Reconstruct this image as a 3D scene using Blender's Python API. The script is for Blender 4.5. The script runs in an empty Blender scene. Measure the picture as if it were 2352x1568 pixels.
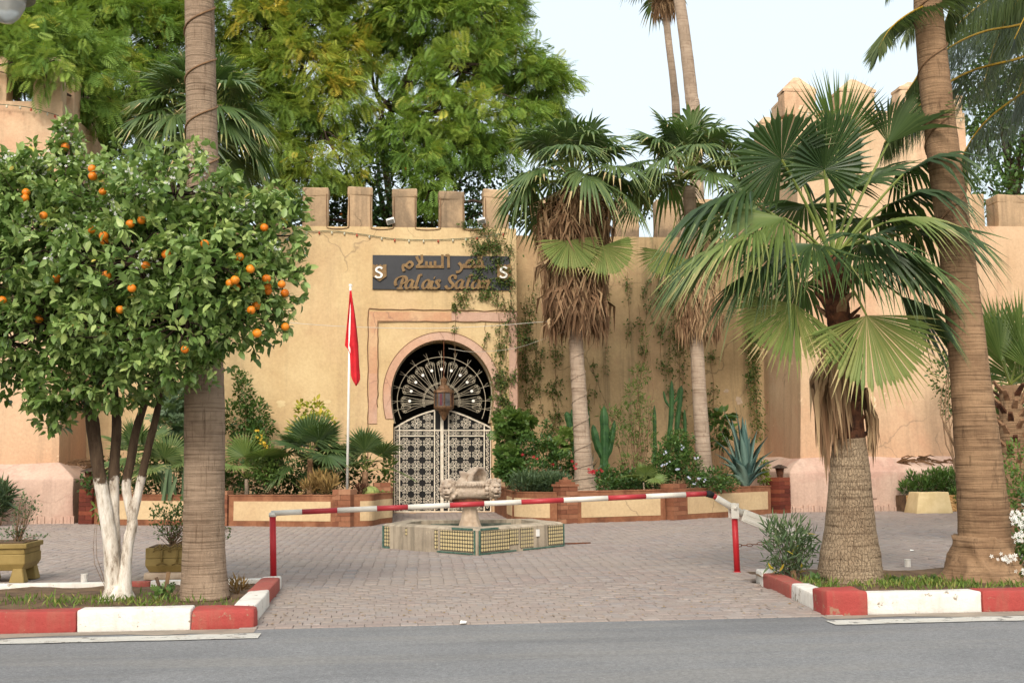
import bpy, bmesh, math, random
import numpy as np
from mathutils import Vector, Matrix

random.seed(7)
RNG = np.random.default_rng(11)
SC = bpy.context.scene
COL = SC.collection
rad = math.radians

# ---------------------------------------------------------------- camera
FPX, CX, CY, EYE = 2700.0, 1176.0, 784.0, 1.6
YAW, PIT, ROL = rad(6.0), rad(5.6), rad(0.44)
FWD = np.array([math.sin(YAW)*math.cos(PIT), math.cos(YAW)*math.cos(PIT), math.sin(PIT)])
_r0 = np.array([math.cos(YAW), -math.sin(YAW), 0.0])
_u0 = np.cross(_r0, FWD)
RGT = _r0*math.cos(ROL) - _u0*math.sin(ROL)
UPV = _u0*math.cos(ROL) + _r0*math.sin(ROL)
CAMP = np.array([0, 0, EYE])
cam = bpy.data.cameras.new('camera')
cam.lens = FPX/2352*36.0
cam.sensor_width = 36.0
cam.clip_end = 2000
camo = bpy.data.objects.new('camera', cam)
COL.objects.link(camo)
camo.matrix_world = Matrix(((RGT[0], UPV[0], -FWD[0], 0), (RGT[1], UPV[1], -FWD[1], 0), (RGT[2], UPV[2], -FWD[2], EYE), (0, 0, 0, 1)))
SC.camera = camo

# ---------------------------------------------------------------- world, sun, exposure
SUN_AZ, SUN_EL = -14.0, 38.0      # degrees left of straight behind the camera; elevation
w = bpy.data.worlds.new('World'); SC.world = w; w.use_nodes = True
wn = w.node_tree.nodes; wl = w.node_tree.links
sky = wn.new('ShaderNodeTexSky'); sky.sky_type = 'NISHITA'; sky.sun_disc = False
sky.sun_elevation = rad(SUN_EL); sky.sun_rotation = rad(180.0 + SUN_AZ*-1.0)
sky.air_density = 1.0; sky.dust_density = 8.0; sky.ozone_density = 1.0
bg = wn['Background']; bg.inputs[1].default_value = 0.15
hz = wn.new('ShaderNodeMix'); hz.data_type = 'RGBA'; hz.inputs[0].default_value = 0.72     # high thin haze whitening the whole sky evenly
wl.new(sky.outputs[0], hz.inputs[6]); hz.inputs[7].default_value = (3.95, 4.4, 4.55, 1.0)
wl.new(hz.outputs[2], bg.inputs[0])
sd = Vector((math.sin(rad(SUN_AZ))*math.cos(rad(SUN_EL)), -math.cos(rad(SUN_AZ))*math.cos(rad(SUN_EL)), math.sin(rad(SUN_EL))))
sun = bpy.data.lights.new('sun', 'SUN'); sun.energy = 1.25; sun.angle = rad(16.0); sun.color = (1.0, 0.95, 0.88)
suno = bpy.data.objects.new('sun', sun); COL.objects.link(suno)
suno.rotation_euler = sd.to_track_quat('Z', 'Y').to_euler(); suno.location = (-10, -20, 40)
SC.view_settings.view_transform = 'Standard'; SC.view_settings.look = 'None'
SC.view_settings.exposure = 0.92; SC.view_settings.gamma = 1.0
SC.view_settings.use_curve_mapping = False
SC.cycles.max_bounces = 6; SC.cycles.transparent_max_bounces = 6

# a pixel of the 2352-wide survey picture turned into a place in the world
def ray(x, y): return FWD + RGT*(x-CX)/FPX + UPV*(CY-y)/FPX
def P(x, y, Y):
    d = ray(x, y); return CAMP + d*(Y/d[1])
def G(x, y, z=0.0):
    d = ray(x, y); return CAMP + d*((z-EYE)/d[2])

# ---------------------------------------------------------------- materials
MATS = {}
def lin(c):
    return tuple(((v/255)/12.92 if v/255 <= 0.04045 else ((v/255+0.055)/1.055)**2.4) for v in c)
class NT:
    def __init__(s, name):
        s.m = bpy.data.materials.new(name); s.m.use_nodes = True
        s.t = s.m.node_tree; s.b = s.t.nodes['Principled BSDF']; s.out = s.t.nodes['Material Output']
    def n(s, kind, **kw):
        x = s.t.nodes.new('ShaderNode'+kind)
        for k, v in kw.items():
            setattr(x, k, v)
        return x
    def l(s, a, b): s.t.links.new(a, b)
    def coord(s, scale=(1, 1, 1), world=False):
        mp = s.n('Mapping'); mp.inputs['Scale'].default_value = scale
        if world: s.l(s.n('NewGeometry').outputs['Position'], mp.inputs[0])
        else: s.l(s.n('TexCoord').outputs['Object'], mp.inputs[0])
        return mp.outputs[0]
    def noise(s, vec, scale, detail=4, rough=0.6, dist=0):
        x = s.n('TexNoise'); x.inputs['Scale'].default_value = scale; x.inputs['Detail'].default_value = detail
        x.inputs['Roughness'].default_value = rough; x.inputs['Distortion'].default_value = dist
        s.l(vec, x.inputs['Vector']); return x.outputs[0]
    def ramp(s, fac, stops):
        r = s.n('ValToRGB'); e = r.color_ramp.elements
        while len(e) < len(stops): e.new(0.5)
        for i, (p, c) in enumerate(stops):
            e[i].position = p; e[i].color = (*c, 1) if len(c) == 3 else c
        s.l(fac, r.inputs[0]); return r.outputs[0]
    def mix(s, fac, a, b, mode='MIX'):
        x = s.n('Mix', data_type='RGBA', blend_type=mode)
        if hasattr(fac, 'links') or not isinstance(fac, (int, float)): s.l(fac, x.inputs[0])
        else: x.inputs[0].default_value = fac
        for v, i in ((a, 6), (b, 7)):
            if isinstance(v, tuple): x.inputs[i].default_value = (*v, 1)
            else: s.l(v, x.inputs[i])
        return x.outputs[2]
    def bump(s, h, strength, dist=0.02):
        x = s.n('Bump'); x.inputs['Strength'].default_value = strength; x.inputs['Distance'].default_value = dist
        s.l(h, x.inputs['Height']); s.l(x.outputs[0], s.b.inputs['Normal'])
    def math(s, op, a, b=None, c=None):
        x = s.n('Math', operation=op)
        for i, v in enumerate((a, b, c)):
            if v is None: continue
            if isinstance(v, (int, float)): x.inputs[i].default_value = v
            else: s.l(v, x.inputs[i])
        return x.outputs[0]
    def mask(s, fac, lo, hi):
        return s.ramp(fac, [(lo, (0, 0, 0)), (hi, (1, 1, 1))])
    def done(s, col, rough=0.8, spec=0.3):
        if isinstance(col, tuple): s.b.inputs['Base Color'].default_value = (*col, 1)
        else: s.l(col, s.b.inputs['Base Color'])
        s.b.inputs['Roughness'].default_value = rough
        s.b.inputs['Specular IOR Level'].default_value = spec
        return s.m

def simple(name, c1, c2, scale=6, rough=0.7, bump=0.15, bscale=40, spec=0.3, stretch=(1, 1, 1), lo=0.35, hi=0.65, metal=0):
    t = NT(name); v = t.coord(stretch)
    f = t.noise(v, scale, 5, 0.65)
    if bump: t.bump(t.noise(v, bscale, 4), bump, 0.01)
    t.b.inputs['Metallic'].default_value = metal
    return t.done(t.ramp(f, [(lo, c1), (hi, c2)]), rough, spec)

def foliage(name, stops, rough=0.45, transl=0.28, tcol=None, spec=0.35):
    """colour by the leaf's own tint, a little light through the blade"""
    t = NT(name)
    a = t.n('Attribute'); a.attribute_name = 'tint'
    c = t.ramp(a.outputs['Fac'], stops)
    t.done(c, rough, spec)
    tr = t.n('BsdfTranslucent'); mx = t.n('MixShader'); mx.inputs[0].default_value = transl
    g = t.mix(0.5, c, tcol or (0.25, 0.4, 0.03)); t.l(g, tr.inputs[0])
    t.l(t.b.outputs[0], mx.inputs[1]); t.l(tr.outputs[0], mx.inputs[2]); t.l(mx.outputs[0], t.out.inputs[0])
    return t.m

def plaster(name, base, light, pink, dark, pinkz=None, streak=0.5, seed=0.0, pinkamt=0.5, chip=0.685):
    t = NT(name)
    pos = t.coord((1, 1, 1), world=True)
    add = t.n('VectorMath', operation='ADD'); t.l(pos, add.inputs[0]); add.inputs[1].default_value = (seed*7.3, seed*3.1, seed)
    v = add.outputs[0]
    c = t.ramp(t.noise(v, 0.55, 5, 0.6), [(0.3, base), (0.62, light)])
    # repaired and worn patches
    m = t.mask(t.noise(v, 0.33, 6, 0.62, 0.4), 0.52, 0.6)
    c = t.mix(t.math('MULTIPLY', m, pinkamt), c, pink)
    if pinkz is not None:
        s = t.n('SeparateXYZ'); t.l(pos, s.inputs[0])
        wob = t.math('MULTIPLY_ADD', t.noise(v, 0.8, 5), 1.6, -0.8)
        zz = t.math('ADD', s.outputs[2], wob)
        f = t.math('SUBTRACT', 1.0, t.math('SMOOTH_MIN', t.math('MAXIMUM', t.math('DIVIDE', t.math('SUBTRACT', zz, pinkz[0]), pinkz[1]-pinkz[0]), 0.0), 1.0, 0.1))
        c = t.mix(t.math('MULTIPLY', f, 0.75), c, pink)
    # rain streaks running down
    mp = t.n('Mapping'); mp.inputs['Scale'].default_value = (3.2, 3.2, 0.16); t.l(v, mp.inputs[0])
    sm = t.mask(t.noise(mp.outputs[0], 1.0, 6, 0.7), 0.5, 0.74)
    c = t.mix(t.math('MULTIPLY', sm, streak), c, dark)
    # chips down to pale render
    ch = t.mask(t.noise(v, 1.3, 8, 0.7, 0.3), chip, chip+0.015)
    c = t.mix(t.math('MULTIPLY', ch, 0.7), c, tuple(min(1, x*1.35+0.05) for x in light))
    fine = t.noise(v, 14, 6, 0.7)
    c = t.mix(0.22, c, t.ramp(fine, [(0.3, (0.25, 0.25, 0.25)), (0.7, (0.75, 0.75, 0.75))]), 'OVERLAY')
    # hairline cracks, only here and there
    ad = t.n('VectorMath', operation='ADD'); nz = t.n('TexNoise'); nz.inputs['Scale'].default_value = 1.1; nz.inputs['Detail'].default_value = 7; t.l(v, nz.inputs['Vector']); t.l(v, ad.inputs[0]); t.l(nz.outputs[1], ad.inputs[1])
    vc = t.n('TexVoronoi', feature='DISTANCE_TO_EDGE'); vc.inputs['Scale'].default_value = 0.42; t.l(ad.outputs[0], vc.inputs['Vector'])
    ck = t.math('MULTIPLY', t.math('SUBTRACT', 1.0, t.mask(vc.outputs[0], 0.002, 0.009)), t.mask(t.noise(v, 0.21, 3), 0.5, 0.57))
    c = t.mix(t.math('MULTIPLY', ck, 0.6), c, dark)
    h = t.math('ADD', t.math('MULTIPLY', t.noise(v, 2.2, 7, 0.6), 1.0), t.math('MULTIPLY', fine, 0.25))
    t.bump(h, 0.35, 0.06)
    return t.done(c, 0.92, 0.15)

def trunkmat(name, base, light, dark, ring=30.0, crack=16.0, rough=0.9, plates=None):
    """palm stem: fine rings, upright cracks"""
    t = NT(name); v = t.coord()
    mpr = t.n('Mapping'); mpr.inputs['Scale'].default_value = (1.2, 1.2, ring); t.l(v, mpr.inputs[0])
    r1 = t.noise(mpr.outputs[0], 1.0, 4, 0.6)
    mpc = t.n('Mapping'); mpc.inputs['Scale'].default_value = (crack, crack, 2.4); t.l(v, mpc.inputs[0])
    r2 = t.noise(mpc.outputs[0], 1.0, 4, 0.7)
    big = t.noise(v, 1.6, 5, 0.65)
    c = t.ramp(big, [(0.3, base), (0.68, light)])
    c = t.mix(t.math('MULTIPLY', t.mask(r1, 0.52, 0.66), 0.55), c, dark)
    c = t.mix(t.math('MULTIPLY', t.mask(r2, 0.57, 0.68), 0.6), c, dark)
    st = t.mask(t.noise(v, 2.7, 6, 0.7, 0.5), 0.58, 0.72)
    c = t.mix(t.math('MULTIPLY', st, 0.35), c, dark)
    h = t.math('ADD', t.math('MULTIPLY', r1, -0.8), t.math('MULTIPLY', r2, -0.7))
    if plates:                                           # cracked into small plates
        mpv = t.n('Mapping'); mpv.inputs['Scale'].default_value = plates; t.l(v, mpv.inputs[0])
        vo = t.n('TexVoronoi', feature='DISTANCE_TO_EDGE'); vo.inputs['Scale'].default_value = 1.0; t.l(mpv.outputs[0], vo.inputs['Vector'])
        f = t.math('SUBTRACT', 1.0, t.mask(vo.outputs[0], 0.01, 0.1))
        c = t.mix(t.math('MULTIPLY', t.math('MULTIPLY', f, t.mask(t.noise(v, 5, 3), 0.35, 0.6)), 0.42), c, dark); h = t.math('ADD', h, t.math('MULTIPLY', f, -0.4))
    t.bump(h, 0.8, 0.04)
    return t.done(c, rough, 0.1)

def tinted(name, stops, rough=0.85, scale=25, bump=0.2, dirt=None, dirtamt=0.5, spec=0.2):
    """piece colour by its own tint value, grain on top, dust between"""
    t = NT(name); v = t.coord((1, 1, 1), world=True)
    a = t.n('Attribute'); a.attribute_name = 'tint'
    c = t.ramp(a.outputs['Fac'], stops)
    fine = t.noise(v, scale, 5, 0.7)
    c = t.mix(0.35, c, t.ramp(fine, [(0.3, (0.3, 0.3, 0.3)), (0.7, (0.7, 0.7, 0.7))]), 'OVERLAY')
    if dirt:
        d = t.mask(t.noise(v, 0.5, 6, 0.65, 0.3), 0.42, 0.66)
        c = t.mix(t.math('MULTIPLY', d, dirtamt), c, dirt)
    t.bump(fine, bump, 0.01)
    return t.done(c, rough, spec)

M = MATS
M['wall'] = plaster('wall_plaster', lin((189, 160, 118)), lin((205, 180, 137)), lin((194, 158, 125)), lin((137, 117, 92)), pinkz=(0.6, 3.0), streak=0.3, pinkamt=0.2)
M['wallback'] = plaster('wall_plaster_streaked_shaded', lin((163, 138, 102)), lin((189, 162, 122)), lin((168, 132, 102)), lin((97, 88, 68)), pinkz=(0.4, 2.5), streak=0.75, seed=2.0, pinkamt=0.35)  # streaks, plus a darker tone painted for the shade of the set-back
M['tower'] = plaster('tower_plaster', lin((190, 160, 127)), lin((204, 175, 143)), lin((189, 145, 115)), lin((135, 114, 93)), pinkz=(1.0, 3.6), streak=0.42, seed=5.0, pinkamt=0.55, chip=0.655)
M['plinth'] = plaster('plinth_plaster', lin((182, 151, 133)), lin((195, 168, 150)), lin((170, 130, 115)), lin((106, 86, 76)), streak=0.3, seed=9.0, pinkamt=0.6)
M['cap'] = plaster('weathered_plaster', lin((152, 130, 103)), lin((189, 160, 127)), lin((122, 105, 86)), lin((82, 73, 62)), streak=0.6, seed=4.0, pinkamt=0.8)
M['pinkband'] = plaster('pink_plaster', lin((183, 147, 127)), lin((196, 163, 142)), lin((195, 141, 100)), lin((140, 107, 92)), streak=0.2, seed=1.0, pinkamt=0.35)
M['orangeband'] = plaster('orange_plaster', lin((184, 136, 104)), lin((192, 150, 117)), lin((206, 175, 137)), lin((137, 108, 94)), streak=0.15, seed=3.0, pinkamt=0.6)
M['spandrel'] = plaster('spandrel_plaster', lin((195, 164, 129)), lin((203, 173, 138)), lin((195, 157, 132)), lin((143, 118, 91)), pinkz=(0.6, 4.2), streak=0.2, seed=6.0, pinkamt=0.4)
M['passage'] = simple('unlit_passage_black', (0.02, 0.018, 0.014), (0.03, 0.026, 0.02), 2)  # near-black walls: the darkness of the unlit passage is in the colour
M['groove'] = simple('groove_line', lin((104, 78, 56)), lin((130, 98, 70)), 4)
M['asphalt'] = None
t = NT('asphalt'); v = t.coord((1, 1, 1), world=True)
c = t.ramp(t.noise(v, 0.45, 6, 0.6), [(0.3, (0.165, 0.164, 0.166)), (0.7, (0.225, 0.222, 0.221))])
sp = t.noise(v, 120, 3, 0.7)
c = t.mix(0.55, c, t.ramp(sp, [(0.3, (0.2, 0.2, 0.2)), (0.72, (0.85, 0.85, 0.85))]), 'OVERLAY')
mp = t.n('Mapping'); mp.inputs['Scale'].default_value = (0.25, 1.6, 1); t.l(v, mp.inputs[0])
c = t.mix(t.math('MULTIPLY', t.mask(t.noise(mp.outputs[0], 1, 5, 0.6), 0.48, 0.62), 0.5), c, (0.235, 0.222, 0.205))
mp2 = t.n('Mapping'); mp2.inputs['Scale'].default_value = (0.12, 0.9, 1); mp2.inputs['Location'].default_value = (3, 7, 0); t.l(v, mp2.inputs[0])
c = t.mix(t.math('MULTIPLY', t.mask(t.noise(mp2.outputs[0], 1, 6, 0.65), 0.5, 0.64), 0.45), c, (0.115, 0.113, 0.115))
c = t.mix(t.math('MULTIPLY', t.mask(t.noise(v, 3.0, 7, 0.75, 0.2), 0.66, 0.7), 0.35), c, (0.07, 0.068, 0.066))
c = t.mix(0.5, c, t.ramp(t.noise(v, 28, 4, 0.75), [(0.3, (0.28, 0.28, 0.28)), (0.7, (0.72, 0.72, 0.72))]), 'OVERLAY')
c = t.mix(t.math('MULTIPLY', t.mask(t.noise(v, 22, 3, 0.6), 0.66, 0.7), 0.5), c, (0.34, 0.33, 0.32))
t.bump(sp, 0.5, 0.008)
M['asphalt'] = t.done(c, 0.9, 0.2)
M['dust'] = simple('sandy_dust', lin((132, 122, 110)), lin((158, 144, 128)), 3, 0.95, 0.3, 60)
M['ground'] = simple('dry_ground', lin((140, 116, 90)), lin((168, 142, 112)), 0.4, 0.95, 0.2)
M['joint'] = simple('paver_joint', lin((126, 112, 102)), lin((146, 132, 122)), 2, 0.95, 0.2)
M['paver'] = tinted('paver', [(0.0, lin((141, 127, 120))), (0.35, lin((147, 135, 127))), (0.6, lin((149, 133, 125))), (0.85, lin((153, 142, 135))), (1.0, lin((136, 128, 125)))], 0.9, 30, 0.25, lin((156, 143, 131)), 0.6)
M['soil'] = simple('soil', lin((78, 60, 44)), lin((116, 92, 68)), 5, 0.95, 0.6, 22)
def painted(name, c, chip, amt=0.62):
    t = NT(name); v = t.coord((1, 1, 1), world=True)
    col = t.ramp(t.noise(v, 3, 5), [(0.3, tuple(x*0.86 for x in c)), (0.65, c)])
    ch = t.mask(t.noise(v, 5.5, 8, 0.72, 0.2), amt, amt+0.02)
    col = t.mix(ch, col, chip)
    mp = t.n('Mapping'); mp.inputs['Scale'].default_value = (6, 6, 1.2); t.l(v, mp.inputs[0])
    col = t.mix(t.math('MULTIPLY', t.mask(t.noise(mp.outputs[0], 1, 5), 0.5, 0.75), 0.4), col, lin((140, 116, 92)))
    t.bump(t.noise(v, 9, 7, 0.7), 0.6, 0.03)
    return t.done(col, 0.75, 0.25)
M['kred'] = painted('red_kerb_paint', lin((164, 70, 64)), lin((150, 112, 92)), 0.6)
M['kred2'] = painted('faded_red_kerb_paint', lin((160, 84, 74)), lin((150, 112, 92)), 0.62)
M['kwhite'] = painted('white_kerb_paint', lin((226, 220, 210)), lin((150, 138, 122)), 0.61)
M['line'] = painted('road_line_paint', lin((200, 196, 186)), lin((128, 124, 118)), 0.56)
def paintmetal(name, c, d=0.8, rough=0.45):
    return simple(name, tuple(x*d for x in c), c, 4, rough, 0.08, 60, 0.4)
M['bred'] = paintmetal('red_barrier_paint', lin((186, 32, 40)))
M['bred2'] = paintmetal('red_boom_paint', lin((176, 52, 58)))
M['bwhite'] = paintmetal('white_barrier_paint', lin((222, 216, 204)), 0.85)
M['black'] = simple('black_tape', (0.01, 0.01, 0.01), (0.02, 0.02, 0.02))
M['rust'] = simple('rust_iron', lin((74, 46, 32)), lin((120, 70, 44)), 12, 0.85)
M['clay'] = NT('clay_render')
t = M['clay']; v = t.coord((1, 1, 1), world=True)
c = t.ramp(t.noise(v, 2.2, 6, 0.7), [(0.28, lin((96, 60, 42))), (0.5, lin((132, 86, 60))), (0.72, lin((156, 110, 80)))])
mp = t.n('Mapping'); mp.inputs['Scale'].default_value = (6, 6, 1); t.l(v, mp.inputs[0])
c = t.mix(t.math('MULTIPLY', t.mask(t.noise(mp.outputs[0], 1, 5), 0.52, 0.72), 0.45), c, lin((98, 50, 32)))
t.bump(t.noise(v, 18, 6), 0.4, 0.02)
M['clay'] = t.done(c, 0.8, 0.25)
M['brick'] = tinted('clay_brick', [(0, lin((110, 67, 49))), (0.4, lin((125, 79, 57))), (0.75, lin((141, 95, 70))), (1, lin((157, 115, 88)))], 0.8, 14, 0.4)
M['brickdark'] = tinted('dark_clay_brick', [(0, lin((78, 36, 28))), (0.5, lin((105, 50, 37))), (1, lin((124, 66, 46)))], 0.75, 14, 0.4)
M['panel'] = plaster('cream_panel', lin((187, 159, 122)), lin((198, 173, 135)), lin((179, 149, 114)), lin((134, 112, 87)), streak=0.15, seed=8.0, pinkamt=0.2)
M['gatewhite'] = simple('white_gate_paint', lin((196, 184, 162)), lin((226, 216, 198)), 9, 0.5, 0.1, 50)
M['ironwhite'] = simple('weathered_white_iron', lin((150, 140, 120)), lin((190, 178, 154)), 9, 0.6, 0.1, 50)
M['sheet'] = simple('passage_shade_black', (0.006, 0.006, 0.006), (0.012, 0.011, 0.01), 3, 0.7)  # black standing in for the dark behind the gate leaves
M['lanternmetal'] = simple('lantern_brass', lin((84, 62, 44)), lin((132, 98, 68)), 14, 0.55, 0.2, 60, 0.5, metal=0.3)
M['glassdark'] = simple('dark_glass', lin((58, 54, 54)), lin((92, 86, 84)), 6, 0.2, 0, spec=0.6)
M['glassred'] = simple('red_glass', lin((78, 24, 34)), lin((96, 34, 44)), 6, 0.2, 0, spec=0.6)
M['signboard'] = simple('slate_signboard', lin((44, 45, 49)), lin((57, 58, 61)), 1.2, 0.55, 0.05, spec=0.35)
M['gold'] = simple('tarnished_gold', lin((101, 76, 44)), lin((135, 106, 64)), 7, 0.55, 0.15, 40, 0.5, metal=0.25)
M['white'] = simple('white_paint', lin((222, 218, 210)), lin((236, 232, 224)), 3, 0.5, 0)
M['flag'] = simple('red_flag_cloth', lin((178, 24, 34)), lin((206, 38, 46)), 3, 0.75, 0.1, 80)
M['stone'] = None
t = NT('carved_stone'); v = t.coord()
c = t.ramp(t.noise(v, 4, 6, 0.7), [(0.3, lin((150, 130, 112))), (0.62, lin((202, 184, 164)))])
c = t.mix(t.math('MULTIPLY', t.mask(t.noise(v, 9, 6, 0.7), 0.5, 0.66), 0.4), c, lin((104, 88, 72)))
vo = t.n('TexVoronoi', feature='SMOOTH_F1'); vo.inputs['Scale'].default_value = 16; t.l(v, vo.inputs['Vector'])
t.bump(t.math('ADD', vo.outputs[0], t.noise(v, 30, 5)), 0.45, 0.03)
M['stone'] = t.done(c, 0.9, 0.2)
M['paleStone'] = simple('pale_cast_stone', lin((176, 152, 128)), lin((202, 180, 156)), 6, 0.85, 0.3, 40)
M['basin'] = None
t = NT('weathered_basin'); v = t.coord()
c = t.ramp(t.noise(v, 1.6, 6, 0.65), [(0.3, lin((146, 132, 114))), (0.62, lin((182, 166, 144)))])
mp = t.n('Mapping'); mp.inputs['Scale'].default_value = (9, 9, 0.6); t.l(v, mp.inputs[0])
c = t.mix(t.math('MULTIPLY', t.mask(t.noise(mp.outputs[0], 1, 6, 0.7), 0.46, 0.62), 0.65), c, lin((118, 108, 92)))
c = t.mix(t.math('MULTIPLY', t.mask(t.noise(v, 5, 6), 0.6, 0.68), 0.5), c, lin((206, 188, 160)))
t.bump(t.noise(v, 24, 6), 0.4, 0.02)
M['basin'] = t.done(c, 0.85, 0.2)
# zellige: small interlaced star tiles, far too small to be pieces
t = NT('star_tiles'); v = t.coord()
gx = t.n('UVMap')
sx_ = t.n('SeparateXYZ'); t.l(gx.outputs[0], sx_.inputs[0])
fx_ = t.math('ABSOLUTE', t.math('SUBTRACT', t.math('FRACT', sx_.outputs[0]), 0.5)); fy_ = t.math('ABSOLUTE', t.math('SUBTRACT', t.math('FRACT', sx_.outputs[1]), 0.5))
dia = t.math('LESS_THAN', t.math('ADD', fx_, fy_), 0.46); sqr = t.math('LESS_THAN', t.math('MAXIMUM', fx_, fy_), 0.34)
c = t.mix(t.math('MAXIMUM', dia, sqr), lin((70, 64, 50)), lin((200, 180, 132)))
c = t.mix(t.mask(t.noise(v, 1.7, 6, 0.7), 0.5, 0.66), c, t.mix(0.55, c, lin((150, 136, 112))))
M['tiles'] = t.done(c, 0.3, 0.5)
M['greentile'] = simple('green_glazed_tile', lin((40, 74, 62)), lin((86, 118, 102)), 20, 0.3, 0.1, 60, 0.5)
M['basinfloor'] = simple('mossy_basin_floor', lin((74, 88, 76)), lin((132, 132, 116)), 5, 0.6, 0.2)
M['ochre'] = simple('ochre_paint', lin((127, 106, 57)), lin((151, 128, 75)), 3, 0.6, 0.15, 30)
M['ochredark'] = simple('ochre_relief', lin((112, 92, 48)), lin((133, 110, 61)), 3, 0.7, 0.1)
M['cream'] = simple('cream_block_render', lin((196, 172, 126)), lin((212, 190, 146)), 3, 0.85, 0.3, 40)
M['tanblock'] = simple('tan_patterned_block', lin((168, 128, 80)), lin((194, 156, 106)), 5, 0.85, 0.3, 30)
M['galv'] = simple('galvanised_metal', lin((120, 122, 120)), lin((156, 156, 150)), 8, 0.5, 0.05, metal=0.4)
M['lampshell'] = simple('lamp_shell', lin((92, 90, 84)), lin((120, 116, 108)), 6, 0.5, 0.05)
t = NT('lamp_glass'); t.b.inputs['Transmission Weight'].default_value = 0.55; t.b.inputs['IOR'].default_value = 1.2
M['lampglass'] = t.done(lin((206, 206, 200)), 0.25, 0.5)
M['wire'] = simple('pale_wire', lin((176, 170, 156)), lin((200, 194, 180)), 4, 0.6, 0)
M['cord'] = simple('green_light_cord', lin((66, 84, 66)), lin((96, 108, 84)), 6, 0.6, 0)
M['cordbrown'] = simple('brown_cord', lin((104, 78, 54)), lin((136, 104, 74)), 6, 0.7, 0)
M['bulb'] = simple('frosted_bulb', lin((168, 168, 150)), lin((206, 196, 170)), 6, 0.3, 0)
M['bulbred'] = simple('red_bulb', lin((150, 60, 44)), lin((180, 84, 60)), 6, 0.3, 0)
# plants
M['trunkL'] = trunkmat('palm_stem_pale', lin((128, 108, 90)), lin((166, 144, 122)), lin((76, 58, 44)), 42, 30)
M['trunkR'] = trunkmat('palm_stem_cracked', lin((132, 112, 90)), lin((166, 146, 120)), lin((78, 60, 46)), 26, 26, plates=(34, 34, 13))
M['trunkM'] = trunkmat('palm_stem_grey', lin((146, 128, 110)), lin((178, 158, 138)), lin((106, 84, 66)), 24, 12)
M['trunkD'] = trunkmat('palm_stem_brown', lin((116, 90, 68)), lin((160, 130, 100)), lin((64, 48, 36)), 36, 12)
M['boots'] = simple('old_leaf_bases', lin((48, 28, 20)), lin((100, 62, 40)), 12, 0.9, 0.5, 40)
M['bootspale'] = simple('dry_leaf_bases', lin((110, 76, 52)), lin((164, 130, 100)), 9, 0.9, 0.4, 40)
M['bark'] = simple('grey_bark', lin((70, 54, 42)), lin((116, 94, 74)), 9, 0.95, 0.6, 18, stretch=(1, 1, 0.35))
M['barkdark'] = simple('dark_bark', lin((44, 34, 28)), lin((80, 64, 52)), 7, 0.95, 0.5, 18, stretch=(1, 1, 0.35))
t = NT('limewashed_bark'); v = t.coord()
s = t.n('SeparateXYZ'); t.l(v, s.inputs[0])
edge = t.math('ADD', s.outputs[2], t.math('MULTIPLY_ADD', t.noise(v, 9, 5, 0.7), 0.34, -0.17))
f = t.mask(t.math('MULTIPLY', edge, 0.5), 0.655, 0.675)
mp = t.n('Mapping'); mp.inputs['Scale'].default_value = (11, 11, 3); t.l(v, mp.inputs[0])
nz = t.noise(mp.outputs[0], 1.0, 7, 0.75)
wh = t.ramp(nz, [(0.36, lin((120, 104, 88))), (0.47, lin((196, 184, 168))), (0.6, lin((222, 214, 202))), (0.8, lin((230, 224, 214)))])
br = t.ramp(nz, [(0.3, lin((58, 44, 34))), (0.7, lin((104, 86, 68)))])
t.bump(nz, 0.6, 0.03)
M['limewash'] = t.done(t.mix(f, wh, br), 0.9, 0.15)
g = lambda *c: lin(c)
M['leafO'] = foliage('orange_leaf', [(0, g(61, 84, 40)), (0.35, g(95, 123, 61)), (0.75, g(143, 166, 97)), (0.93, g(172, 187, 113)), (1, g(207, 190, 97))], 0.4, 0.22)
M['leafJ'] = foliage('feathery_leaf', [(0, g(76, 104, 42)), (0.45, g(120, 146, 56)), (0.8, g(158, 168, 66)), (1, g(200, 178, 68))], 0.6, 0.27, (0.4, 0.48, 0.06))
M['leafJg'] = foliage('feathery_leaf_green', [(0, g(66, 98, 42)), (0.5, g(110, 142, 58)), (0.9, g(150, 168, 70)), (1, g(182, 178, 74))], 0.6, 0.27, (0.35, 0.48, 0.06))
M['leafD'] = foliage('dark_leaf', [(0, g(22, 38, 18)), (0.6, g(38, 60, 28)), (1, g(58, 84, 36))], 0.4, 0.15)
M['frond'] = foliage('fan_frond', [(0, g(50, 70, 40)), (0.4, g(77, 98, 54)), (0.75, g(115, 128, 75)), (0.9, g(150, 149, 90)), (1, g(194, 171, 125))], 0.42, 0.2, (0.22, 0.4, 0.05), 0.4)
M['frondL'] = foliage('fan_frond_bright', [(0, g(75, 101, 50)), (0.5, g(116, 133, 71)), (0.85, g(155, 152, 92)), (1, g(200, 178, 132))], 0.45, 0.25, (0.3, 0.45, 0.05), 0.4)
M['petiole'] = simple('petiole', lin((96, 112, 52)), lin((126, 134, 66)), 3, 0.5, 0.1)
M['rachis'] = simple('yellow_rachis', lin((168, 132, 44)), lin((190, 154, 60)), 3, 0.5, 0.1)
M['pinna'] = foliage('feather_frond', [(0, g(66, 82, 52)), (0.6, g(104, 118, 76)), (1, g(150, 156, 110))], 0.45, 0.25)
M['dead'] = foliage('dead_frond', [(0, g(84, 63, 46)), (0.4, g(138, 108, 82)), (0.8, g(180, 151, 116)), (1, g(201, 174, 137))], 0.85, 0.15, (0.4, 0.28, 0.12), 0.1)
M['shrub'] = foliage('shrub_leaf', [(0, g(39, 61, 30)), (0.5, g(64, 93, 44)), (1, g(103, 130, 64))], 0.45, 0.22)
M['shrubL'] = foliage('bright_shrub_leaf', [(0, g(68, 96, 43)), (0.6, g(102, 127, 62)), (1, g(134, 146, 77))], 0.5, 0.28)
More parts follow.
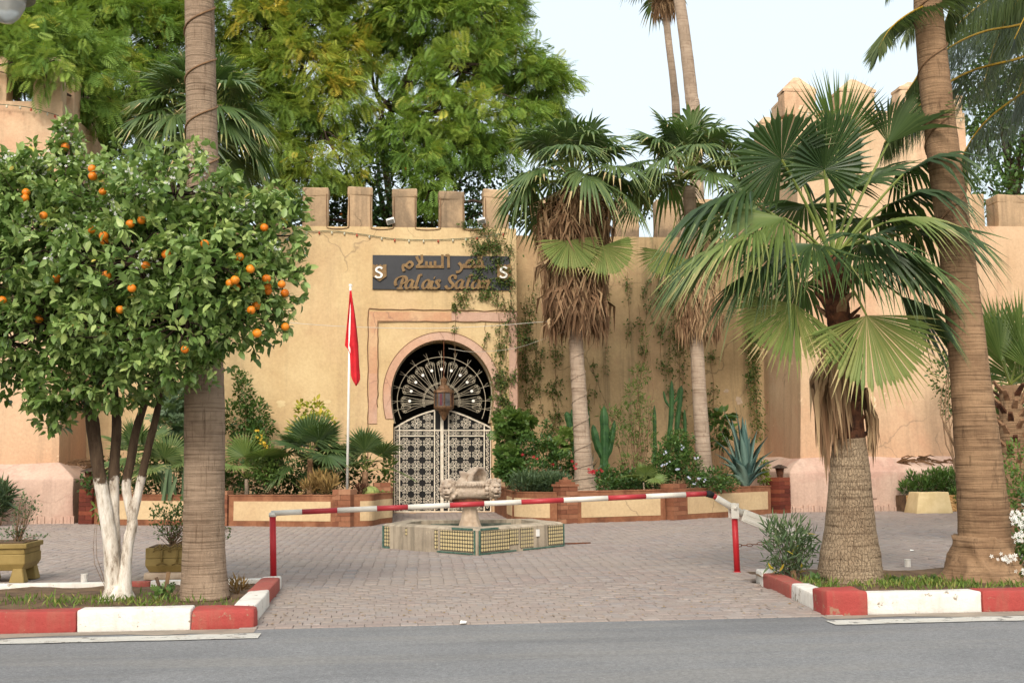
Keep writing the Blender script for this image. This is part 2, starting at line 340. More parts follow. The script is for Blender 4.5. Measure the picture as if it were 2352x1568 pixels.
M['shrubY'] = foliage('yellowing_leaf', [(0, g(104, 132, 50)), (0.5, g(160, 166, 66)), (1, g(204, 176, 66))], 0.5, 0.28)
M['shrubG'] = foliage('grey_green_leaf', [(0, g(58, 76, 56)), (0.6, g(88, 108, 76)), (1, g(120, 136, 96))], 0.6, 0.2)
M['vine'] = foliage('vine_leaf', [(0, g(54, 74, 34)), (0.6, g(86, 104, 48)), (1, g(120, 112, 56))], 0.55, 0.22)
M['brownleaf'] = foliage('withered_leaf', [(0, g(110, 84, 50)), (1, g(176, 146, 88))], 0.8, 0.2, (0.4, 0.3, 0.1))
M['grass'] = foliage('grass_blade', [(0, g(70, 96, 36)), (0.6, g(110, 130, 54)), (1, g(160, 150, 84))], 0.6, 0.25)
M['agave'] = foliage('agave_leaf', [(0, g(52, 78, 72)), (0.6, g(78, 106, 98)), (1, g(110, 132, 118))], 0.5, 0.06, None, 0.3)
M['cactus'] = simple('cactus_skin', lin((34, 64, 34)), lin((64, 98, 52)), 7, 0.5, 0.3, 20)
M['cactuspale'] = simple('pale_cactus_skin', lin((96, 112, 58)), lin((150, 152, 86)), 9, 0.6, 0.3, 30)
M['flower'] = foliage('red_flower', [(0, g(140, 14, 28)), (1, g(190, 30, 44))], 0.6, 0.2, (0.5, 0.02, 0.03))
M['wflower'] = foliage('white_flower', [(0, g(214, 214, 206)), (1, g(240, 238, 232))], 0.6, 0.2, (0.8, 0.8, 0.75))
M['bflower'] = foliage('pale_blue_flower', [(0, g(186, 192, 222)), (1, g(220, 222, 236))], 0.6, 0.2, (0.6, 0.6, 0.8))
M['yflower'] = foliage('yellow_flower', [(0, g(206, 160, 30)), (1, g(222, 186, 60))], 0.6, 0.2, (0.7, 0.5, 0.05))
M['orange'] = simple('orange_peel', lin((214, 110, 18)), lin((232, 142, 34)), 2, 0.45, 0.25, 60, 0.4)
M['twig'] = simple('dry_twig', lin((96, 74, 54)), lin((140, 112, 82)), 9, 0.9, 0.2)

# ---------------------------------------------------------------- mesh and object helpers
ORG = {}
def mk(name, V, F, mat, parent=None, smooth=False, tint=None, org=None, kind=None, mats=None, midx=None):
    V = np.asarray(V, dtype=np.float64).reshape(-1, 3)
    if parent is not None: o = ORG[parent.name]
    elif org is not None: o = np.asarray(org, float)
    else: o = np.zeros(3)
    V = V - o
    me = bpy.data.meshes.new(name)
    if isinstance(F, np.ndarray):
        m, k = F.shape
        me.vertices.add(len(V)); me.vertices.foreach_set('co', V.astype(np.float32).ravel())
        me.loops.add(m*k); me.loops.foreach_set('vertex_index', F.astype(np.int32).ravel())
        me.polygons.add(m); me.polygons.foreach_set('loop_start', np.arange(0, m*k, k, dtype=np.int32))
        me.update(calc_edges=True)
    else:
        me.from_pydata(V.tolist(), [], F)
    if tint is not None:
        a = me.attributes.new('tint', 'FLOAT', 'FACE')
        tt = np.full(len(me.polygons), tint, np.float32) if np.isscalar(tint) else np.asarray(tint, np.float32)
        a.data.foreach_set('value', tt)
    for mm in (mats or [mat]): me.materials.append(MATS[mm] if isinstance(mm, str) else mm)
    if midx is not None: me.polygons.foreach_set('material_index', np.asarray(midx, np.int32))
    if smooth: me.polygons.foreach_set('use_smooth', np.ones(len(me.polygons), bool))
    me.update()
    ob = bpy.data.objects.new(name, me); COL.objects.link(ob)
    if parent is not None:
        ob.parent = parent
        ORG[ob.name] = o
    else:
        ob.location = o; ORG[ob.name] = o
    if kind: ob['kind'] = kind
    return ob
def tag(o, label, cat, group=None):
    o['label'] = label; o['category'] = cat
    if group: o['group'] = group
    return o
def thing(name, label, cat, loc, group=None):
    e = bpy.data.objects.new(name, None); COL.objects.link(e); e.location = loc; e.empty_display_size = 0.2
    ORG[e.name] = np.asarray(loc, float)
    return tag(e, label, cat, group)
def inst(src, name, parent, loc, rot=(0, 0, 0), scale=(1, 1, 1)):
    """another object on the same mesh; loc in world"""
    o = bpy.data.objects.new(name, src); COL.objects.link(o)
    if parent is not None:
        o.parent = parent; b = ORG[parent.name]
        o.location = np.asarray(loc, float) - b
        ORG[o.name] = b
    else: o.location = loc; ORG[o.name] = np.asarray(loc, float)
    o.rotation_euler = rot; o.scale = scale
    return o
def structure(o): o['kind'] = 'structure'; return o

class MB:
    def __init__(s): s.V = []; s.F = []; s.T = []
    def add(s, V, F, t=0.5):
        b = len(s.V); s.V.extend([tuple(map(float, p)) for p in V]); s.F.extend([tuple(b+i for i in f) for f in F]); s.T.extend([t]*len(F)); return s
    def box(s, lo, hi, t=0.5):
        (a, b, c), (d, e, f) = lo, hi
        return s.add([(a, b, c), (d, b, c), (d, e, c), (a, e, c), (a, b, f), (d, b, f), (d, e, f), (a, e, f)],
                     [(0, 3, 2, 1), (4, 5, 6, 7), (0, 1, 5, 4), (1, 2, 6, 5), (2, 3, 7, 6), (3, 0, 4, 7)], t)
    def obox(s, c, ax, half, t=0.5):
        """box with its own axes"""
        c = np.asarray(c, float); X, Y, Z = [np.asarray(a, float)*h for a, h in zip(ax, half)]
        V = [c+i*X+j*Y+k*Z for k in (-1, 1) for (i, j) in ((-1, -1), (1, -1), (1, 1), (-1, 1))]
        return s.add(V, [(0, 3, 2, 1), (4, 5, 6, 7), (0, 1, 5, 4), (1, 2, 6, 5), (2, 3, 7, 6), (3, 0, 4, 7)], t)
    def tube(s, pts, rs, n=8, cap=True, t=0.5, phase=0.0):
        pts = [np.asarray(p, float) for p in pts]
        if np.isscalar(rs): rs = [rs]*len(pts)
        V = []; F = []; up = None
        for i, p in enumerate(pts):
            d = pts[min(i+1, len(pts)-1)] - pts[max(i-1, 0)]; d = d/(np.linalg.norm(d)+1e-9)
            if up is None:
                a = np.array([0, 0, 1.]) if abs(d[2]) < 0.9 else np.array([1., 0, 0])
                up = np.cross(d, a)
            up = up - d*(up@d); up /= np.linalg.norm(up)+1e-9; sd_ = np.cross(d, up)
            for k in range(n):
                an = phase + 2*math.pi*k/n; V.append(p + (up*math.cos(an)+sd_*math.sin(an))*rs[i])
        for i in range(len(pts)-1):
            for k in range(n):
                F.append((i*n+k, i*n+(k+1) % n, (i+1)*n+(k+1) % n, (i+1)*n+k))
        if cap: F.append(tuple(range(n-1, -1, -1))); F.append(tuple((len(pts)-1)*n+k for k in range(n)))
        return s.add(V, F, t)
    def lathe(s, prof, n, c, sq=None, t=0.5, rot=None):
        """turn a profile (r,z) round the upright axis; sq<1 squares the plan"""
        V = []; F = []; c = np.asarray(c, float)
        for (r, z) in prof:
            for k in range(n):
                a = 2*math.pi*k/n; ca, sa = math.cos(a), math.sin(a)
                if sq: q = (abs(ca)**(2/sq)+abs(sa)**(2/sq))**(-sq/2) if False else 1.0/((abs(ca)**sq+abs(sa)**sq)**(1/sq))
                else: q = 1.0
                V.append(np.array([ca*q*r, sa*q*r, z]))
        for i in range(len(prof)-1):
            for k in range(n): F.append((i*n+k, i*n+(k+1) % n, (i+1)*n+(k+1) % n, (i+1)*n+k))
        F.append(tuple(range(n-1, -1, -1))); F.append(tuple((len(prof)-1)*n+k for k in range(n)))
        V = np.array(V)
        if rot is not None: V = V @ np.asarray(rot).T
        return s.add(V + c, F, t)
    def sphere(s, c, r, nu=10, nv=6, t=0.5):
        r = np.ones(3)*r; V = []; F = []
        for j in range(nv+1):
            th = math.pi*j/nv
            for k in range(nu):
                a = 2*math.pi*k/nu; V.append(np.asarray(c)+r*np.array([math.sin(th)*math.cos(a), math.sin(th)*math.sin(a), math.cos(th)]))
        for j in range(nv):
            for k in range(nu): F.append((j*nu+k, (j+1)*nu+k, (j+1)*nu+(k+1) % nu, j*nu+(k+1) % nu))
        return s.add(V, F, t)
    def build(s, name, mat, parent=None, smooth=False, org=None, kind=None, tint=False):
        return mk(name, s.V, s.F, mat, parent, smooth, s.T if tint else None, org, kind)

def bevel(o, w=0.01, seg=2):
    bm = bmesh.new(); bm.from_mesh(o.data)
    bmesh.ops.bevel(bm, geom=bm.edges[:], offset=w, segments=seg, affect='EDGES', profile=0.6)
    bm.to_mesh(o.data); bm.free(); o.data.update(); return o
def roughen(o, cuts=3, amp=0.01, freq=3.0, seed=0, smooth=True):
    """hand-made unevenness on blocky masonry"""
    from mathutils import noise as mn
    bm = bmesh.new(); bm.from_mesh(o.data)
    if cuts: bmesh.ops.subdivide_edges(bm, edges=bm.edges[:], cuts=cuts, use_grid_fill=True)
    for v in bm.verts:
        q = v.co*freq + Vector((seed*3.7, seed*1.3, seed*2.1))
        v.co += Vector((mn.noise(q), mn.noise(q+Vector((9, 0, 0))), mn.noise(q+Vector((0, 9, 0)))))*amp
    bm.to_mesh(o.data); bm.free()
    if smooth: o.data.polygons.foreach_set('use_smooth', np.ones(len(o.data.polygons), bool))
    o.data.update(); return o

def unit(v):
    v = np.asarray(v, float); return v/(np.linalg.norm(v, axis=-1, keepdims=True)+1e-9)
def smoothline(pts, n=6):
    pts = [np.asarray(p, float) for p in pts]; out = []
    q = [2*pts[0]-pts[1]] + pts + [2*pts[-1]-pts[-2]]
    for i in range(1, len(q)-2):
        for k in range(n):
            u = k/n; a, b, c, d = q[i-1], q[i], q[i+1], q[i+2]
            out.append(0.5*((2*b)+(c-a)*u+(2*a-5*b+4*c-d)*u*u+(3*b-a-3*c+d)*u**3))
    out.append(pts[-1]); return out

# leaf shapes, length 1 along +x
LV = {}
b_ = [(0, 0, 0), (.33, 0, -.01), (.68, 0, -.03), (1, 0, -.12), (.28, .24, .07), (.66, .21, .03), (.28, -.24, .07), (.66, -.21, .03)]
LV['oval'] = (np.array(b_), np.array([(0, 1, 4), (1, 2, 5), (1, 5, 4), (2, 3, 5), (0, 6, 1), (1, 7, 2), (1, 6, 7), (2, 7, 3)]))
LV['lance'] = (np.array(b_)*[1, .42, .7], LV['oval'][1])
LV['small'] = (np.array([(0, 0, 0), (.5, .3, .06), (1, 0, -.06), (.5, -.3, .06)]), np.array([(0, 2, 1), (0, 3, 2)]))
LV['narrow'] = (np.array([(0, 0, 0), (.45, .09, .03), (1, 0, -.1), (.45, -.09, .03)]), np.array([(0, 2, 1), (0, 3, 2)]))
vs, fs = [], []
for i in range(5):
    a0, a1, am = [2*math.pi*(i+k)/5 for k in (-.32, .32, 0)]
    b0 = len(vs); vs += [(0, 0, 0), (.1, .55*math.cos(a0), .55*math.sin(a0)), (.22, math.cos(am), math.sin(am)), (.1, .55*math.cos(a1), .55*math.sin(a1))]
    fs += [(b0, b0+1, b0+2), (b0, b0+2, b0+3)]
LV['flower'] = (np.array(vs), np.array(fs))
vs, fs = [], []
for i in range(7):                                  # lobed, hand-shaped leaf
    a = rad(-150+50*i); b0 = len(vs); r = (.45, .62, .8, .9, .8, .62, .45)[i]
    c = np.array([.35, 0, 0])
    vs += [c, c+np.array([math.cos(a-.36), math.sin(a-.36), .05])*r*.6, c+np.array([math.cos(a), math.sin(a), -.08])*r*.75, c+np.array([math.cos(a+.36), math.sin(a+.36), .05])*r*.6]
    fs += [(b0, b0+1, b0+2), (b0, b0+2, b0+3)]
LV['lobed'] = (np.array(vs), np.array(fs))
vs, fs = [], []
for i in range(8):                                  # twice-feathered leaf
    x = .12+.105*i; L = .30*math.sin(math.pi*(.22+.72*i/8))+.05
    for sg in (-1, 1):
        d = np.array([.5, sg*.86, -.12]); q = np.array([-sg*.86*sg, .5, 0]); b0 = len(vs)
        p = np.array([x, 0, -.28*x*x]); sdv = np.array([.86, -sg*.5, 0])*.036
        vs += [p, p+d*L*.55+sdv, p+d*L+np.array([0, 0, -.05*L]), p+d*L*.55-sdv]
        fs += [(b0, b0+1, b0+2), (b0, b0+2, b0+3)]
LV['feather'] = (np.array(vs), np.array(fs))

def frames(D, roll=0.5, rng=RNG, up=(0, 0, 1)):
    D = unit(D); U = np.tile(np.asarray(up, float), (len(D), 1)) + rng.normal(0, roll, (len(D), 3))
    S = unit(np.cross(U, D)); N = np.cross(D, S)
    return np.stack([D, S, N], axis=2)
def scatter(shape, L, D, S, roll=0.5, rng=RNG, wid=None):
    """leaves: shape, places, directions, sizes -> vertices, faces"""
    tv, tf = LV[shape]; R = frames(D, roll, rng)
    T = tv[None]*np.asarray(S)[:, None, None]
    if wid is not None: T = T*np.array([1, wid, 1])
    V = np.einsum('kij,knj->kni', R, T) + np.asarray(L)[:, None]
    k, n = V.shape[:2]
    Fc = (tf[None] + (np.arange(k)*n)[:, None, None]).reshape(-1, 3)
    return V.reshape(-1, 3), Fc, len(tf)
def leaves(name, shape, L, D, S, mat, parent, tint, roll=0.5, kind='stuff', wid=None, org=None):
    V, Fc, m = scatter(shape, L, D, S, roll, wid=wid)
    return mk(name, V, Fc, mat, parent, False, np.repeat(tint, m), org, kind)
def sph(n, rng=RNG):
    return unit(rng.normal(size=(n, 3)))

# ================================================================ THE SETTING
def sheet(name, x0, x1, y0, y1, z, mat):
    return structure(mk(name, [(x0, y0, z), (x1, y0, z), (x1, y1, z), (x0, y1, z)], [(0, 1, 2, 3)], mat))
sheet('ground', -500, 500, -300, 900, -0.06, 'ground')
sheet('road', -120, 120, -14, 11.62, -0.012, 'asphalt')
for nm, x0, x1 in (('gutter', -60, -1.25), ('gutter', 4.3, 60)):
    V = []; n = 60                                           # dusty strip with a ragged edge against the asphalt
    xs = np.linspace(x0, x1, 200)
    lo = 11.36 + RNG.normal(0, .03, 200) + .06*np.sin(xs*1.7)+.04*np.sin(xs*4.1); V = [(x, y, -0.008) for x, y in zip(xs, lo)] + [(x, 11.64, -0.008) for x in xs]
    structure(mk(nm, V, [(i, i+1, 200+i+1, 200+i) for i in range(199)], 'dust'))
def roadline(x0, x1):
    xs = np.linspace(x0, x1, 160); a = G(300, 1470)[1]+RNG.normal(0, .012, 160); b = G(300, 1459)[1]+RNG.normal(0, .012, 160)
    V = [(x, y, -0.004) for x, y in zip(xs, a)] + [(x, y, -0.004) for x, y in zip(xs, b)]
    return structure(mk('road_marking', V, [(i, i+1, 161+i, 160+i) for i in range(159)], 'line'))
roadline(-30, -1.17); roadline(4.22, 40)

# paving: blocks laid in courses; the nearest 300 are pieces of their own
pav = structure(mk('paving', [(-26, 15.15, -0.016), (34, 15.15, -0.016), (34, 40, -0.016), (-26, 40, -0.016), (-1.35, 11.6, -0.0161), (4.62, 11.6, -0.0161), (4.62, 15.15, -0.0161), (-1.35, 15.15, -0.0161)], [(0, 1, 2, 3), (4, 5, 6, 7)], 'joint'))
PW, PD, PH = 0.17, 0.17, 0.05
def paver_verts(w, d):
    g_, c = 0.0025, 0.004
    x, y = w/2-g_, d/2-g_
    return np.array([(-x, -y, -PH), (x, -y, -PH), (x, y, -PH), (-x, y, -PH), (-x, -y, -c), (x, -y, -c), (x, y, -c), (-x, y, -c), (-x+c, -y+c, 0), (x-c, -y+c, 0), (x-c, y-c, 0), (-x+c, y-c, 0)])
PF = [(0, 1, 5, 4), (1, 2, 6, 5), (2, 3, 7, 6), (3, 0, 4, 7), (4, 5, 9, 8), (5, 6, 10, 9), (6, 7, 11, 10), (7, 4, 8, 11), (8, 9, 10, 11)]
pvars = []
for i in range(8):
    me = bpy.data.meshes.new('paver'); me.from_pydata(paver_verts(PW, PD).tolist(), [], PF)
    a = me.attributes.new('tint', 'FLOAT', 'FACE'); a.data.foreach_set('value', np.full(len(PF), (i+.5)/8, np.float32))
    me.materials.append(M['paver']); pvars.append(me)
cells = []
row = 0; y = 11.66
while y < 35.4:
    near = y < 15.12
    k0, k1 = (-1.32, 4.56) if near else (max(-26, -0.47*y-2.0), min(30, 0.62*y+2.5))
    if 29.2 < y: k0 = max(k0, -7.6) if False else k0
    x = k0 + (row % 2)*PW/2 + RNG.uniform(-.02, .02)
    while x < k1:
        if y > 30.0 and not (-0.3 < x < 3.6 or x > 10 or x < -7): x += PW; continue
        cells.append((x, y)); x += PW
    y += PD; row += 1
cells = np.array(cells)
near300 = np.argsort(cells[:, 1]*3 + np.abs(cells[:, 0]-1.6)*0.05)[:300]
isn = np.zeros(len(cells), bool); isn[near300] = True
for i in near300:
    x, y = cells[i]
    inst(random.choice(pvars), 'paver', pav, (x, y, RNG.normal(0, .0022)-.001), (RNG.normal(0, .004), RNG.normal(0, .006), RNG.normal(0, .012)))
rest = cells[~isn]; k = len(rest); pv = paver_verts(PW, PD)
V = np.tile(pv[None], (k, 1, 1))
V[:, :, 2] += RNG.normal(-.001, .0025, k)[:, None] + V[:, :, 0]*RNG.normal(0, .007, k)[:, None] + V[:, :, 1]*RNG.normal(0, .006, k)[:, None]
a_ = RNG.normal(0, .012, k)[:, None]
X = V[:, :, 0]-V[:, :, 1]*a_; Y = V[:, :, 1]+V[:, :, 0]*a_
V[:, :, 0] = X + rest[:, 0, None]; V[:, :, 1] = Y + rest[:, 1, None]
Fq = (np.array(PF)[None] + (np.arange(k)*12)[:, None, None]).reshape(-1, 4)
mk('far_pavers', V.reshape(-1, 3), Fq, 'paver', pav, tint=np.repeat(RNG.random(k), len(PF)), kind='stuff')

# ---------------------------------------------------------------- painted kerbs round the two planting beds
def kerb_stone(parent, lo, hi, mat, bev=0.025, seed=0, amp=0.012, yaw=None):
    o = MB().box(lo, hi).build('kerb_stone', mat, parent)
    bevel(o, bev, 2); roughen(o, 2, amp, 4.0, seed); return o
KY0, KY1, KH = 11.66, 11.92, 0.185
kl = structure(thing('kerb', 'kerb', 'kerb', (-1.4, 11.7, 0))); del kl['label'], kl['category']
x183, x438 = G(183, 1444)[0], G(438, 1443)[0]
kerb_stone(kl, (-6.9, KY0, -.05), (x183-.9, KY1, KH), 'kwhite', seed=9)
kerb_stone(kl, (x183-.9, KY0, -.05), (x183-.004, KY1, KH), 'kred', seed=1)
kerb_stone(kl, (x183, KY0, -.05), (x438-.004, KY1, KH+.004), 'kwhite', seed=2)
kerb_stone(kl, (x438, KY0-.03, -.05), (-1.27, KY1+.02, KH-.005), 'kred', 0.05, seed=3, amp=0.02)
kerb_stone(kl, (-1.53, KY1+.03, -.05), (-1.30, 13.35, KH-.02), 'kwhite', seed=4)
kerb_stone(kl, (-1.55, 13.36, -.05), (-1.32, 14.85, KH-.03), 'kred2', seed=5)
kerb_stone(kl, (-1.56, 14.86, -.05), (-1.33, 15.13, KH-.04), 'kwhite', seed=6)
kerb_stone(kl, (-2.9, 15.0, -.05), (-1.565, 15.13, .12), 'kwhite', 0.01, seed=7, amp=0.006)
kerb_stone(kl, (-3.4, 15.0, -.05), (-2.91, 15.13, .115), 'kred2', 0.01, seed=17, amp=0.006)
kerb_stone(kl, (-5.2, 15.0, -.05), (-3.41, 15.13, .115), 'kwhite', 0.01, seed=8, amp=0.006)
kr = structure(thing('kerb', 'kerb', 'kerb', (4.5, 11.7, 0))); del kr['label'], kr['category']
xr0, xr1, xr2 = 4.37, G(1992, 1408)[0], G(2250, 1400)[0]
kerb_stone(kr, (xr0, KY0-.06, -.05), (xr1-.004, KY1+.09, KH+.05), 'kred', 0.035, seed=11, amp=0.018)
kerb_stone(kr, (xr1, KY0, -.05), (xr2-.004, KY1, KH+.012), 'kwhite', seed=12)
kerb_stone(kr, (xr2, KY0-.01, -.05), (xr2+1.25, KY1+.02, KH+.015), 'kred', seed=13)
kerb_stone(kr, (xr2+1.26, KY0, -.05), (xr2+2.6, KY1, KH+.01), 'kwhite', seed=14)
def slant(x0, y0, x1, y1, mat, seed, h):
    d = unit((x1-x0, y1-y0, 0)); n = np.array([-d[1], d[0], 0])*-1
    L = math.hypot(x1-x0, y1-y0)
    m = MB().obox(np.array([(x0+x1)/2, (y0+y1)/2, (h-.05)/2])+n*.11, (d, n, (0, 0, 1)), (L/2-.003, .11, (h+.05)/2))
    o = m.build('kerb_stone', mat, kr); bevel(o, .025, 2); roughen(o, 2, .012, 4, seed)
slant(4.39, 12.03, 4.49, 13.0, 'kwhite', 21, KH-.02)
slant(4.49, 13.0, 4.6, 14.35, 'kred2', 22, KH-.035)
slant(4.6, 14.35, 4.66, 14.8, 'kwhite', 23, KH-.03)

def bed(x0, x1, y0, y1, z, seed):
    from mathutils import noise as mn
    nx, ny = 60, 30; V = []
    for j in range(ny+1):
        for i in range(nx+1):
            x = x0+(x1-x0)*i/nx; y = y0+(y1-y0)*j/ny
            V.append((x, y, z+.035*mn.noise(Vector((x*2.3+seed, y*2.3, 0)))+.02*mn.noise(Vector((x*8+seed, y*8, 0)))))
    F = [(j*(nx+1)+i, j*(nx+1)+i+1, (j+1)*(nx+1)+i+1, (j+1)*(nx+1)+i) for j in range(ny) for i in range(nx)]
    return structure(mk('planting_bed', V, F, 'soil', smooth=True))
bed(-7.5, -1.45, 11.85, 15.02, 0.06, 3)
bed(4.58, 13, 11.88, 15.0, 0.10, 8)

# ================================================================ THE PALACE WALL
WY, WB, TH = 34.6, 36.2, 1.1
def z6(zx, zy, Y=WY):
    """place on the gate bay from the gate survey"""
    return P((940+zx/3.336)*.91875, (830+zy/3.336)*.91875, Y)
AC = z6(556, 520); AX, AZ = AC[0], AC[2]
U6 = z6(656, 520)[0]-AX; U6 /= 100.0
A_, BT, BL, HJ = 430*U6, 458*U6, 655*U6, 410*U6
ZS = AZ - 235*U6                                    # where the horseshoe meets the jambs
def half(z, off=0.0):
    d = z-AZ
    if d >= 0: b = BT+off; return (A_+off)*math.sqrt(max(0, 1-(d/b)**2))
    if z >= ZS: return (A_+off)*math.sqrt(1-(d/BL)**2)
    return HJ+off
levels = sorted(set([0.0, .8, 1.6, ZS-.01, ZS+.001] + list(np.linspace(ZS+.02, AZ, 8)) + [AZ+BT*math.sin(a) for a in np.linspace(0, math.pi/2, 22)]))
wall = thing('palace_wall', 'tall ochre plastered wall with battlements around the arched gate', 'wall', (AX, WY, 0))
XL, XR, ZW = -9.4, z6(1178, 300)[0], P(770, 520, WY)[2]
m = MB(); V = []
for a, b in zip(levels[:-1], levels[1:]):
    for sg, xe in ((-1, XL), (1, XR)):
        q = [(xe, WY, a), (AX+sg*half(a), WY, a), (AX+sg*half(b), WY, b), (xe, WY, b)]
        m.add(q, [(0, 1, 2, 3) if sg < 0 else (3, 2, 1, 0)])
        m.add([(AX+sg*half(a), WY, a), (AX+sg*half(a), WY+TH, a), (AX+sg*half(b), WY+TH, b), (AX+sg*half(b), WY, b)], [(0, 1, 2, 3) if sg < 0 else (3, 2, 1, 0)])
zt = AZ+BT
m.add([(XL, WY, zt), (XR, WY, zt), (XR, WY, ZW), (XL, WY, ZW)], [(0, 1, 2, 3)])
m.add([(XL, WY, ZW), (XR, WY, ZW), (XR, WY+TH, ZW), (XL, WY+TH, ZW)], [(0, 1, 2, 3)])
m.add([(XR, WY, 0), (XR, WB+.3, 0), (XR, WB+.3, ZW), (XR, WY, ZW)], [(0, 1, 2, 3)])
m.add([(XL, WY+TH, zt), (XL, WY+TH, ZW), (XR, WY+TH, ZW), (XR, WY+TH, zt)], [(0, 1, 2, 3)])
m.build('wall', 'wall', wall)
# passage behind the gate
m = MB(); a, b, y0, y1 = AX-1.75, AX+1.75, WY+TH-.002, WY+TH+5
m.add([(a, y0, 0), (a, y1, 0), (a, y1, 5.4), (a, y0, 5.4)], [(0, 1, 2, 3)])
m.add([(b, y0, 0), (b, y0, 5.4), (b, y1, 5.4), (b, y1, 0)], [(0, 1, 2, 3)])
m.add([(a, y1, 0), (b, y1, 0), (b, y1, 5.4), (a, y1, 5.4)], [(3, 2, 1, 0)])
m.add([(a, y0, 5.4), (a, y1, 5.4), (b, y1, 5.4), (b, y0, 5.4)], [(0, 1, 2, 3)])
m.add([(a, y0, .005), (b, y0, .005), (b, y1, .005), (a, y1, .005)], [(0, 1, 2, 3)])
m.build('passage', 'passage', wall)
def merlon(parent, x0, x1, y0, y1, z0, z1, mat='cap', pyr=0.0, seed=0, name='merlon', cap=True):
    m = MB().box((x0, y0, z0-.15), (x1, y1, z1-(0 if not pyr else pyr)))
    o = m.build(name, mat, parent); bevel(o, .05, 2); roughen(o, 2, .035, 1.7, seed)
    if pyr:
        cx, cy = (x0+x1)/2, (y0+y1)/2; zt_ = z1-pyr; e = .012
        p = MB().add([(x0-e, y0-e, zt_-.03), (x1+e, y0-e, zt_-.03), (x1+e, y1+e, zt_-.03), (x0-e, y1+e, zt_-.03), (x0-e, y0-e, zt_+.05), (x1+e, y0-e, zt_+.05), (x1+e, y1+e, zt_+.05), (x0-e, y1+e, zt_+.05), (cx-.08, cy, z1), (cx+.08, cy, z1)],
                     [(0, 1, 5, 4), (1, 2, 6, 5), (2, 3, 7, 6), (3, 0, 4, 7), (4, 5, 9, 8), (5, 6, 9), (6, 7, 8, 9), (7, 4, 8)]).build('merlon_cap', mat, o)
        roughen(p, 1, .03, 2, seed+5, False)
    elif cap:
        c = MB().box((x0-.012, y0-.015, z1-.27), (x1+.012, y1+.015, z1+.012)).build('merlon_cap', mat, o)
        bevel(c, .06, 3); roughen(c, 1, .03, 2.2, seed+3)
    return o
PX = lambda px, py=480, Y=WY: P(px, py, Y)[0]
ZM = P(826, 431, WY)[2]
for i, (a, b) in enumerate(((283, 340), (386, 440), (484, 542), (588, 645), (694, 754), (798, 855), (901, 957), (1008, 1067), (1111, 1168))):
    merlon(wall, PX(a), PX(b), WY+.02, WY+.62, ZW, ZM+RNG.normal(0, .03), seed=i)
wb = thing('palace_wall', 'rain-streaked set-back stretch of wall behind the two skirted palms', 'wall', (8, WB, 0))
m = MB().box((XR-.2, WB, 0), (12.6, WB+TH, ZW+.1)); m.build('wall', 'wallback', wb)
for i in range(7):
    a = XR+.7+i*1.33
    merlon(wb, a, a+.75, WB+.02, WB+.62, ZW+.1, ZM+.15+RNG.normal(0, .03), seed=20+i)
# pink arch band, square frame, spandrel plaster
def archband(off0, off1, zlow, proud, mat, name):
    zs = [zlow] + list(np.linspace(max(zlow+.05, ZS+.02), AZ, 8)) + [AZ+BT*math.sin(a) for a in np.linspace(.08, math.pi/2, 22)]
    L = []
    def outline(off):
        r = []
        for z in zs:
            if z <= AZ: r.append((half(max(z, ZS+.002), off), z))
            else:
                an = math.asin(min(1, (z-AZ)/BT)); r.append(((A_+off)*math.cos(an), AZ+(BT+off)*math.sin(an)))
        return [(AX-x, z) for x, z in r] + [(AX+x, z) for x, z in r[::-1][1:]]
    i_, o_ = outline(off0), outline(off1); n = len(i_); y = WY-proud
    V = [(x, y, z) for x, z in i_] + [(x, y, z) for x, z in o_] + [(x, WY+.01, z) for x, z in i_] + [(x, WY+.01, z) for x, z in o_]
    F = []
    for k in range(n-1):
        F += [(k+1, k, n+k, n+k+1), (n+k+1, n+k, 3*n+k, 3*n+k+1), (k, k+1, 2*n+k+1, 2*n+k)]
    F += [(0, 2*n, 3*n, n), (n-1, 2*n-1, 4*n-1, 3*n-1)]
    return mk(name, V, F, mat, wall)
archband(-.003, 62*U6, AZ-200*U6, .035, 'pinkband', 'arch_band')
archband(62*U6+.001, 62*U6+.022, AZ-195*U6, .041, 'groove', 'arch_line')
fx0, fx1, gx0, gx1 = z6(-60, 300)[0], z6(10, 300)[0], z6(1110, 300)[0], z6(1177, 300)[0]
fz1, fz0 = z6(500, -168)[2], z6(500, -91)[2]
fzb = z6(0, 620)[2]
m = MB().box((fx1+.002, WY-.012, 1.0), (gx0-.002, WY+.01, fz0)) if False else None
# frame strips with their patched orange stretches
fr = MB().box((fx0, WY-.028, fzb-.5), (fx1, WY+.01, fz0-1.55)).build('frame_strip', 'pinkband', wall)
MB().box((fx0, WY-.028, fz0-1.548), (fx1, WY+.01, fz1)).build('frame_strip', 'orangeband', wall)
xm = z6(630, 0)[0]
MB().box((fx1+.002, WY-.028, fz0), (xm, WY+.01, fz1-.002)).build('frame_strip', 'orangeband', wall)
MB().box((xm+.002, WY-.028, fz0), (gx1-.002, WY+.01, fz1-.003)).build('frame_strip', 'pinkband', wall)
MB().box((gx0, WY-.028, .75), (gx1, WY+.01, fz0-.002)).build('frame_strip', 'pinkband', wall)
def line3(name, pts, r, mat, parent, n=5):
    return MB().tube(pts, r, n).build(name, mat, parent, smooth=True)
def wob(p, q, n=14, a=.012):
    p, q = np.array(p), np.array(q); return [p+(q-p)*i/n + np.array([RNG.normal(0, a), 0, RNG.normal(0, a)]) for i in range(n+1)]
line3('conduit', wob((fx0-.03, WY-.02, 1.0), (fx0-.03, WY-.02, fz1+.03)) + wob((fx0+.02, WY-.02, fz1+.07), (gx1, WY-.02, fz1+.03)), .014, 'groove', wall)
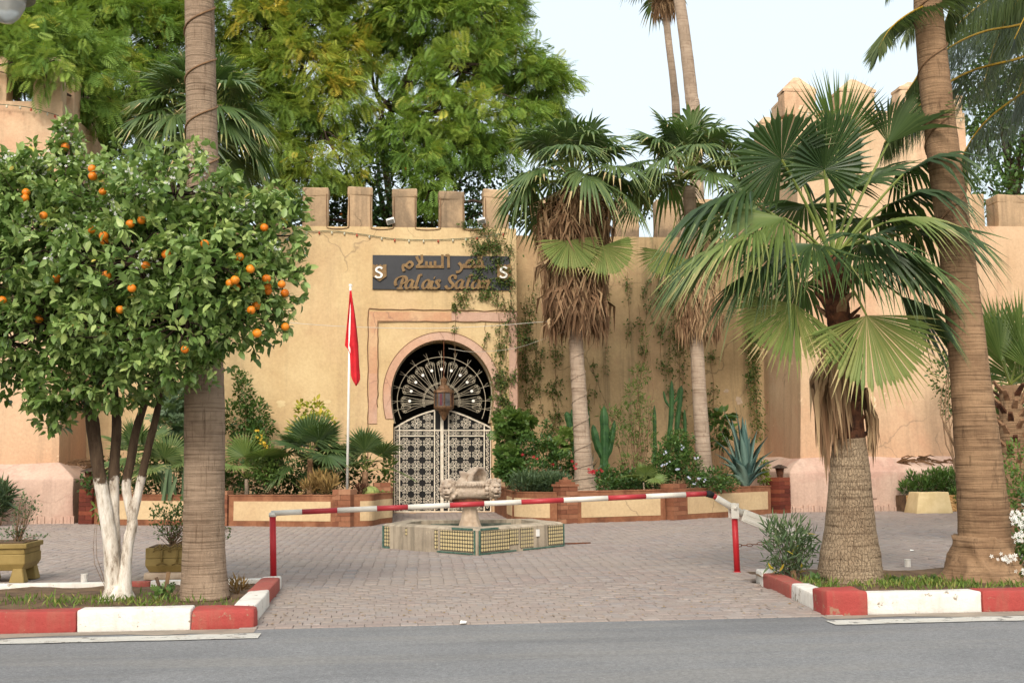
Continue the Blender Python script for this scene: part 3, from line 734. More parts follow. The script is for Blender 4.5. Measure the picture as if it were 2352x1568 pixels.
line3('conduit', wob((fx1+.02, WY-.035, fzb), (fx1+.02, WY-.035, fz0-.02)) + wob((fx1+.06, WY-.035, fz0-.02), (gx0, WY-.035, fz0-.02)), .012, 'groove', wall)
line3('conduit', wob((gx1+.01, WY-.03, .8), (gx1+.01, WY-.03, fz1)), .016, 'groove', wall)
# wires clipped round the battlements
for a, b in ((754, 798), (855, 901), (957, 1008), (1067, 1111)):
    pts = [(PX(a)-.05, WY-.01, ZM-.2), (PX(a)-.04, WY-.02, ZW+.1), (PX(a)+.03, WY-.02, ZW-.06), (PX(b)-.03, WY-.02, ZW-.05), (PX(b)+.05, WY-.02, ZW+.12), (PX(b)+.05, WY-.01, ZM-.25)]
    line3('conduit', smoothline(pts, 4), .012, 'groove', wall)
# plaster scars on the wall
def scar(parent, px, py, Y, wpx, hpx, mat, seed):
    c = P(px, py, Y); r = random.Random(seed); k = Y/FPX; n = 16; V = [(c[0], Y-.006, c[2])]
    for i in range(n):
        a = 2*math.pi*i/n; q = r.uniform(.55, 1.1)
        V.append((c[0]+math.cos(a)*wpx*k*q, Y-.005, c[2]+math.sin(a)*hpx*k*q))
    mk('plaster_scar', V, [(0, 1+i, 1+(i+1) % n) for i in range(n)], mat, parent)
scar(wall, 645, 927, WY, 12, 10, 'cream', 1); scar(wall, 678, 925, WY, 8, 5, 'cream', 2); scar(wall, 752, 922, WY, 12, 5, 'cream', 3)
scar(wb, 1698, 920, WB, 9, 14, 'paleStone', 4); scar(wb, 1668, 898, WB, 7, 5, 'paleStone', 5)

# ---------------------------------------------------------------- towers
def tower(label, xa, xb, ya, yb, ztop, merls, side, ledge, batter=0.3, zpl=1.3):
    """battered tower on a wider plinth"""
    t_ = thing('tower', label, 'tower', ((xa+xb)/2, ya, 0))
    b = batter
    V = [(xa, ya, 0), (xb, ya, 0), (xb, yb, 0), (xa, yb, 0), (xa+b, ya+b, ztop), (xb-b, ya+b, ztop), (xb-b, yb, ztop), (xa+b, yb, ztop)]
    o = mk('wall', V, [(0, 1, 5, 4), (1, 2, 6, 5), (2, 3, 7, 6), (3, 0, 4, 7), (4, 5, 6, 7)], 'tower', t_)
    roughen(o, 7, .05, .7, 3, False)
    l = ledge
    V = [(xa-l, ya-l, -.05), (xb+l, ya-l, -.05), (xb+l, yb, -.05), (xa-l, yb, -.05),
         (xa-l, ya-l, zpl-.2), (xb+l, ya-l, zpl-.2), (xb+l, yb, zpl-.2), (xa-l, yb, zpl-.2),
         (xa-.02, ya-.02, zpl+.22), (xb+.02, ya-.02, zpl+.22), (xb+.02, yb, zpl+.22), (xa-.02, yb, zpl+.22)]
    p = mk('plinth', V, [(0, 1, 5, 4), (1, 2, 6, 5), (3, 0, 4, 7), (4, 5, 9, 8), (5, 6, 10, 9), (7, 4, 8, 11), (8, 9, 10, 11)], 'plinth', t_)
    bevel(p, .05, 2); roughen(p, 5, .07, 1.3, 6)
    # crumbled foot
    n = 90; xs = np.linspace(xa-l-.05, xb+l+.05, n); f = MB()
    for i in range(n-1):
        h = .1+RNG.uniform(0, .09); d = RNG.uniform(.02, .07)
        f.box((xs[i], ya-l-d, -.03), (xs[i+1]-.01, ya-l+.1, h))
    f.build('plinth_foot', 'kred2' if False else 'plinth', t_)
    for i, (mx0, mx1, mz, py_) in enumerate(merls):
        merlon(t_, mx0, mx1, ya+b+.03, ya+b+.63, ztop, mz, 'tower', py_, seed=40+i)
    for i, (my0, my1, mz, py_) in enumerate(side):
        xs_ = (xa+b+.03, xa+b+.63) if xa > 0 else (xb-b-.63, xb-b-.03)
        merlon(t_, xs_[0], xs_[1], my0, my1, ztop, mz, 'tower', py_, seed=60+i)
    return t_
TRY = 32.75
zc_ = P(1900, 253, TRY+.3)[2]; zm_ = P(1840, 170, TRY+.3)[2]
mx = lambda px, py=230: P(px, py, TRY+.3)[0]
tr = tower('tall orange-pink corner tower behind the leaning palm', 11.72, 17.55, TRY, 38.6, zc_,
           [(mx(1802), mx(1876), zm_, .5), (mx(1930), mx(2012), zm_-.02, .45), (mx(2068), mx(2140), zm_-.05, .3), (mx(2186), 17.25-.02, zm_-.4, .2)],
           [(34.6, 35.35, zm_-.1, .3), (36.4, 37.2, zm_-.2, .3)], .5)
TLY = 31.75
zcl = P(50, 232, TLY+.3)[2]; ml = lambda px: P(px, 200, TLY+.3)[0]
tl = tower('sunlit orange-pink corner tower behind the orange tree', -15.5, -8.5, TLY, 37.5, zcl,
           [(ml(75), -8.83, zcl+1.35, .25), (ml(-52), ml(14), zcl+1.35, .25), (ml(-185), ml(-115), zcl+1.35, .25)],
           [(33.4, 34.1, zcl+1.3, .25), (35.4, 36.2, zcl+1.3, .25)], .5)
# putlog hole, its shade given by a dark block, meter hatch on the right plinth
c = P(79, 370, TLY+.2)
for dx, dz, w_, h_ in ((-.09, 0, .02, .2), (.09, 0, .02, .2), (0, -.09, .2, .02), (0, .09, .2, .02)):
    MB().box((c[0]+dx-w_/2, c[1]-.06, c[2]+dz-h_/2), (c[0]+dx+w_/2, c[1]+.1, c[2]+dz+h_/2)).build('putlog_edge', 'tower', tl)
MB().box((c[0]-.08, c[1]-.045, c[2]-.08), (c[0]+.08, c[1]+.09, c[2]+.08)).build('putlog_shade', 'barkdark', tl)
c = P(2002, 1122, TRY-.5)
bevel(MB().box((c[0]-.34, c[1]-.03, c[2]-.27), (c[0]+.14, c[1]+.1, c[2]+.3)).build('meter_hatch', 'plinth', tr), .01)
# the lower wall running off to the right
wr = thing('boundary_wall', 'lower wall with rounded battlements running off beyond the right tower', 'wall', (20, 36, 0))
zr = P(2320, 520, 36)[2]; zr2 = P(2320, 447, 36)[2]
MB().box((17.4, 36, 0), (34, 37, zr)).build('wall', 'tower', wr)
for i, (a, b) in enumerate(((2233, 2262), (2292, 2362), (2400, 2470), (2510, 2580))):
    merlon(wr, P(a, 480, 36)[0], P(b, 480, 36)[0], 36.02, 36.75, zr, zr2, 'cap', 0, seed=80+i)

# ================================================================ PLANTER WALLS
def facing(p, q):
    d = unit(np.array([q[0]-p[0], q[1]-p[1], 0])); n = np.array([d[1], -d[0], 0]); return d, n
def wallseg(parent, p, q, h, th=.22, panel=True, m0=.16, m1=.16, hb=.13, ht=.13, z0=-.03):
    d, n = facing(p, q); L = math.hypot(q[0]-p[0], q[1]-p[1]); c = np.array([(p[0]+q[0])/2, (p[1]+q[1])/2, 0])
    o = MB().obox(c-n*th/2+np.array([0, 0, (h+z0)/2]), (d, n, (0, 0, 1)), (L/2, th/2, (h-z0)/2)).build('wall_segment', 'clay', parent)
    bevel(o, .012, 1)
    MB().obox(c-n*th/2+np.array([0, 0, h+.012]), (d, n, (0, 0, 1)), (L/2+.004, th/2+.012, .014)).build('coping', 'clay', parent)
    if panel and L > m0+m1+.1:
        cc = c + d*(m0-m1)/2; pl = MB().obox(cc+n*.003+np.array([0, 0, (hb+h-ht)/2]), (d, n, (0, 0, 1)), ((L-m0-m1)/2, .004, (h-ht-hb)/2)).build('panel', 'panel', parent)
        roughen(pl, 4, .003, 5, 1, False)
def curveseg(parent, pts, h, th=.2, panel=True):
    pts = [np.array([p[0], p[1], 0]) for p in pts]; n = len(pts)
    N = []
    for i in range(n):
        d = unit(pts[min(i+1, n-1)]-pts[max(i-1, 0)]); N.append(np.array([d[1], -d[0], 0]))
    def strip(o0, o1, za, zb, i0=0, i1=n):
        V = []; F = []; idx = list(range(i0, i1))
        for i in idx:
            a = pts[i]+N[i]*o0; b = pts[i]+N[i]*o1
            V += [(*a[:2], za), (*b[:2], za), (*b[:2], zb), (*a[:2], zb)]
        for k_ in range(len(idx)-1):
            for e in range(4): F.append((4*k_+e, 4*(k_+1)+e, 4*(k_+1)+(e+1) % 4, 4*k_+(e+1) % 4))
        F += [(0, 1, 2, 3), (4*len(idx)-1, 4*len(idx)-2, 4*len(idx)-3, 4*len(idx)-4)]
        return V, F
    V, F = strip(-th, 0, -.03, h); mk('wall_segment', V, F, 'clay', parent)
    V, F = strip(-th-.012, .012, h+.001, h+.026); mk('coping', V, F, 'clay', parent)
    if panel:
        V, F = strip(-.01, .006, .13, h-.13, 2, n-2); mk('panel', V, F, 'panel', parent)
def pillar(parent, c, dvec, w, dp, h, courses=8, mat='brick', step=False):
    """coursed pillar, brick by brick"""
    d = unit(np.array([dvec[0], dvec[1], 0])); n = np.array([d[1], -d[0], 0]); c = np.array([c[0], c[1], 0])
    ch = h/courses
    MB().obox(c+np.array([0, 0, h/2-.02]), (d, n, (0, 0, 1)), (w/2-.012, dp/2-.012, h/2-.01)).build('pillar_core', 'groove', parent)
    for k_ in range(courses):
        cut = (.5 if k_ % 2 else .33)+RNG.uniform(-.06, .06)
        parts_ = [(-w/2, -w/2+w*cut), (-w/2+w*cut, w/2)] if mat == 'brick' or k_ % 2 else [(-w/2, w/2)]
        for (a, b) in parts_:
            e = RNG.uniform(0, .008)
            MB().obox(c+d*((a+b)/2)+np.array([0, 0, (k_+.5)*ch]), (d, n, (0, 0, 1)), ((b-a)/2-.004, dp/2+e, ch/2-.004), RNG.random()).build('brick', mat, parent, tint=True)
    if step:
        for k_, f in enumerate((1.12, .8, .5, .22)):
            MB().obox(c+np.array([0, 0, h+.055*k_+.027]), (d, n, (0, 0, 1)), (w/2*f, dp/2*f, .0265), RNG.uniform(.4, .9)).build('brick', mat, parent, tint=True)
PHT = .72
pL = thing('planter_wall', 'low terracotta-framed planter wall with cream panels under the flagpole', 'planter wall', (-3.9, 29.3, 0))
a0 = G(212, 1203); a1 = G(508, 1207); a2 = G(524, 1207.5); a3 = G(770, 1209.5); a4 = G(812, 1208.5)
pillar(pL, (G(203, 1203)+np.array([0, .12, 0])), a1-a0, .42, .34, .88, 8, 'brickdark')
wallseg(pL, a0, a1, PHT)
wallseg(pL, a2, a3, PHT, m0=.14, m1=.12)
pillar(pL, ((a1+a2)/2+np.array([0, .1, 0])), a3-a1, .26, .3, .84)
pillar(pL, ((a3+a4)/2+np.array([0, .1, 0])), a3-a2, .46, .4, .87, 7)
e1 = G(906, 1199)
cur = smoothline([a4, a4+np.array([.42, .12, 0]), e1+np.array([-.35, -.62, 0]), e1+np.array([-.08, -.12, 0]), e1+np.array([-.05, .35, 0])], 6)
curveseg(pL, cur, PHT)
wallseg(pL, e1+np.array([-.05, .36, 0]), (e1[0]-.03, WY-.05), PHT, panel=False)
pillar(pL, e1+np.array([-.32, .45, 0]), (1, .1), .42, .34, .98, 9)
pR = thing('planter_wall', 'low terracotta-framed planter wall with cream panels behind the barrier boom', 'planter wall', (6.5, 28.6, 0))
b0 = G(1178, 1197); b1 = G(1280, 1201.5); b2 = G(1322, 1201); b3 = G(1530, 1194); b4 = G(1571, 1192.5); b5 = G(1772, 1179); b6 = G(1812, 1177)
wallseg(pR, (b0[0], WY-.05), b0+np.array([0, 1.6, 0]), PHT, panel=False)
wallseg(pR, b0+np.array([-.0, 1.59, 0]), b0+np.array([0, .05, 0]), PHT, m0=.12, m1=.12)
curveseg(pR, smoothline([b0+np.array([.0, .04, 0]), b0+np.array([.12, -.3, 0]), b0*.5+b1*.5+np.array([0, -.28, 0]), b1], 6), PHT)
pillar(pR, b0+np.array([.28, .75, 0]), (1, 0), .4, .34, .96, 9)
pillar(pR, (b1+b2)/2+np.array([0, .12, 0]), b3-b2, .46, .42, .88, 8, step=True)
wallseg(pR, b2, b3, PHT+.02)
pillar(pR, (b3+b4)/2+np.array([0, .12, 0]), b5-b3, .5, .42, .9, 8)
wallseg(pR, b4, b5, PHT+.02)
pillar(pR, (b5+b6)/2+np.array([0, .12, 0]), b5-b4, .52, .44, .98, 9, 'brickdark')
def soilpoly(pts, z, name='planting_bed'):
    from mathutils import noise as mn
    bm = bmesh.new(); vs_ = [bm.verts.new((p[0], p[1], z)) for p in pts]; f = bm.faces.new(vs_)
    bmesh.ops.triangulate(bm, faces=[f]); bmesh.ops.subdivide_edges(bm, edges=bm.edges[:], cuts=5, use_grid_fill=True)
    for v_ in bm.verts: v_.co.z += .05*mn.noise(v_.co*1.7)
    me = bpy.data.meshes.new(name); bm.to_mesh(me); bm.free(); me.materials.append(M['soil'])
    o = bpy.data.objects.new(name, me); COL.objects.link(o); return structure(o)
ins = np.array([0, .1, 0])
soilpoly([a0+ins, a3+ins, a4+ins, e1+np.array([-.1, .4, 0]), (e1[0]-.1, WY-.02), (-8.1, WY-.02)], .62)
soilpoly([b0+np.array([.1, .2, 0]), b1+ins, b3+ins, b5+ins, (11.2, WB-.02), (XR+.05, WB-.02), (XR+.05, WY-.02), (b0[0]+.1, WY-.02)], .62)

# ================================================================ GATE
GY = WY+.42
def zg(zx, zy, Y=GY):
    p = z6(zx, zy, WY); return np.array([p[0], Y, p[2]])
gate = thing('iron_gate', 'white wrought-iron double gate with scrollwork under the horseshoe arch', 'gate', (AX, GY, 0))
def spiral(c, a0, turns, r0, r1, n=9):
    return [(c[0]+math.cos(a0+turns*2*math.pi*i/n)*(r0+(r1-r0)*i/n), c[1]+math.sin(a0+turns*2*math.pi*i/n)*(r0+(r1-r0)*i/n)) for i in range(n+1)]
def flatcurve(m, pts, r, y=0.0):
    m.tube([(x, y, z) for x, z in pts], r, 4, True, phase=.785)
def bar(m, p, q, w, d=.03, y=GY):
    """straight flat bar between two places in the gate's plane"""
    p, q = np.array([p[0], y, p[1]]), np.array([q[0], y, q[1]]); dd = unit(q-p); n = np.array([-dd[2], 0, dd[0]])
    m.obox((p+q)/2, (dd, (0, 1, 0), n), (np.linalg.norm(q-p)/2, d/2, w/2))
g2 = lambda zx, zy: (zg(zx, zy)[0], zg(zx, zy)[2])
# one rosette cell of scrolls, one border scroll
CW = 96.6*U6
m = MB(); S = CW
for k in range(4):
    ca, sa = math.cos(k*math.pi/2), math.sin(k*math.pi/2)
    s1 = spiral((.14, .34), rad(250), -1.1, .115, .045)[::-1]
    s2 = spiral((.34, .14), rad(200), 1.1, .115, .045)
    cu = s1 + [(.07, .2), (.09, .09), (.2, .07)] + s2
    flatcurve(m, [((ca*x-sa*z)*S, (sa*x+ca*z)*S) for x, z in cu], .0095, .001*k)
    flatcurve(m, [((ca*x-sa*z)*S, (sa*x+ca*z)*S) for x, z in ((.1, .1), (.2, .2), (.27, .27))], .007, .012+.001*k)
star = [(0.13*math.cos(a)*S*(1 if i % 2 == 0 else .45), 0.13*math.sin(a)*S*(1 if i % 2 == 0 else .45)) for i, a in enumerate(np.arange(8)*math.pi/4)]
m.add([(0, -.016, 0)]+[(x, -.012, z) for x, z in star], [(0, 1+i, 1+(i+1) % 8) for i in range(8)])
tmp = m.build('scroll_rosette', 'gatewhite'); ROS = tmp.data; bpy.data.objects.remove(tmp)
m = MB(); bw = 42*U6
c1 = spiral((.0, .3), rad(180), 1.3, .26, .08); c2 = spiral((.0, -.3), rad(0), 1.3, .26, .08)
flatcurve(m, [(x*bw, z*bw*1.6) for x, z in c1[::-1]] + [(-.25*bw, .1*bw), (.25*bw, -.1*bw)] + [(x*bw, z*bw*1.6) for x, z in c2], .010)
flatcurve(m, [(-.45*bw, -1.0*bw), (.45*bw, -.55*bw)], .008, .01)
tmp = m.build('border_scroll', 'gatewhite'); BSC = tmp.data; bpy.data.objects.remove(tmp)
def topz(zx):                                        # arched top of the leaves
    return float(np.interp(zx, [150, 197, 260, 350, 430, 493, 555, 612, 680, 760, 850, 912, 968], [800, 772, 735, 692, 664, 648, 640, 648, 668, 697, 738, 765, 795]))
for side, (o, i1, i2, ctr) in enumerate(((154, 197, 493, 545), (966, 912, 612, 566))):
    xo = zg(o, 900)[0]
    f = MB()
    for zx, w_ in ((o, 9), (i1, 10), (i2, 10)): bar(f, g2(zx, 1505), g2(zx, topz(zx)+3), w_*U6, .045)
    bar(f, g2(ctr-(4 if side else -4), 1508), g2(ctr-(4 if side else -4), 690), 13*U6, .06)
    lo_, hi_ = min(o, ctr), max(o, ctr)
    for zy, w_ in ((815, 11), (1500, 11)): bar(f, g2(lo_-3, zy), g2(hi_+3, zy), w_*U6, .05, GY-.002)
    a, b = min(i1, i2), max(i1, i2)
    bar(f, g2(a, 862), g2(b, 862), 10*U6, .043, GY-.003)
    xs = np.linspace(min(o, i2), max(o, i2), 14)
    for p, q in zip(xs[:-1], xs[1:]): bar(f, g2(p-2, topz(p)), g2(q+2, topz(q)), 13*U6, .055, GY-.004)
    leaf = f.build('gate_leaf', 'gatewhite', gate)
    for r_ in range(6):
        for c_ in range(3):
            p = zg(a+(c_+.5)*96.6, 868+(r_+.5)*96.4+6); inst(ROS, 'scroll_rosette', leaf, p)
    for c_ in range(3):
        p = zg(a+(c_+.5)*96.6, 1475); inst(ROS, 'scroll_rosette', leaf, p, (0, 0, 0), (1, 1, .45))
        zx = a+(c_+.5)*96.6
        av = 808-(topz(zx)+14); nn_ = 2 if av > 112 else 1
        for q in range(nn_): inst(ROS, 'scroll_rosette', leaf, zg(zx, 806-av/nn_*(q+.5)), (0, 0, 0), (1, 1, av/nn_/96.6))
        p = zg(zx, 839); inst(ROS, 'scroll_rosette', leaf, p, (0, 0, 0), (1, 1, .36))
    for zx in ((o+i1)/2, (i2+ctr)/2):
        for r_ in range(9): inst(BSC, 'border_scroll', leaf, zg(zx, 850+r_*74), (0, math.pi if side else 0, 0))
    xs = np.linspace(lo_, hi_, 16)
    top_ = [(zg(x, 0)[0], GY+.05, zg(0, topz(x))[2]) for x in xs]; bot_ = [(zg(x, 0)[0], GY+.05, zg(0, 1500)[2]) for x in xs]
    mk('shade_sheet', top_+bot_, [(16+k, 17+k, k+1, k) for k in range(15)], 'sheet', leaf)  # added black sheet gives the darkness seen through the scrollwork
# fanlight: rim and rays round a hub behind the lantern
FC = zg(552, 568)
f = MB()
for rr in (1.0,):
    pts = []
    for z in list(np.linspace(ZS, AZ, 6)) + [AZ+BT*math.sin(a) for a in np.linspace(.06, math.pi/2, 16)]: pts.append((AX-half(z)+.03, GY, z))
    pts = pts + [(2*AX-x, y, z) for x, y, z in pts[::-1][1:]]
    f.tube(pts, .016, 4, phase=.785)
f.tube([(FC[0]+372*U6*math.cos(a), GY, FC[2]+372*U6*math.sin(a)) for a in np.linspace(rad(-24), rad(204), 40)], .011, 4, phase=.785)
f.tube([(FC[0]+148*U6*math.cos(a), GY+.012, FC[2]+148*U6*math.sin(a)) for a in np.linspace(rad(-10), rad(190), 24)], .008, 4, phase=.785)
fan = f.build('fanlight', 'ironwhite', gate)
def rayunit(r_end):
    m = MB(); u = U6
    flatcurve(m, [(40*u, 0), (360*u, 0)], .007)
    for sg in (-1, 1):
        flatcurve(m, [(60*u, sg*4*u), (200*u, sg*14*u), (322*u, sg*40*u)], .007, .006+.002*sg)
        flatcurve(m, [(x*u, sg*z*u) for x, z in [(262, 6), (300, 18), (322, 26)]+spiral((316, 30), rad(20), -1.1, 17, 5, 8)], .008, .012+.002*sg)
        flatcurve(m, [(x*u, sg*z*u) for x, z in spiral((150, 12), rad(-60), 1.1, 12, 4, 7)], .007, .018)
        flatcurve(m, [(x*u, sg*z*u) for x, z in spiral((330, 12), rad(120), -1.0, 14, 5, 7)], .007, .02)
    flatcurve(m, [(360*u, 0), (r_end*u, 0)], .008, .003)
    flatcurve(m, [(372*u, 3*u), (r_end*u-.02, 24*u)], .006, .009)
    return m
tmp = rayunit(425).build('fan_ray', 'ironwhite'); RAY = tmp.data; bpy.data.objects.remove(tmp)
dm = MB(); n = 14
dm.add([(0, -.02, 0)]+[(12.5*U6*math.cos(2*math.pi*i/n), -.016, 12.5*U6*math.sin(2*math.pi*i/n)) for i in range(n)]+[(12.5*U6*math.cos(2*math.pi*i/n), .006, 12.5*U6*math.sin(2*math.pi*i/n)) for i in range(n)],
       [(0, 1+(i+1) % n, 1+i) for i in range(n)]+[(1+i, 1+(i+1) % n, 1+n+(i+1) % n, 1+n+i) for i in range(n)])
tmp = dm.build('fan_disc', 'white'); DSC = tmp.data; bpy.data.objects.remove(tmp)
for i in range(-1, 12):
    a = rad(18*i)
    if i in (-1, 11):
        a = rad(-11 if i < 0 else 191)
    inst(RAY, 'fan_ray', fan, FC, (0, -a, 0), (1, 1, 1))
    if 0 <= i <= 10: inst(DSC, 'fan_disc', fan, FC+np.array([math.cos(a)*268*U6, -.01, math.sin(a)*268*U6]))
# sill under the gate
structure(bevel(MB().box((AX-HJ-.02, GY-.35, -.03), (AX+HJ+.02, GY+.5, zg(0, 1510)[2])).build('threshold', 'wall'), .02))

# ---------------------------------------------------------------- lantern
LY = WY+.02
lc = z6(566, 560, LY); lam = thing('hanging_lantern', 'large eight-sided brass lantern with dark glass hanging in the gate arch', 'lantern', lc)
lz = lambda zy: z6(566, zy, LY)[2]
def octo(prof, mat, name, n=8, smooth=False):
    return MB().lathe(prof, n, (lc[0], LY, 0), rot=None).build(name, mat, lam, smooth)
r = 84*U6
octo([(.05*r, lz(738)), (.2*r, lz(722)), (.32*r, lz(700)), (.5*r, lz(672)), (.56*r, lz(655))], 'lanternmetal', 'lower_cone')
octo([(.7*r, lz(655)), (.98*r, lz(636)), (1.02*r, lz(622)), (.97*r, lz(618))], 'lanternmetal', 'lower_ring')
octo([(.9*r, lz(619)), (.9*r, lz(508))], 'glassdark', 'glass_body')
for k in range(8):
    a0_, a1_ = 2*math.pi*k/8, 2*math.pi*(k+1)/8
    p0 = np.array([lc[0]+math.cos(a0_)*.92*r, LY+math.sin(a0_)*.92*r, 0])
    MB().tube([p0+[0, 0, lz(619)], p0+[0, 0, lz(508)]], .022, 4).build('corner_bar', 'lanternmetal', lam)
    if k % 2 == 1:
        p1 = np.array([lc[0]+math.cos(a1_)*.92*r, LY+math.sin(a1_)*.92*r, 0]); q0, q1 = p0*.7+p1*.3, p0*.3+p1*.7
        mk('glass_pane', [q0+[0, 0, lz(612)], q1+[0, 0, lz(612)], q1+[0, 0, lz(516)], q0+[0, 0, lz(516)]], [(0, 1, 2, 3)], 'glassred', lam)
octo([(.97*r, lz(510)), (1.04*r, lz(504)), (1.0*r, lz(488)), (.6*r, lz(470)), (.5*r, lz(452)), (.28*r, lz(440)), (.3*r, lz(420))], 'lanternmetal', 'upper_dome')
octo([(.3*r, lz(419)), (.36*r, lz(395)), (.2*r, lz(388)), (.12*r, lz(378)), (.06*r, lz(372))], 'lanternmetal', 'crown')
MB().tube([(lc[0], LY, lz(373)), (lc[0], LY, AZ+BT+.02)], .012, 5).build('chain', 'rust', lam)

# ================================================================ SIGN
SY = WY-.05
def z5(zx, zy, Y=SY):
    return P((900+zx/5.6)*.91875, (600+zy/5.6)*.91875, Y)
c0, c1 = z5(175, 690), z5(2092, 228)
sign = thing('name_sign', 'long slate-grey sign board with gold Arabic and Latin lettering above the gate', 'sign', (c0[0], SY, c0[2]))
bevel(MB().box((c0[0], SY, c0[2]), (c1[0], WY-.003, c1[2])).build('board', 'signboard', sign), .008, 1)
u5 = (c1[0]-c0[0])/(2092-175)
def stroke(pts, wmax, wmin, ang, name, mat, parent, y0=0.0, dep=.045, sm=5, taper=True):
    """pen stroke: broad nib held at one angle, cut out of thick plate"""
    L = [np.array([z5(x, y)[0], z5(x, y)[2]]) for x, y in pts]
    L = smoothline(L, sm) if sm > 1 else L
    V = []; F = []; n = len(L); nib = np.array([math.cos(ang), math.sin(ang)])
    for i, p in enumerate(L):
        d = unit(L[min(i+1, n-1)]-L[max(i-1, 0)]); q = np.array([-d[1], d[0]])
        w_ = (wmin + (wmax-wmin)*abs(q@nib))*u5/2
        yy = SY-dep-y0-.0004*i
        a, b = p+q*w_, p-q*w_
        V += [(a[0], yy, a[1]), (b[0], yy, b[1]), (a[0], SY-.001, a[1]), (b[0], SY-.001, b[1])]
    for i in range(n-1):
        j, k_ = 4*i, 4*i+4
        F += [(j, j+1, k_+1, k_), (j+2, j, k_, k_+2), (j+1, j+3, k_+3, k_+1)]
    F += [(0, 2, 3, 1), (4*n-4, 4*n-3, 4*n-1, 4*n-2)]
    return mk(name, V, F, mat, parent)
def letters(glyphs, wmax, wmin, ang, off=0):
    for gi, strokes_ in enumerate(glyphs):
        par = None
        for si, (pts, sm) in enumerate(strokes_):
            o = stroke(pts, wmax, wmin, ang, 'letter' if par is None else 'letter_stroke', 'gold', par or sign, .002*si, sm=sm)
            par = par or o
ka = lambda dx: [([(742+dx, 572), (700+dx, 562), (655+dx, 600), (640+dx, 650), (660+dx, 678), (700+dx, 660), (738+dx, 590)], 5), ([(748+dx, 566), (724+dx, 640), (728+dx, 676), (768+dx, 660)], 5)]
kl_ = lambda dx: [([(872+dx, 492), (838+dx, 490), (818+dx, 530), (786+dx, 630), (788+dx, 676), (826+dx, 664)], 5)]
latin = [
    [([(608, 530), (590, 580), (560, 672)], 4), ([(508, 640), (492, 600), (512, 550), (560, 518), (622, 514), (652, 545), (640, 588), (598, 612), (568, 604)], 5), ([(514, 678), (600, 678)], 1)],
    ka(0), kl_(0), ka(236),
    [([(1022, 574), (996, 640), (1004, 678), (1046, 664)], 5), ([(1034, 528), (1046, 534)], 1)],
    [([(1126, 582), (1092, 562), (1068, 590), (1096, 626), (1100, 660), (1060, 680), (1026, 664)], 5)],
    [([(1328, 548), (1334, 512), (1290, 498), (1252, 535), (1266, 585), (1302, 625), (1276, 674), (1222, 676), (1196, 640)], 5)],
    ka(700), kl_(714), ka(930),
    [([(1694, 574), (1664, 680)], 4), ([(1684, 620), (1728, 566), (1744, 590), (1716, 680)], 5), ([(1738, 620), (1786, 566), (1802, 592), (1776, 656), (1788, 680), (1830, 664)], 5)],
]
letters(latin, 44, 15, rad(20))
arab = [
    [([(700, 300), (736, 346), (690, 392), (648, 350), (700, 300)], 5), ([(660, 372), (606, 352), (602, 400), (618, 440)], 4)],
    [([(780, 376), (1176, 376)], 1), ([(862, 206), (866, 300), (836, 330), (806, 372)], 3), ([(792, 232), (812, 280), (852, 330)], 3), ([(930, 300), (930, 370)], 1), ([(988, 306), (988, 370)], 1), ([(1050, 296), (1050, 370)], 1), ([(1152, 206), (1152, 376)], 1)],
    [([(1238, 206), (1238, 392)], 1), ([(1196, 222), (1244, 212)], 1)],
    [([(1380, 320), (1416, 360), (1418, 410), (1388, 444), (1342, 452)], 4)],
    [([(1416, 376), (1744, 376)], 1), ([(1440, 340), (1466, 368), (1506, 300), (1560, 290), (1588, 326), (1562, 366)], 4), ([(1640, 362), (1640, 310), (1690, 290), (1712, 330), (1700, 368)], 4), ([(1650, 248), (1672, 248)], 1), ([(1690, 248), (1712, 248)], 1)],
]
letters(arab, 40, 30, rad(45))
for ex in (175, 1918):
    pts = [(0, 345), (28, 345), (28, 358), (48, 358), (48, 345), (74, 345), (74, 358), (98, 358), (98, 345), (122, 345), (122, 358), (146, 358), (146, 345), (196, 345), (196, 510), (100, 580), (0, 512)]
    L = [z5(ex+x, y) for x, y in pts]; n = len(L)
    V = [(p[0], SY-.05, p[2]) for p in L]+[(p[0], SY-.001, p[2]) for p in L]
    em = mk('emblem', V, [tuple(range(n-1, -1, -1))]+[(i, (i+1) % n, n+(i+1) % n, n+i) for i in range(n)], 'gold', sign)
    dx = ex-175
    stroke([(312+dx, 405), (275+dx, 384), (232+dx, 405), (232+dx, 440), (275+dx, 462), (304+dx, 490), (286+dx, 524), (240+dx, 528), (212+dx, 508)], 30, 22, rad(0), 'emblem_letter', 'white', em, .02, .055)

# ================================================================ FLAG
fb = P(797, 1120, 29.5); fb[2] = .6; ft = P(805, 658, 29.5)
pole = thing('flagpole', 'slim white flagpole standing in the left planter', 'flagpole', fb)
MB().tube([fb, ft], [.035, .028], 10).build('pole', 'white', pole, True)
MB().lathe([(.034, 0), (.045, .01), (.045, .05), (.03, .06), (.001, .065)], 10, ft).build('finial', 'white', pole)
rows = [(668, 803, 807), (690, 802, 810), (715, 800, 814), (745, 797, 818), (775, 794, 821), (794, 792, 823), (802, 799, 823), (812, 803.5, 823.5), (840, 805, 825), (862, 806, 827), (872, 809, 827), (880, 814, 823), (886, 817, 819)]
V = []; nc = 9
for (py, xa, xb) in rows:
    for k in range(nc):
        u = k/(nc-1); p = P(xa+(xb-xa)*u, py, 29.5); p[1] = 29.44 - .07*math.sin(u*math.pi*2.3+py*.012)*min(1, (py-660)/60) ; V.append(p)
flag = mk('flag', V, [(r_*nc+k, r_*nc+k+1, (r_+1)*nc+k+1, (r_+1)*nc+k) for r_ in range(len(rows)-1) for k in range(nc-1)], 'flag', None, True, org=ft)
sm_ = flag.modifiers.new('solid', 'SOLIDIFY'); sm_.thickness = .006
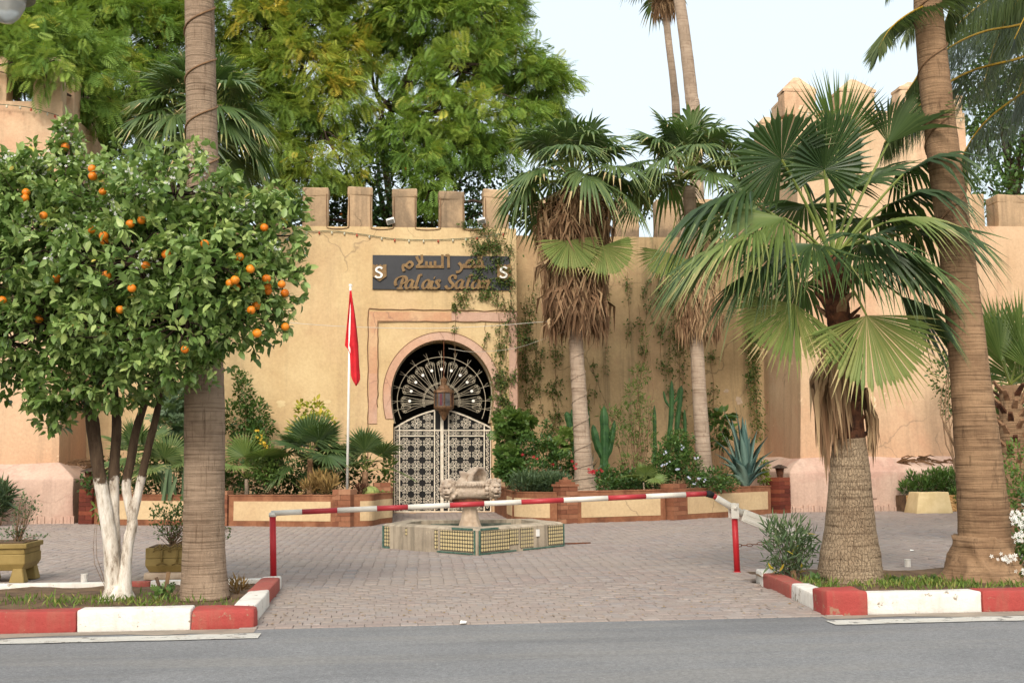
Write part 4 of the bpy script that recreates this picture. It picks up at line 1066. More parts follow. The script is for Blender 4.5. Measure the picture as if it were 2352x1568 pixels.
tag(flag, 'limp red flag hanging from the white flagpole', 'flag')

# ================================================================ FOUNTAIN
fo = thing('fountain', 'tiled angular basin with a lion-headed stone bowl on a pedestal', 'fountain', (1.5, 21, 0))
FO = [np.array(p) for p in ((1.45, 19.44), (3.13, 21.12), (2.75, 22.5), (.35, 22.6), (-.1, 21.36))]
ZR = P(1097, 1214, 19.44)[2]
cen = np.array([1.5, 21.2])
def ring(poly, off):                                   # poly moved inwards
    out = []; n = len(poly)
    for i in range(n):
        a, b, c_ = poly[i-1], poly[i], poly[(i+1) % n]
        d1, d2 = unit(b-a), unit(c_-b); n1, n2 = np.array([-d1[1], d1[0]]), np.array([-d2[1], d2[0]])
        q = unit(n1+n2); out.append(b+q*off/max(.3, q@n1))
    return out
I1 = ring(FO, .36); I0 = ring(FO, .05); n = 5
V = [(*p, -.03) for p in FO]+[(*p, ZR-.03) for p in FO]+[(*p, ZR) for p in I0]+[(*p, ZR) for p in I1]+[(*p, .1) for p in I1]
F = []
for a in range(4):
    for i in range(n): F.append((a*n+i, a*n+(i+1) % n, (a+1)*n+(i+1) % n, (a+1)*n+i))
bo = mk('basin', V, F, 'basin', fo); roughen(bo, 4, .012, 2.5, 4, False)
mk('basin_floor', [(*p, .1) for p in ring(FO, .355)], [tuple(range(n))], 'basinfloor', fo)
def tilepanel(p, q, u0, u1, z0, z1, mat='tiles', proud=.012, name='tile_panel'):
    p, q = np.array(p), np.array(q); d = unit(q-p); nn = np.array([d[1], -d[0]]); a, b = p+(q-p)*u0, p+(q-p)*u1
    a2, b2 = a+nn*proud, b+nn*proud
    V = [(*a2, z0), (*b2, z0), (*b2, z1), (*a2, z1), (*a, z0), (*b, z0), (*b, z1), (*a, z1)]
    o = mk(name, V, [(0, 1, 2, 3), (1, 0, 4, 5), (2, 1, 5, 6), (3, 2, 6, 7), (0, 3, 7, 4)], mat, fo)
    uv = o.data.uv_layers.new(name='UVMap'); L = np.linalg.norm(b-a)
    loc = [(0, 0), (L, 0), (L, z1-z0), (0, z1-z0)]
    for li, lp in enumerate(o.data.loops):
        x_, y_ = loc[lp.vertex_index % 4]; uv.data[li].uv = (x_/.062, y_/.062)
    return o
Lc, Fc_, Rc = FO[4], FO[0], FO[1]
for (p, q, u0, u1, z0, z1) in ((Lc, Fc_, .63, .975, .05, .43), (Lc, Fc_, .57, .60, .06, .4), (Lc, Fc_, .02, .075, .04, .44), (Lc, Fc_, .255, .275, .25, .42),
                               (Fc_, Rc, .03, .34, .05, .43), (Fc_, Rc, .345, .45, .12, .42), (Fc_, Rc, .47, .62, .05, .40), (Fc_, Rc, .80, .985, .05, .46)):
    tilepanel(p, q, u0, u1, z0, min(z1, ZR-.05))
for (p, q, u0, u1, z0, z1) in ((Lc, Fc_, .6, .955, .006, .03), (Lc, Fc_, .967, .98, .006, .44), (Lc, Fc_, .0, .018, .01, .45), (Lc, Fc_, .75, .955, .432, .45), (Fc_, Rc, .012, .025, .006, .44), (Fc_, Rc, .03, .42, .006, .03), (Fc_, Rc, .5, .985, .006, .03), (Fc_, Rc, .03, .22, .432, .45), (Fc_, Rc, .988, .999, .01, .4), (Lc, Fc_, .02, .08, .005, .035)):
    tilepanel(p, q, u0, u1, z0, min(z1, ZR-.03), 'greentile', .016, 'border_tiles')
tilepanel(Fc_, Rc, .655, .69, .22, .34, 'white', .02, 'socket_plate')
for a_off, ring_ in ((0, 0),):
    for (i, u0, u1) in ((2, .1, .9), (1, .1, .8), (3, .05, .6)):                # tiles left on the inside of the rim
        p, q = np.array(I1[(i+1) % 5]), np.array(I1[i]); tilepanel(p, q, u0, u1, .16, ZR-.06, 'basinfloor', .01, 'inner_tiles')
# pedestal
bc = np.array([P(1079, 1130, 21.2)[0], 21.2])
ped = MB()
nseg = 40
prof = [(.22, .1), (.22, .2), (.235, .22), (.235, .3), (.21, .33), (.2, .36), (.15, .5), (.125, .66), (.12, .74), (.19, .78), (.21, .8)]
V = []; F = []
for (r_, z_) in prof:
    for k in range(nseg):
        a = 2*math.pi*k/nseg; fl = 1+.07*math.cos(8*a)*(1 if .34 < z_ < .72 else 0); V.append((bc[0]+math.cos(a)*r_*fl, bc[1]+math.sin(a)*r_*fl, z_))
for i in range(len(prof)-1):
    for k in range(nseg): F.append((i*nseg+k, i*nseg+(k+1) % nseg, (i+1)*nseg+(k+1) % nseg, (i+1)*nseg+k))
mk('pedestal', V, F, 'paleStone', fo, True)
mk_ = MB().lathe([(.3, .8), (.36, .82), (.36, .86), (.3, .87)], 24, (bc[0], bc[1], 0)).build('drum', 'rust', fo)
# squared bowl, gadrooned
prof = [(.2, .855), (.36, .87), (.44, .92), (.455, .98), (.45, 1.03), (.43, 1.05), (.445, 1.06), (.445, 1.16), (.42, 1.175), (.36, 1.17), (.32, 1.05), (.05, 1.0)]
V = []; F = []; ns = 64
for (r_, z_) in prof:
    for k in range(ns):
        a = 2*math.pi*k/ns; ca, sa = math.cos(a), math.sin(a); q = 1/((abs(ca)**4+abs(sa)**4)**.25)
        q = q*.92+.04; gd = 1+(.02*abs(math.cos(10*a)) if z_ < 1.04 else .012*abs(math.cos(14*a)))
        V.append((bc[0]+ca*r_*q*gd*1.0, bc[1]+sa*r_*q*gd*.9, z_ + (.015*abs(math.cos(14*a)) if z_ > 1.055 and z_ < 1.1 else 0)))
for i in range(len(prof)-1):
    for k in range(ns): F.append((i*ns+k, i*ns+(k+1) % ns, (i+1)*ns+(k+1) % ns, (i+1)*ns+k))
bowl = mk('bowl', V, F, 'stone', fo, True)
for i in range(16):                                   # lappets along the front of the rim
    u = -.36+.048*i
    MB().sphere((bc[0]+u, bc[1]-.405, 1.11), (.022, .016, .032), 8, 5).build('lappet', 'stone', bowl, True)
def lionhead(c, yaw):
    """heavy lion mask: mane, brow, cheeks, muzzle, nose, open mouth"""
    ca, sa = math.cos(yaw), math.sin(yaw)
    w3 = lambda x, y, z: (c[0]+ca*x-sa*y, c[1]+sa*x+ca*y, c[2]+z)
    m = MB(); m.sphere(w3(0, 0, 0), (.155, .13, .17), 14, 10)
    for i in range(14):
        a = 2*math.pi*i/14; m.sphere(w3(.145*math.cos(a), -.02+.03*math.cos(3*a), .15*math.sin(a)), (.045, .05, .045), 7, 5)
    o = m.build('lion_head', 'stone', fo, True)
    m = MB()
    m.sphere(w3(0, -.12, -.03), (.07, .07, .06), 10, 7); m.sphere(w3(0, -.115, .06), (.085, .04, .04), 10, 6)
    for sg in (-1, 1):
        m.sphere(w3(sg*.06, -.1, -.01), (.045, .045, .05), 8, 6); m.sphere(w3(sg*.035, -.165, -.05), (.035, .03, .028), 8, 6); m.sphere(w3(sg*.105, -.06, .13), (.035, .025, .045), 8, 6)
    m.sphere(w3(0, -.185, -.015), (.028, .02, .02), 8, 5); m.sphere(w3(0, -.13, -.115), (.05, .04, .025), 8, 5)
    m.build('face', 'stone', o, True)
    m = MB()
    for sg in (-1, 1): m.sphere(w3(sg*.042, -.148, .03), (.015, .012, .011), 6, 4)
    m.sphere(w3(0, -.15, -.085), (.042, .025, .014), 8, 4); m.build('mouth_and_eyes', 'barkdark', o, True)
lionhead((bc[0]-.38, bc[1]-.30, 1.03), rad(-22)); lionhead((bc[0]+.38, bc[1]-.30, 1.04), rad(28))
lionhead((bc[0]-.36, bc[1]+.30, 1.03), rad(-150)); lionhead((bc[0]+.36, bc[1]+.30, 1.03), rad(150))
# broken upper dish lying tipped in the bowl
R = np.array(Matrix.Rotation(rad(-38), 3, 'Z') @ Matrix.Rotation(rad(98), 3, 'Y'))
m = MB(); V = []; F = []; ns = 40
prof = [(.03, -.24), (.12, -.22), (.2, -.14), (.24, -.03), (.25, .04), (.205, .045), (.17, -.03), (.1, -.12), (.02, -.15)]
for (r_, z_) in prof:
    for k in range(ns):
        a = 2*math.pi*k/ns; V.append(R @ np.array([r_*math.cos(a)*(1+.03*math.cos(9*a)), r_*math.sin(a)*(1+.03*math.cos(9*a)), z_]))
for i in range(len(prof)-1):
    for k in range(ns): F.append((i*ns+k, i*ns+(k+1) % ns, (i+1)*ns+(k+1) % ns, (i+1)*ns+k))
dish = mk('fallen_dish', np.array(V)+np.array([bc[0]+.14, bc[1]-.0, 1.19]), F, 'stone', None, True, org=(bc[0]+.17, bc[1]-.02, 1.1))
tag(dish, 'broken carved stone dish tipped over on the fountain bowl', 'stone dish')
m = MB().lathe([(.1, 0), (.13, .02), (.1, .09), (.07, .13), (.11, .19), (.12, .22), (.06, .24)], 18, (bc[0]-.13, bc[1]-.05, 1.11), rot=np.array(Matrix.Rotation(rad(14), 3, 'Y')))
st = m.build('carved_stub', 'stone', None, True, org=(bc[0]-.13, bc[1]-.05, 1.1)); tag(st, 'short carved stone stub standing on the fountain bowl', 'stone stub')
for p in ((.1,),):
    m = MB().obox((3.3, 21.6, .012), (unit((1, .25, 0)), unit((-.25, 1, 0)), (0, 0, 1)), (.42, .015, .012))
    tag(m.build('rusty_bar', 'rust', org=(3.3, 21.6, 0)), 'rusty iron bar lying on the paving beside the fountain', 'iron bar')

# ================================================================ BARRIER
BY = 16.0
bp = lambda nx, ny, Y=BY: P(nx*.91875, ny*.91875, Y)      # from full-size survey pixels
def bpost(px, ytop, lean, label):
    t_ = G(px, 1333 if px < 1000 else 1312); t_[1] = BY; top = P(px, ytop, BY) + np.array([lean, 0, 0])
    e = thing('barrier_post', label, 'barrier post', (t_[0], BY, 0), None)
    MB().tube([(t_[0], BY, -.03), top], .042, 16).build('post', 'bred', e, True)
    MB().lathe([(.052, -.006), (.052, .008), (.043, .012)], 16, (t_[0], BY, 0)).build('foot_ring', 'bred', e, True)
    return e, top
pl1, tl1 = bpost(628, 1186, -.01, 'red barrier post catching the free end of the boom')
MB().lathe([(.05, 0), (.05, .05), (.03, .056)], 14, tl1).build('catch_cup', 'bwhite', pl1, True)
pr1, tr1 = bpost(1690, 1180, -.02, 'red barrier post with white pivot bracket')
pv_ = bp(1834, 1268)
for dy in (-.07, .07):
    o = MB().box((pv_[0]-.055, BY+dy-.008, tr1[2]-.06), (pv_[0]+.055, BY+dy+.008, pv_[2]+.06)).build('bracket_cheek', 'bwhite', pr1); bevel(o, .006, 1)
MB().tube([(pv_[0], BY-.1, pv_[2]), (pv_[0], BY+.1, pv_[2])], .028, 12).build('pivot_bolt', 'bwhite', pr1, True)
for k in range(8):                                        # short chain on the right post
    a = tr1*0+np.array([tr1[0]+.06+.075*k, BY+.02, .36-.02*math.sin(k*.5)+.01*k])
    if k == 0: boomchain = thing('chain', 'short rusty chain hooked to the pivot post of the barrier', 'chain', (tr1[0]+.06, BY, .36))
    V = [a+np.array([.045*math.cos(t_), .018*math.sin(t_) if k % 2 else 0, 0 if k % 2 else .018*math.sin(t_)]) for t_ in np.linspace(0, 2*math.pi, 13)]
    MB().tube(V, .005, 5, False).build('chain_link', 'rust', boomchain, True)
boom = thing('barrier_boom', 'red and white striped boom lying across the driveway with white counterweight', 'barrier', (1.6, BY, .85))
L0, L1 = bp(680, 1287), bp(1775, 1233)
L0[2] = P(628, 1178, BY)[2]
cuts = [680, 755.8, 843.8, 942.7, 1020, 1124.5, 1210.6, 1303, 1409, 1520, 1615, 1714.7, 1767]
xs = [bp(c_, 1260)[0] for c_ in cuts]
at_ = lambda x: L0 + (L1-L0)*((x-L0[0])/(L1[0]-L0[0]))
for i in range(len(cuts)-1):
    a, b = at_(xs[i]), at_(xs[i+1]-.001)
    MB().tube([a, b], .036, 14).build('stripe', 'bwhite' if i % 2 == 0 else 'bred2', boom, True)
MB().sphere(at_(xs[0]), (.02, .036, .036), 12, 6).build('end_cap', 'bwhite', boom, True)
j0, j1, j2 = at_(xs[-1]), bp(1783, 1238), bp(1790, 1243)
MB().tube([j0+np.array([-.005, 0, 0]), (j0+j1)/2+np.array([0, 0, .006]), j1], [.042, .048, .042], 12).build('tape_joint', 'black', boom, True)
MB().tube([j1, j2], .037, 12).build('stripe', 'bred2', boom, True)
pe = bp(1856, 1283); d = unit(pe-j2)
MB().tube([j2, j2+d*.02, pe], [.038, .044, .046], 14).build('boom_tail', 'bwhite', boom, True)
w1 = bp(2034, 1352); dd = unit(w1-pe); nn = np.array([-dd[2], 0, dd[0]])
if nn[2] < 0: nn = -nn
L = np.linalg.norm(w1-pe)
for k, (off, hh, dy) in enumerate(((.0, .085, 0), (.035, .018, -.062), (-.045, .018, -.062), (.035, .018, .062), (-.045, .018, .062))):
    o = MB().obox((pe+w1)/2+nn*(off-.02)+np.array([0, dy, 0]), (dd, (0, 1, 0), nn), (L/2-(0 if k == 0 else .03), .06 if k == 0 else .006, hh)).build('counterweight' if k == 0 else 'counterweight_rib', 'bwhite', boom)
    bevel(o, .004, 1)

# ================================================================ POTS, BLOCKS, STUBS
def ochre_pot(label, x0, x1, y0, y1, z1, feet, emblem):
    e = thing('planter_box', label, 'planter', ((x0+x1)/2, (y0+y1)/2, 0), 'ochre planter boxes on the paving')
    zb = .16 if feet else .1
    def slab(a, b, i, name='body', mat='ochre', bev=.012):
        o = MB().box((x0+i, y0+i, a), (x1-i, y1-i, b)).build(name, mat, e); bevel(o, bev, 2); return o
    body = MB().add([(x0+.07, y0+.07, zb), (x1-.07, y0+.07, zb), (x1-.07, y1-.07, zb), (x0+.07, y1-.07, zb), (x0+.02, y0+.02, zb+.09), (x1-.02, y0+.02, zb+.09), (x1-.02, y1-.02, zb+.09), (x0+.02, y1-.02, zb+.09), (x0+.02, y0+.02, z1-.14), (x1-.02, y0+.02, z1-.14), (x1-.02, y1-.02, z1-.14), (x0+.02, y1-.02, z1-.14)],
                    [(0, 3, 2, 1), (0, 1, 5, 4), (1, 2, 6, 5), (2, 3, 7, 6), (3, 0, 4, 7), (4, 5, 9, 8), (5, 6, 10, 9), (6, 7, 11, 10), (7, 4, 8, 11), (8, 9, 10, 11)]).build('body', 'ochre', e)
    bevel(body, .012, 2)
    if not emblem:
        slab(z1-.139, z1-.065, .03, 'upper_band'); slab(z1-.064, z1, 0, 'rim')
    else: slab(z1-.139, z1, .021, 'rim')
    MB().box((x0+.06, y0+.06, z1-.03), (x1-.06, y1-.06, z1+.012)).build('soil', 'soil', e)
    if feet:
        for fx in (x0+.12, x1-.12):
            for fy in (y0+.12, y1-.12):
                o = MB().add([(fx-.1, fy-.1, 0), (fx+.1, fy-.1, 0), (fx+.1, fy+.1, 0), (fx-.1, fy+.1, 0), (fx-.06, fy-.07, zb+.03), (fx+.06, fy-.07, zb+.03), (fx+.06, fy+.07, zb+.03), (fx-.06, fy+.07, zb+.03)], [(0, 3, 2, 1), (4, 5, 6, 7), (0, 1, 5, 4), (1, 2, 6, 5), (2, 3, 7, 6), (3, 0, 4, 7)]).build('foot', 'ochre', e); bevel(o, .01, 1)
    else:
        o = MB().box((x0+.0, y0+.02, 0), (x1, y1-.02, zb-.002)).build('base_slab', 'paleStone', e); bevel(o, .03, 2)
    if emblem:
        for cx in (x0+.42, x1-.42) if x1-x0 > 1 else (x0+.24, x1-.24):
            m = MB(); y = y0+.012; cz = zb+.2
            m.tube([(cx, y, cz-.06), (cx, y, cz+.1)], .014, 6)
            for a in (-80, -50, -22, 22, 50, 80):
                m.tube(smoothline([(cx, y, cz+.1), (cx+.07*math.sin(rad(a)), y, cz+.1+.07*math.cos(rad(a))), (cx+.12*math.sin(rad(a*1.25)), y, cz+.09+.06*math.cos(rad(a*1.3)))], 3), .009, 5)
            m.tube([(cx-.07, y, cz-.1), (cx, y, cz-.07), (cx+.07, y, cz-.1)], .01, 5)
            m.build('palm_relief', 'ochredark', e, True)
    return e
q = G(40, 1337)
ochre_pot('ochre planter box on feet with moulded rim and thin shrub', P(-75, 1335, 16.3)[0], P(58, 1335, 16.22)[0], 16.22, 17.0, P(40, 1248, 16.25)[2], True, False)
ochre_pot('ochre planter box with palm reliefs behind the white-trunked tree', P(328, 1330, 16.3)[0], P(448, 1330, 16.3)[0], 16.3, 16.95, P(370, 1258, 16.3)[2], False, True)
def stub(px, py, label):
    g_ = G(px, py); m = MB().lathe([(.043, -.02), (.043, .095), (.046, .1), (.046, .108), (.03, .108), (.03, .06)], 14, g_)
    tag(m.build('pipe_stub', 'kwhite', None, False, org=g_), label, 'pipe stub')
stub(193, 1336, 'short white pipe stub on the paving near the ochre planters'); stub(2085, 1301, 'short white pipe stub on the paving between the two right palms')
c = G(2150, 1178)
x0, x1 = P(2105, 1178, c[1])[0], P(2187, 1178, c[1])[0]; zt2 = P(2150, 1130, c[1])[2]
o = MB().add([(x0, c[1], -.02), (x1+.04, c[1], -.02), (x1+.04, c[1]+.8, -.02), (x0, c[1]+.8, -.02), (x0+.12, c[1]+.06, zt2), (x1-.04, c[1]+.06, zt2), (x1-.04, c[1]+.7, zt2), (x0+.12, c[1]+.7, zt2)], [(0, 3, 2, 1), (4, 5, 6, 7), (0, 1, 5, 4), (1, 2, 6, 5), (2, 3, 7, 6), (3, 0, 4, 7)]).build('concrete_block', 'cream', org=(x0, c[1], 0))
bevel(o, .03, 2); roughen(o, 2, .012, 2, 2); tag(o, 'cream sloped concrete block in front of the patterned planter', 'concrete block')
# patterned planter against the right tower
px0, px1 = P(2064, 1168, 32.0)[0], P(2240, 1168, 32.0)[0]; zt3 = P(2100, 1136, 31.6)[2]
pp = thing('patterned_planter', 'tan planter of pierced star-pattern blocks at the foot of the right tower', 'planter', (px0, 31.5, 0))
y = 31.45; bw_ = .36; k = 0; xx = px0
MB().box((px0+.02, y+.05, 0), (px1, y+.75, zt3-.02)).build('core', 'soil', pp)
while xx < px1-.1:
    for lv in range(2):
        z0_ = lv*zt3/2
        bl = MB().box((xx+.004, y, z0_+.004), (xx+bw_-.004, y+.05, z0_+zt3/2-.004)).build('block', 'tanblock', pp); bevel(bl, .006, 1)
        m = MB(); cx, cz, hw, hh = xx+bw_/2, z0_+zt3/4, bw_*.42, zt3*.19
        for (a, b, c_, d_) in ((-1, -1, 1, 1), (-1, 1, 1, -1), (-1, 0, 0, 1), (0, 1, 1, 0), (1, 0, 0, -1), (0, -1, -1, 0)):
            m.tube([(cx+a*hw, y-.004, cz+b*hh), (cx+c_*hw, y-.004, cz+d_*hh)], .014, 4)
        m.build('star_relief', 'tanblock', bl)
    xx += bw_; k += 1

# ================================================================ LAMPS, LIGHT STRINGS, WIRES
lp = P(16, 4, 10.4)
sl = thing('street_lamp', 'street lamp with teardrop glass at the frame edge over the orange tree', 'street lamp', (lp[0]-1.1, 10.5, 0))
lx, ly_, lz_ = lp
MB().tube([(lx-1.1, 10.5, -.02), (lx-1.1, 10.5, lz_+.5)], [.075, .05], 12).build('pole', 'lampshell', sl, True)
MB().tube(smoothline([(lx-1.1, 10.5, lz_+.4), (lx-.8, 10.45, lz_+.62), (lx-.2, ly_, lz_+.55), (lx, ly_, lz_+.3)], 6), .028, 8).build('arm', 'lampshell', sl, True)
MB().lathe([(.03, .34), (.06, .32), (.1, .24), (.21, .16), (.235, .06), (.235, .03), (.19, .03)][::-1], 24, (lx, ly_, lz_)).build('hood', 'lampshell', sl, True)
MB().lathe([(.001, -.2), (.06, -.185), (.11, -.13), (.15, -.05), (.165, .028)], 24, (lx, ly_, lz_)).build('glass', 'lampglass', sl, True)
MB().sphere((lx, ly_, lz_-.02), (.02, .02, .06), 8, 6).build('bulb', 'white', sl, True)
def lightstring(label, pts, n, sag=0.0):
    L = smoothline([np.array(p) for p in pts], 8); e = thing('light_string', label, 'light string', L[0])
    MB().tube(L, .011, 5).build('cord', 'cord', e, True)
    for i in range(n):
        f_ = (i+.5)/n*(len(L)-1); k_ = int(f_); p = L[k_]+(L[min(k_+1, len(L)-1)]-L[k_])*(f_-k_)
        MB().lathe([(.012, 0), (.022, -.02), (.028, -.05), (.026, -.075), (.008, -.09)], 7, p).build('bulb', 'bulbred' if i % 3 == 1 else 'bulb', e, True)
lightstring('coloured light string sagging below the battlements over the sign', [P(x, y, WY-.04) for x, y in ((690, 533), (760, 531), (830, 538), (900, 548), (980, 551), (1060, 548), (1120, 541), (1165, 534))], 17)
lightstring('light string stretched across the left tower front', [P(x, y, TLY+.12) for x, y in ((-60, 236), (0, 240), (60, 246), (100, 256), (135, 266))], 8)
lightstring('light string across the right tower front', [P(x, y, TRY+.16) for x, y in ((1842, 258), (1950, 268), (2100, 276), (2222, 272))], 12)
for px, lab in ((897, 'white floodlight clipped in the crenel above the sign'), (1106, 'white floodlight beside the creeper on the battlements')):
    c = P(px, 510, WY-.05); e = thing('floodlight', lab, 'floodlight', c)
    ax = (unit((1, -.1, .35)), unit((.2, -.7, -.7)), unit((-.25, -.7, .65)))
    o = MB().obox(c+np.array([0, -.05, .02]), (unit((1, 0, .3)), unit((0, -.8, -.6)), np.cross(unit((1, 0, .3)), unit((0, -.8, -.6)))), (.12, .05, .085)).build('housing', 'white', e); bevel(o, .012, 1)
    MB().obox(c+np.array([0, -.05, .02])+unit((0, -.8, -.6))*.051, (unit((1, 0, .3)), unit((0, -.8, -.6)), np.cross(unit((1, 0, .3)), unit((0, -.8, -.6)))), (.1, .002, .065)).build('glass', 'galv', e)
    MB().tube([c+np.array([0, .06, -.08]), c], .014, 6).build('bracket', 'galv', e)
def wire(label, pts, r=.006):
    L = smoothline([np.array(p) for p in pts], 8); o = MB().tube(L, r, 5).build('wire', 'wire', None, True, org=L[0]); return tag(o, label, 'wire')
wire('thin pale wire crossing the wall behind the flag', [P(x, y, Y) for x, y, Y in ((560, 728, 31.6), (680, 742, 31.5), (800, 750, 31.4), (960, 754, 31.2), (1100, 750, 31), (1260, 738, 30.7))], .007)
wire('pale wire looping across the arch to the skirted palm', [P(x, y, Y) for x, y, Y in ((1030, 800, 34.5), (1090, 808, 34.3), (1180, 800, 33), (1250, 778, 31.5), (1300, 760, 30.8))], .006)

# ================================================================ PALMS
Z3 = np.array([0, 0, 1.])
def fan_blade(hub, T, N, R, phim, droop, rng, nseg=34, split=.5, cup=.12, pleat=.02, fold=0.0, tip=.25, base_t=.4):
    """fan of pleated segments from the hub; outer halves split and hang. -> V, F, tint"""
    T = unit(T); N = unit(N - T*(N@T)); S = np.cross(T, N)
    V = [hub]; F = []; TT = []
    dphi = 2*phim/nseg
    for i in range(nseg):
        phi = -phim+(i+.5)*dphi + rng.normal(0, .012)
        rr = R*(.80+.20*math.cos(phi*.55))*(1+rng.normal(0, .03))
        dr = droop*(1+rng.normal(0, .3)); dead = rng.random() < .12
        def at(s, lat, lift):
            a = phi+lat
            p = T*math.cos(a)+S*math.sin(a)
            q = hub + p*rr*s + N*(cup*rr*s*s*(math.sin(abs(phi))**2) + lift)
            if fold: q = q + (-S*math.sin(a)*rr*s*fold)
            ov = max(0.0, s-split*.75)
            return q - Z3*(dr*rr*ov**1.7*1.5)
        h = dphi/2
        b = len(V)
        V += [at(.4, -h, 0), at(.4, 0, pleat*R), at(.4, h, 0), at(split+.12, -h*.98, 0), at(split+.12, 0, pleat*R*1.2), at(split+.12, h*.98, 0),
              at(.8, -h*.42, 0), at(.8, h*.42, 0), at(.8, 0, pleat*R*.8), at(1.0+tip*.15, 0, 0)]
        fs = [(0, b, b+1), (0, b+1, b+2), (b, b+3, b+4, b+1), (b+1, b+4, b+5, b+2), (b+3, b+6, b+8, b+4), (b+4, b+8, b+7, b+5), (b+6, b+9, b+8), (b+8, b+9, b+7)]
        F += fs
        t0 = min(1, max(0, base_t+rng.normal(0, .09)))
        TT += [t0]*6 + [min(1, t0+tip+(.3 if dead else 0))]*2
    return V, F, TT
def petiole(p0, p1, sag, r0, r1, mb, n=7):
    p0, p1 = np.asarray(p0, float), np.asarray(p1, float)
    pts = [p0+(p1-p0)*u + Z3*sag*4*u*(1-u) for u in np.linspace(0, 1, n)]
    mb.tube(pts, list(np.linspace(r0, r1, n)), 5, False); return unit(pts[-1]-pts[-2])
def frond(parent, p0, hub, tipdir, N, R, phim, droop, rng, mat='frond', pmat='petiole', sag=.1, name='frond', pr=.022, base_t=.4, **kw):
    mb = MB(); petiole(p0, hub, sag, pr, pr*.55, mb); npf = len(mb.F)
    V, F, TT = fan_blade(np.asarray(hub, float), np.asarray(tipdir, float), np.asarray(N, float), R, phim, droop, rng, base_t=base_t, **kw)
    b = len(mb.V)
    o = mk(name, list(mb.V)+V, list(mb.F)+[tuple(b+i for i in f) for f in F], None, parent, False, [.5]*npf+TT, mats=[mat, pmat], midx=[1]*npf+[0]*len(F))
    return o
def trunk(parent, pts, rs, mat, name='trunk', n=22, ripple=.012, seg=60, seed=0):
    pts = smoothline(pts, 8); L = len(pts)
    rs = np.interp(np.linspace(0, 1, seg), np.linspace(0, 1, len(rs)), rs)
    q = []; idx = np.linspace(0, L-1, seg)
    for f in idx:
        k = int(f); p = pts[k]+(pts[min(k+1, L-1)]-pts[k])*(f-k); q.append(p)
    rng = np.random.default_rng(seed)
    rs = rs*(1+rng.normal(0, ripple, seg))
    mb = MB().tube(q, list(rs), n)
    o = mb.build(name, mat, parent, True); return o
def crown(parent, c, n, Lp, R, el0, el1, rng, mat='frond', droop=.5, phim=rad(125), azs=None, pr=.02, base_t=.4, spread=1.0, nseg=30):
    """spray of fronds, oldest lowest; golden-angle round the bud"""
    for i in range(n):
        f = i/(n-1); az = 2.39996*i+rng.normal(0, .15); el = rad(el1+(el0-el1)*f+rng.normal(0, 5))
        d = np.array([math.cos(az)*math.cos(el), math.sin(az)*math.cos(el), math.sin(el)])
        L = Lp*(.75+.35*f)*rng.uniform(.9, 1.1)
        hub = c + d*L - Z3*(.12*L*f)
        td = unit(d*1.0 - Z3*(.15+.5*f)+rng.normal(0, .08, 3)) if el < rad(70) else unit(d+rng.normal(0, .1, 3))
        N = np.cross(np.cross(d, Z3)+rng.normal(0, .12, 3), d); N = unit(N if N[2] > 0 else -N)
        frond(parent, c+d*.06, hub, td, N, R*rng.uniform(.85, 1.1), phim*rng.uniform(.85, 1.08), droop*rng.uniform(.7, 1.3)*(.6+.6*f), rng, mat, pr=pr, sag=.06*L, base_t=base_t+.12*f*rng.uniform(-.5, 1), nseg=nseg)
def dead_fan(parent, c, az, z0, L, spread, rng, r0, name='dead_frond', mat='dead', nst=11, out=.35, tbase=.5):
    """withered frond hanging against the stem: a bundle of straw-like strips"""
    V = []; F = []; TT = []
    d = np.array([math.cos(az), math.sin(az), 0]); s = np.array([-math.sin(az), math.cos(az), 0])
    top = c+d*r0+Z3*z0
    for i in range(nst):
        u = (i/(nst-1)-.5)*2+rng.normal(0, .08)
        ln = L*rng.uniform(.72, 1.05)*(1-.2*abs(u)); b = len(V); w_ = L*.026*rng.uniform(.7, 1.3)
        o1 = out*L*rng.uniform(.5, 1.1)
        pa = top + s*u*.05; pb = top - Z3*ln*.45 + d*o1*.8 + s*u*spread*.6*L; pc = top - Z3*ln + d*(o1*.75+rng.normal(0, .02)) + s*(u*spread*L+rng.normal(0, .02))
        nrm = unit(d*.6+s*rng.normal(0, .8)); wv = unit(np.cross(nrm, Z3))*w_
        V += [pa-wv*.6, pa+wv*.6, pb-wv, pb+wv+d*.008, pc]
        F += [(b, b+1, b+3, b+2), (b+2, b+3, b+4)]
        TT += [min(1, max(0, tbase+rng.normal(0, .22)))]*2
    return mk(name, V, F, mat, parent, False, TT)
def skirt(parent, c, z_top, z_bot, n, r0, L, rng, spread=.3, out=.3, tbase=.5, nst=11):
    for i in range(n):
        f = i/n; z = z_top+(z_bot+L*.8-z_top)*f
        dead_fan(parent, c, 2.39996*i+rng.normal(0, .2), z, L*rng.uniform(.8, 1.1), spread, rng, r0, out=out*(1-.25*f)*rng.uniform(.6, 1.25), tbase=tbase+rng.normal(0, .12)-.12*(f > .75), nst=nst)
def cordwrap(parent, pts, rs, turns, r, mat='cordbrown', z0=.0, z1=1.0):
    pts = smoothline(pts, 8); n = int(turns*16); out = []
    for i in range(n+1):
        u = z0+(z1-z0)*i/n; f = u*(len(pts)-1); k = int(min(f, len(pts)-2)); p = pts[k]+(pts[k+1]-pts[k])*(f-k)
        rr = np.interp(u, np.linspace(0, 1, len(rs)), rs)+r*.8; a = 2*math.pi*turns*i/n
        out.append(p+np.array([math.cos(a)*rr, math.sin(a)*rr, 0]))
    return MB().tube(out, r, 5, False).build('light_cord', mat, parent, True)

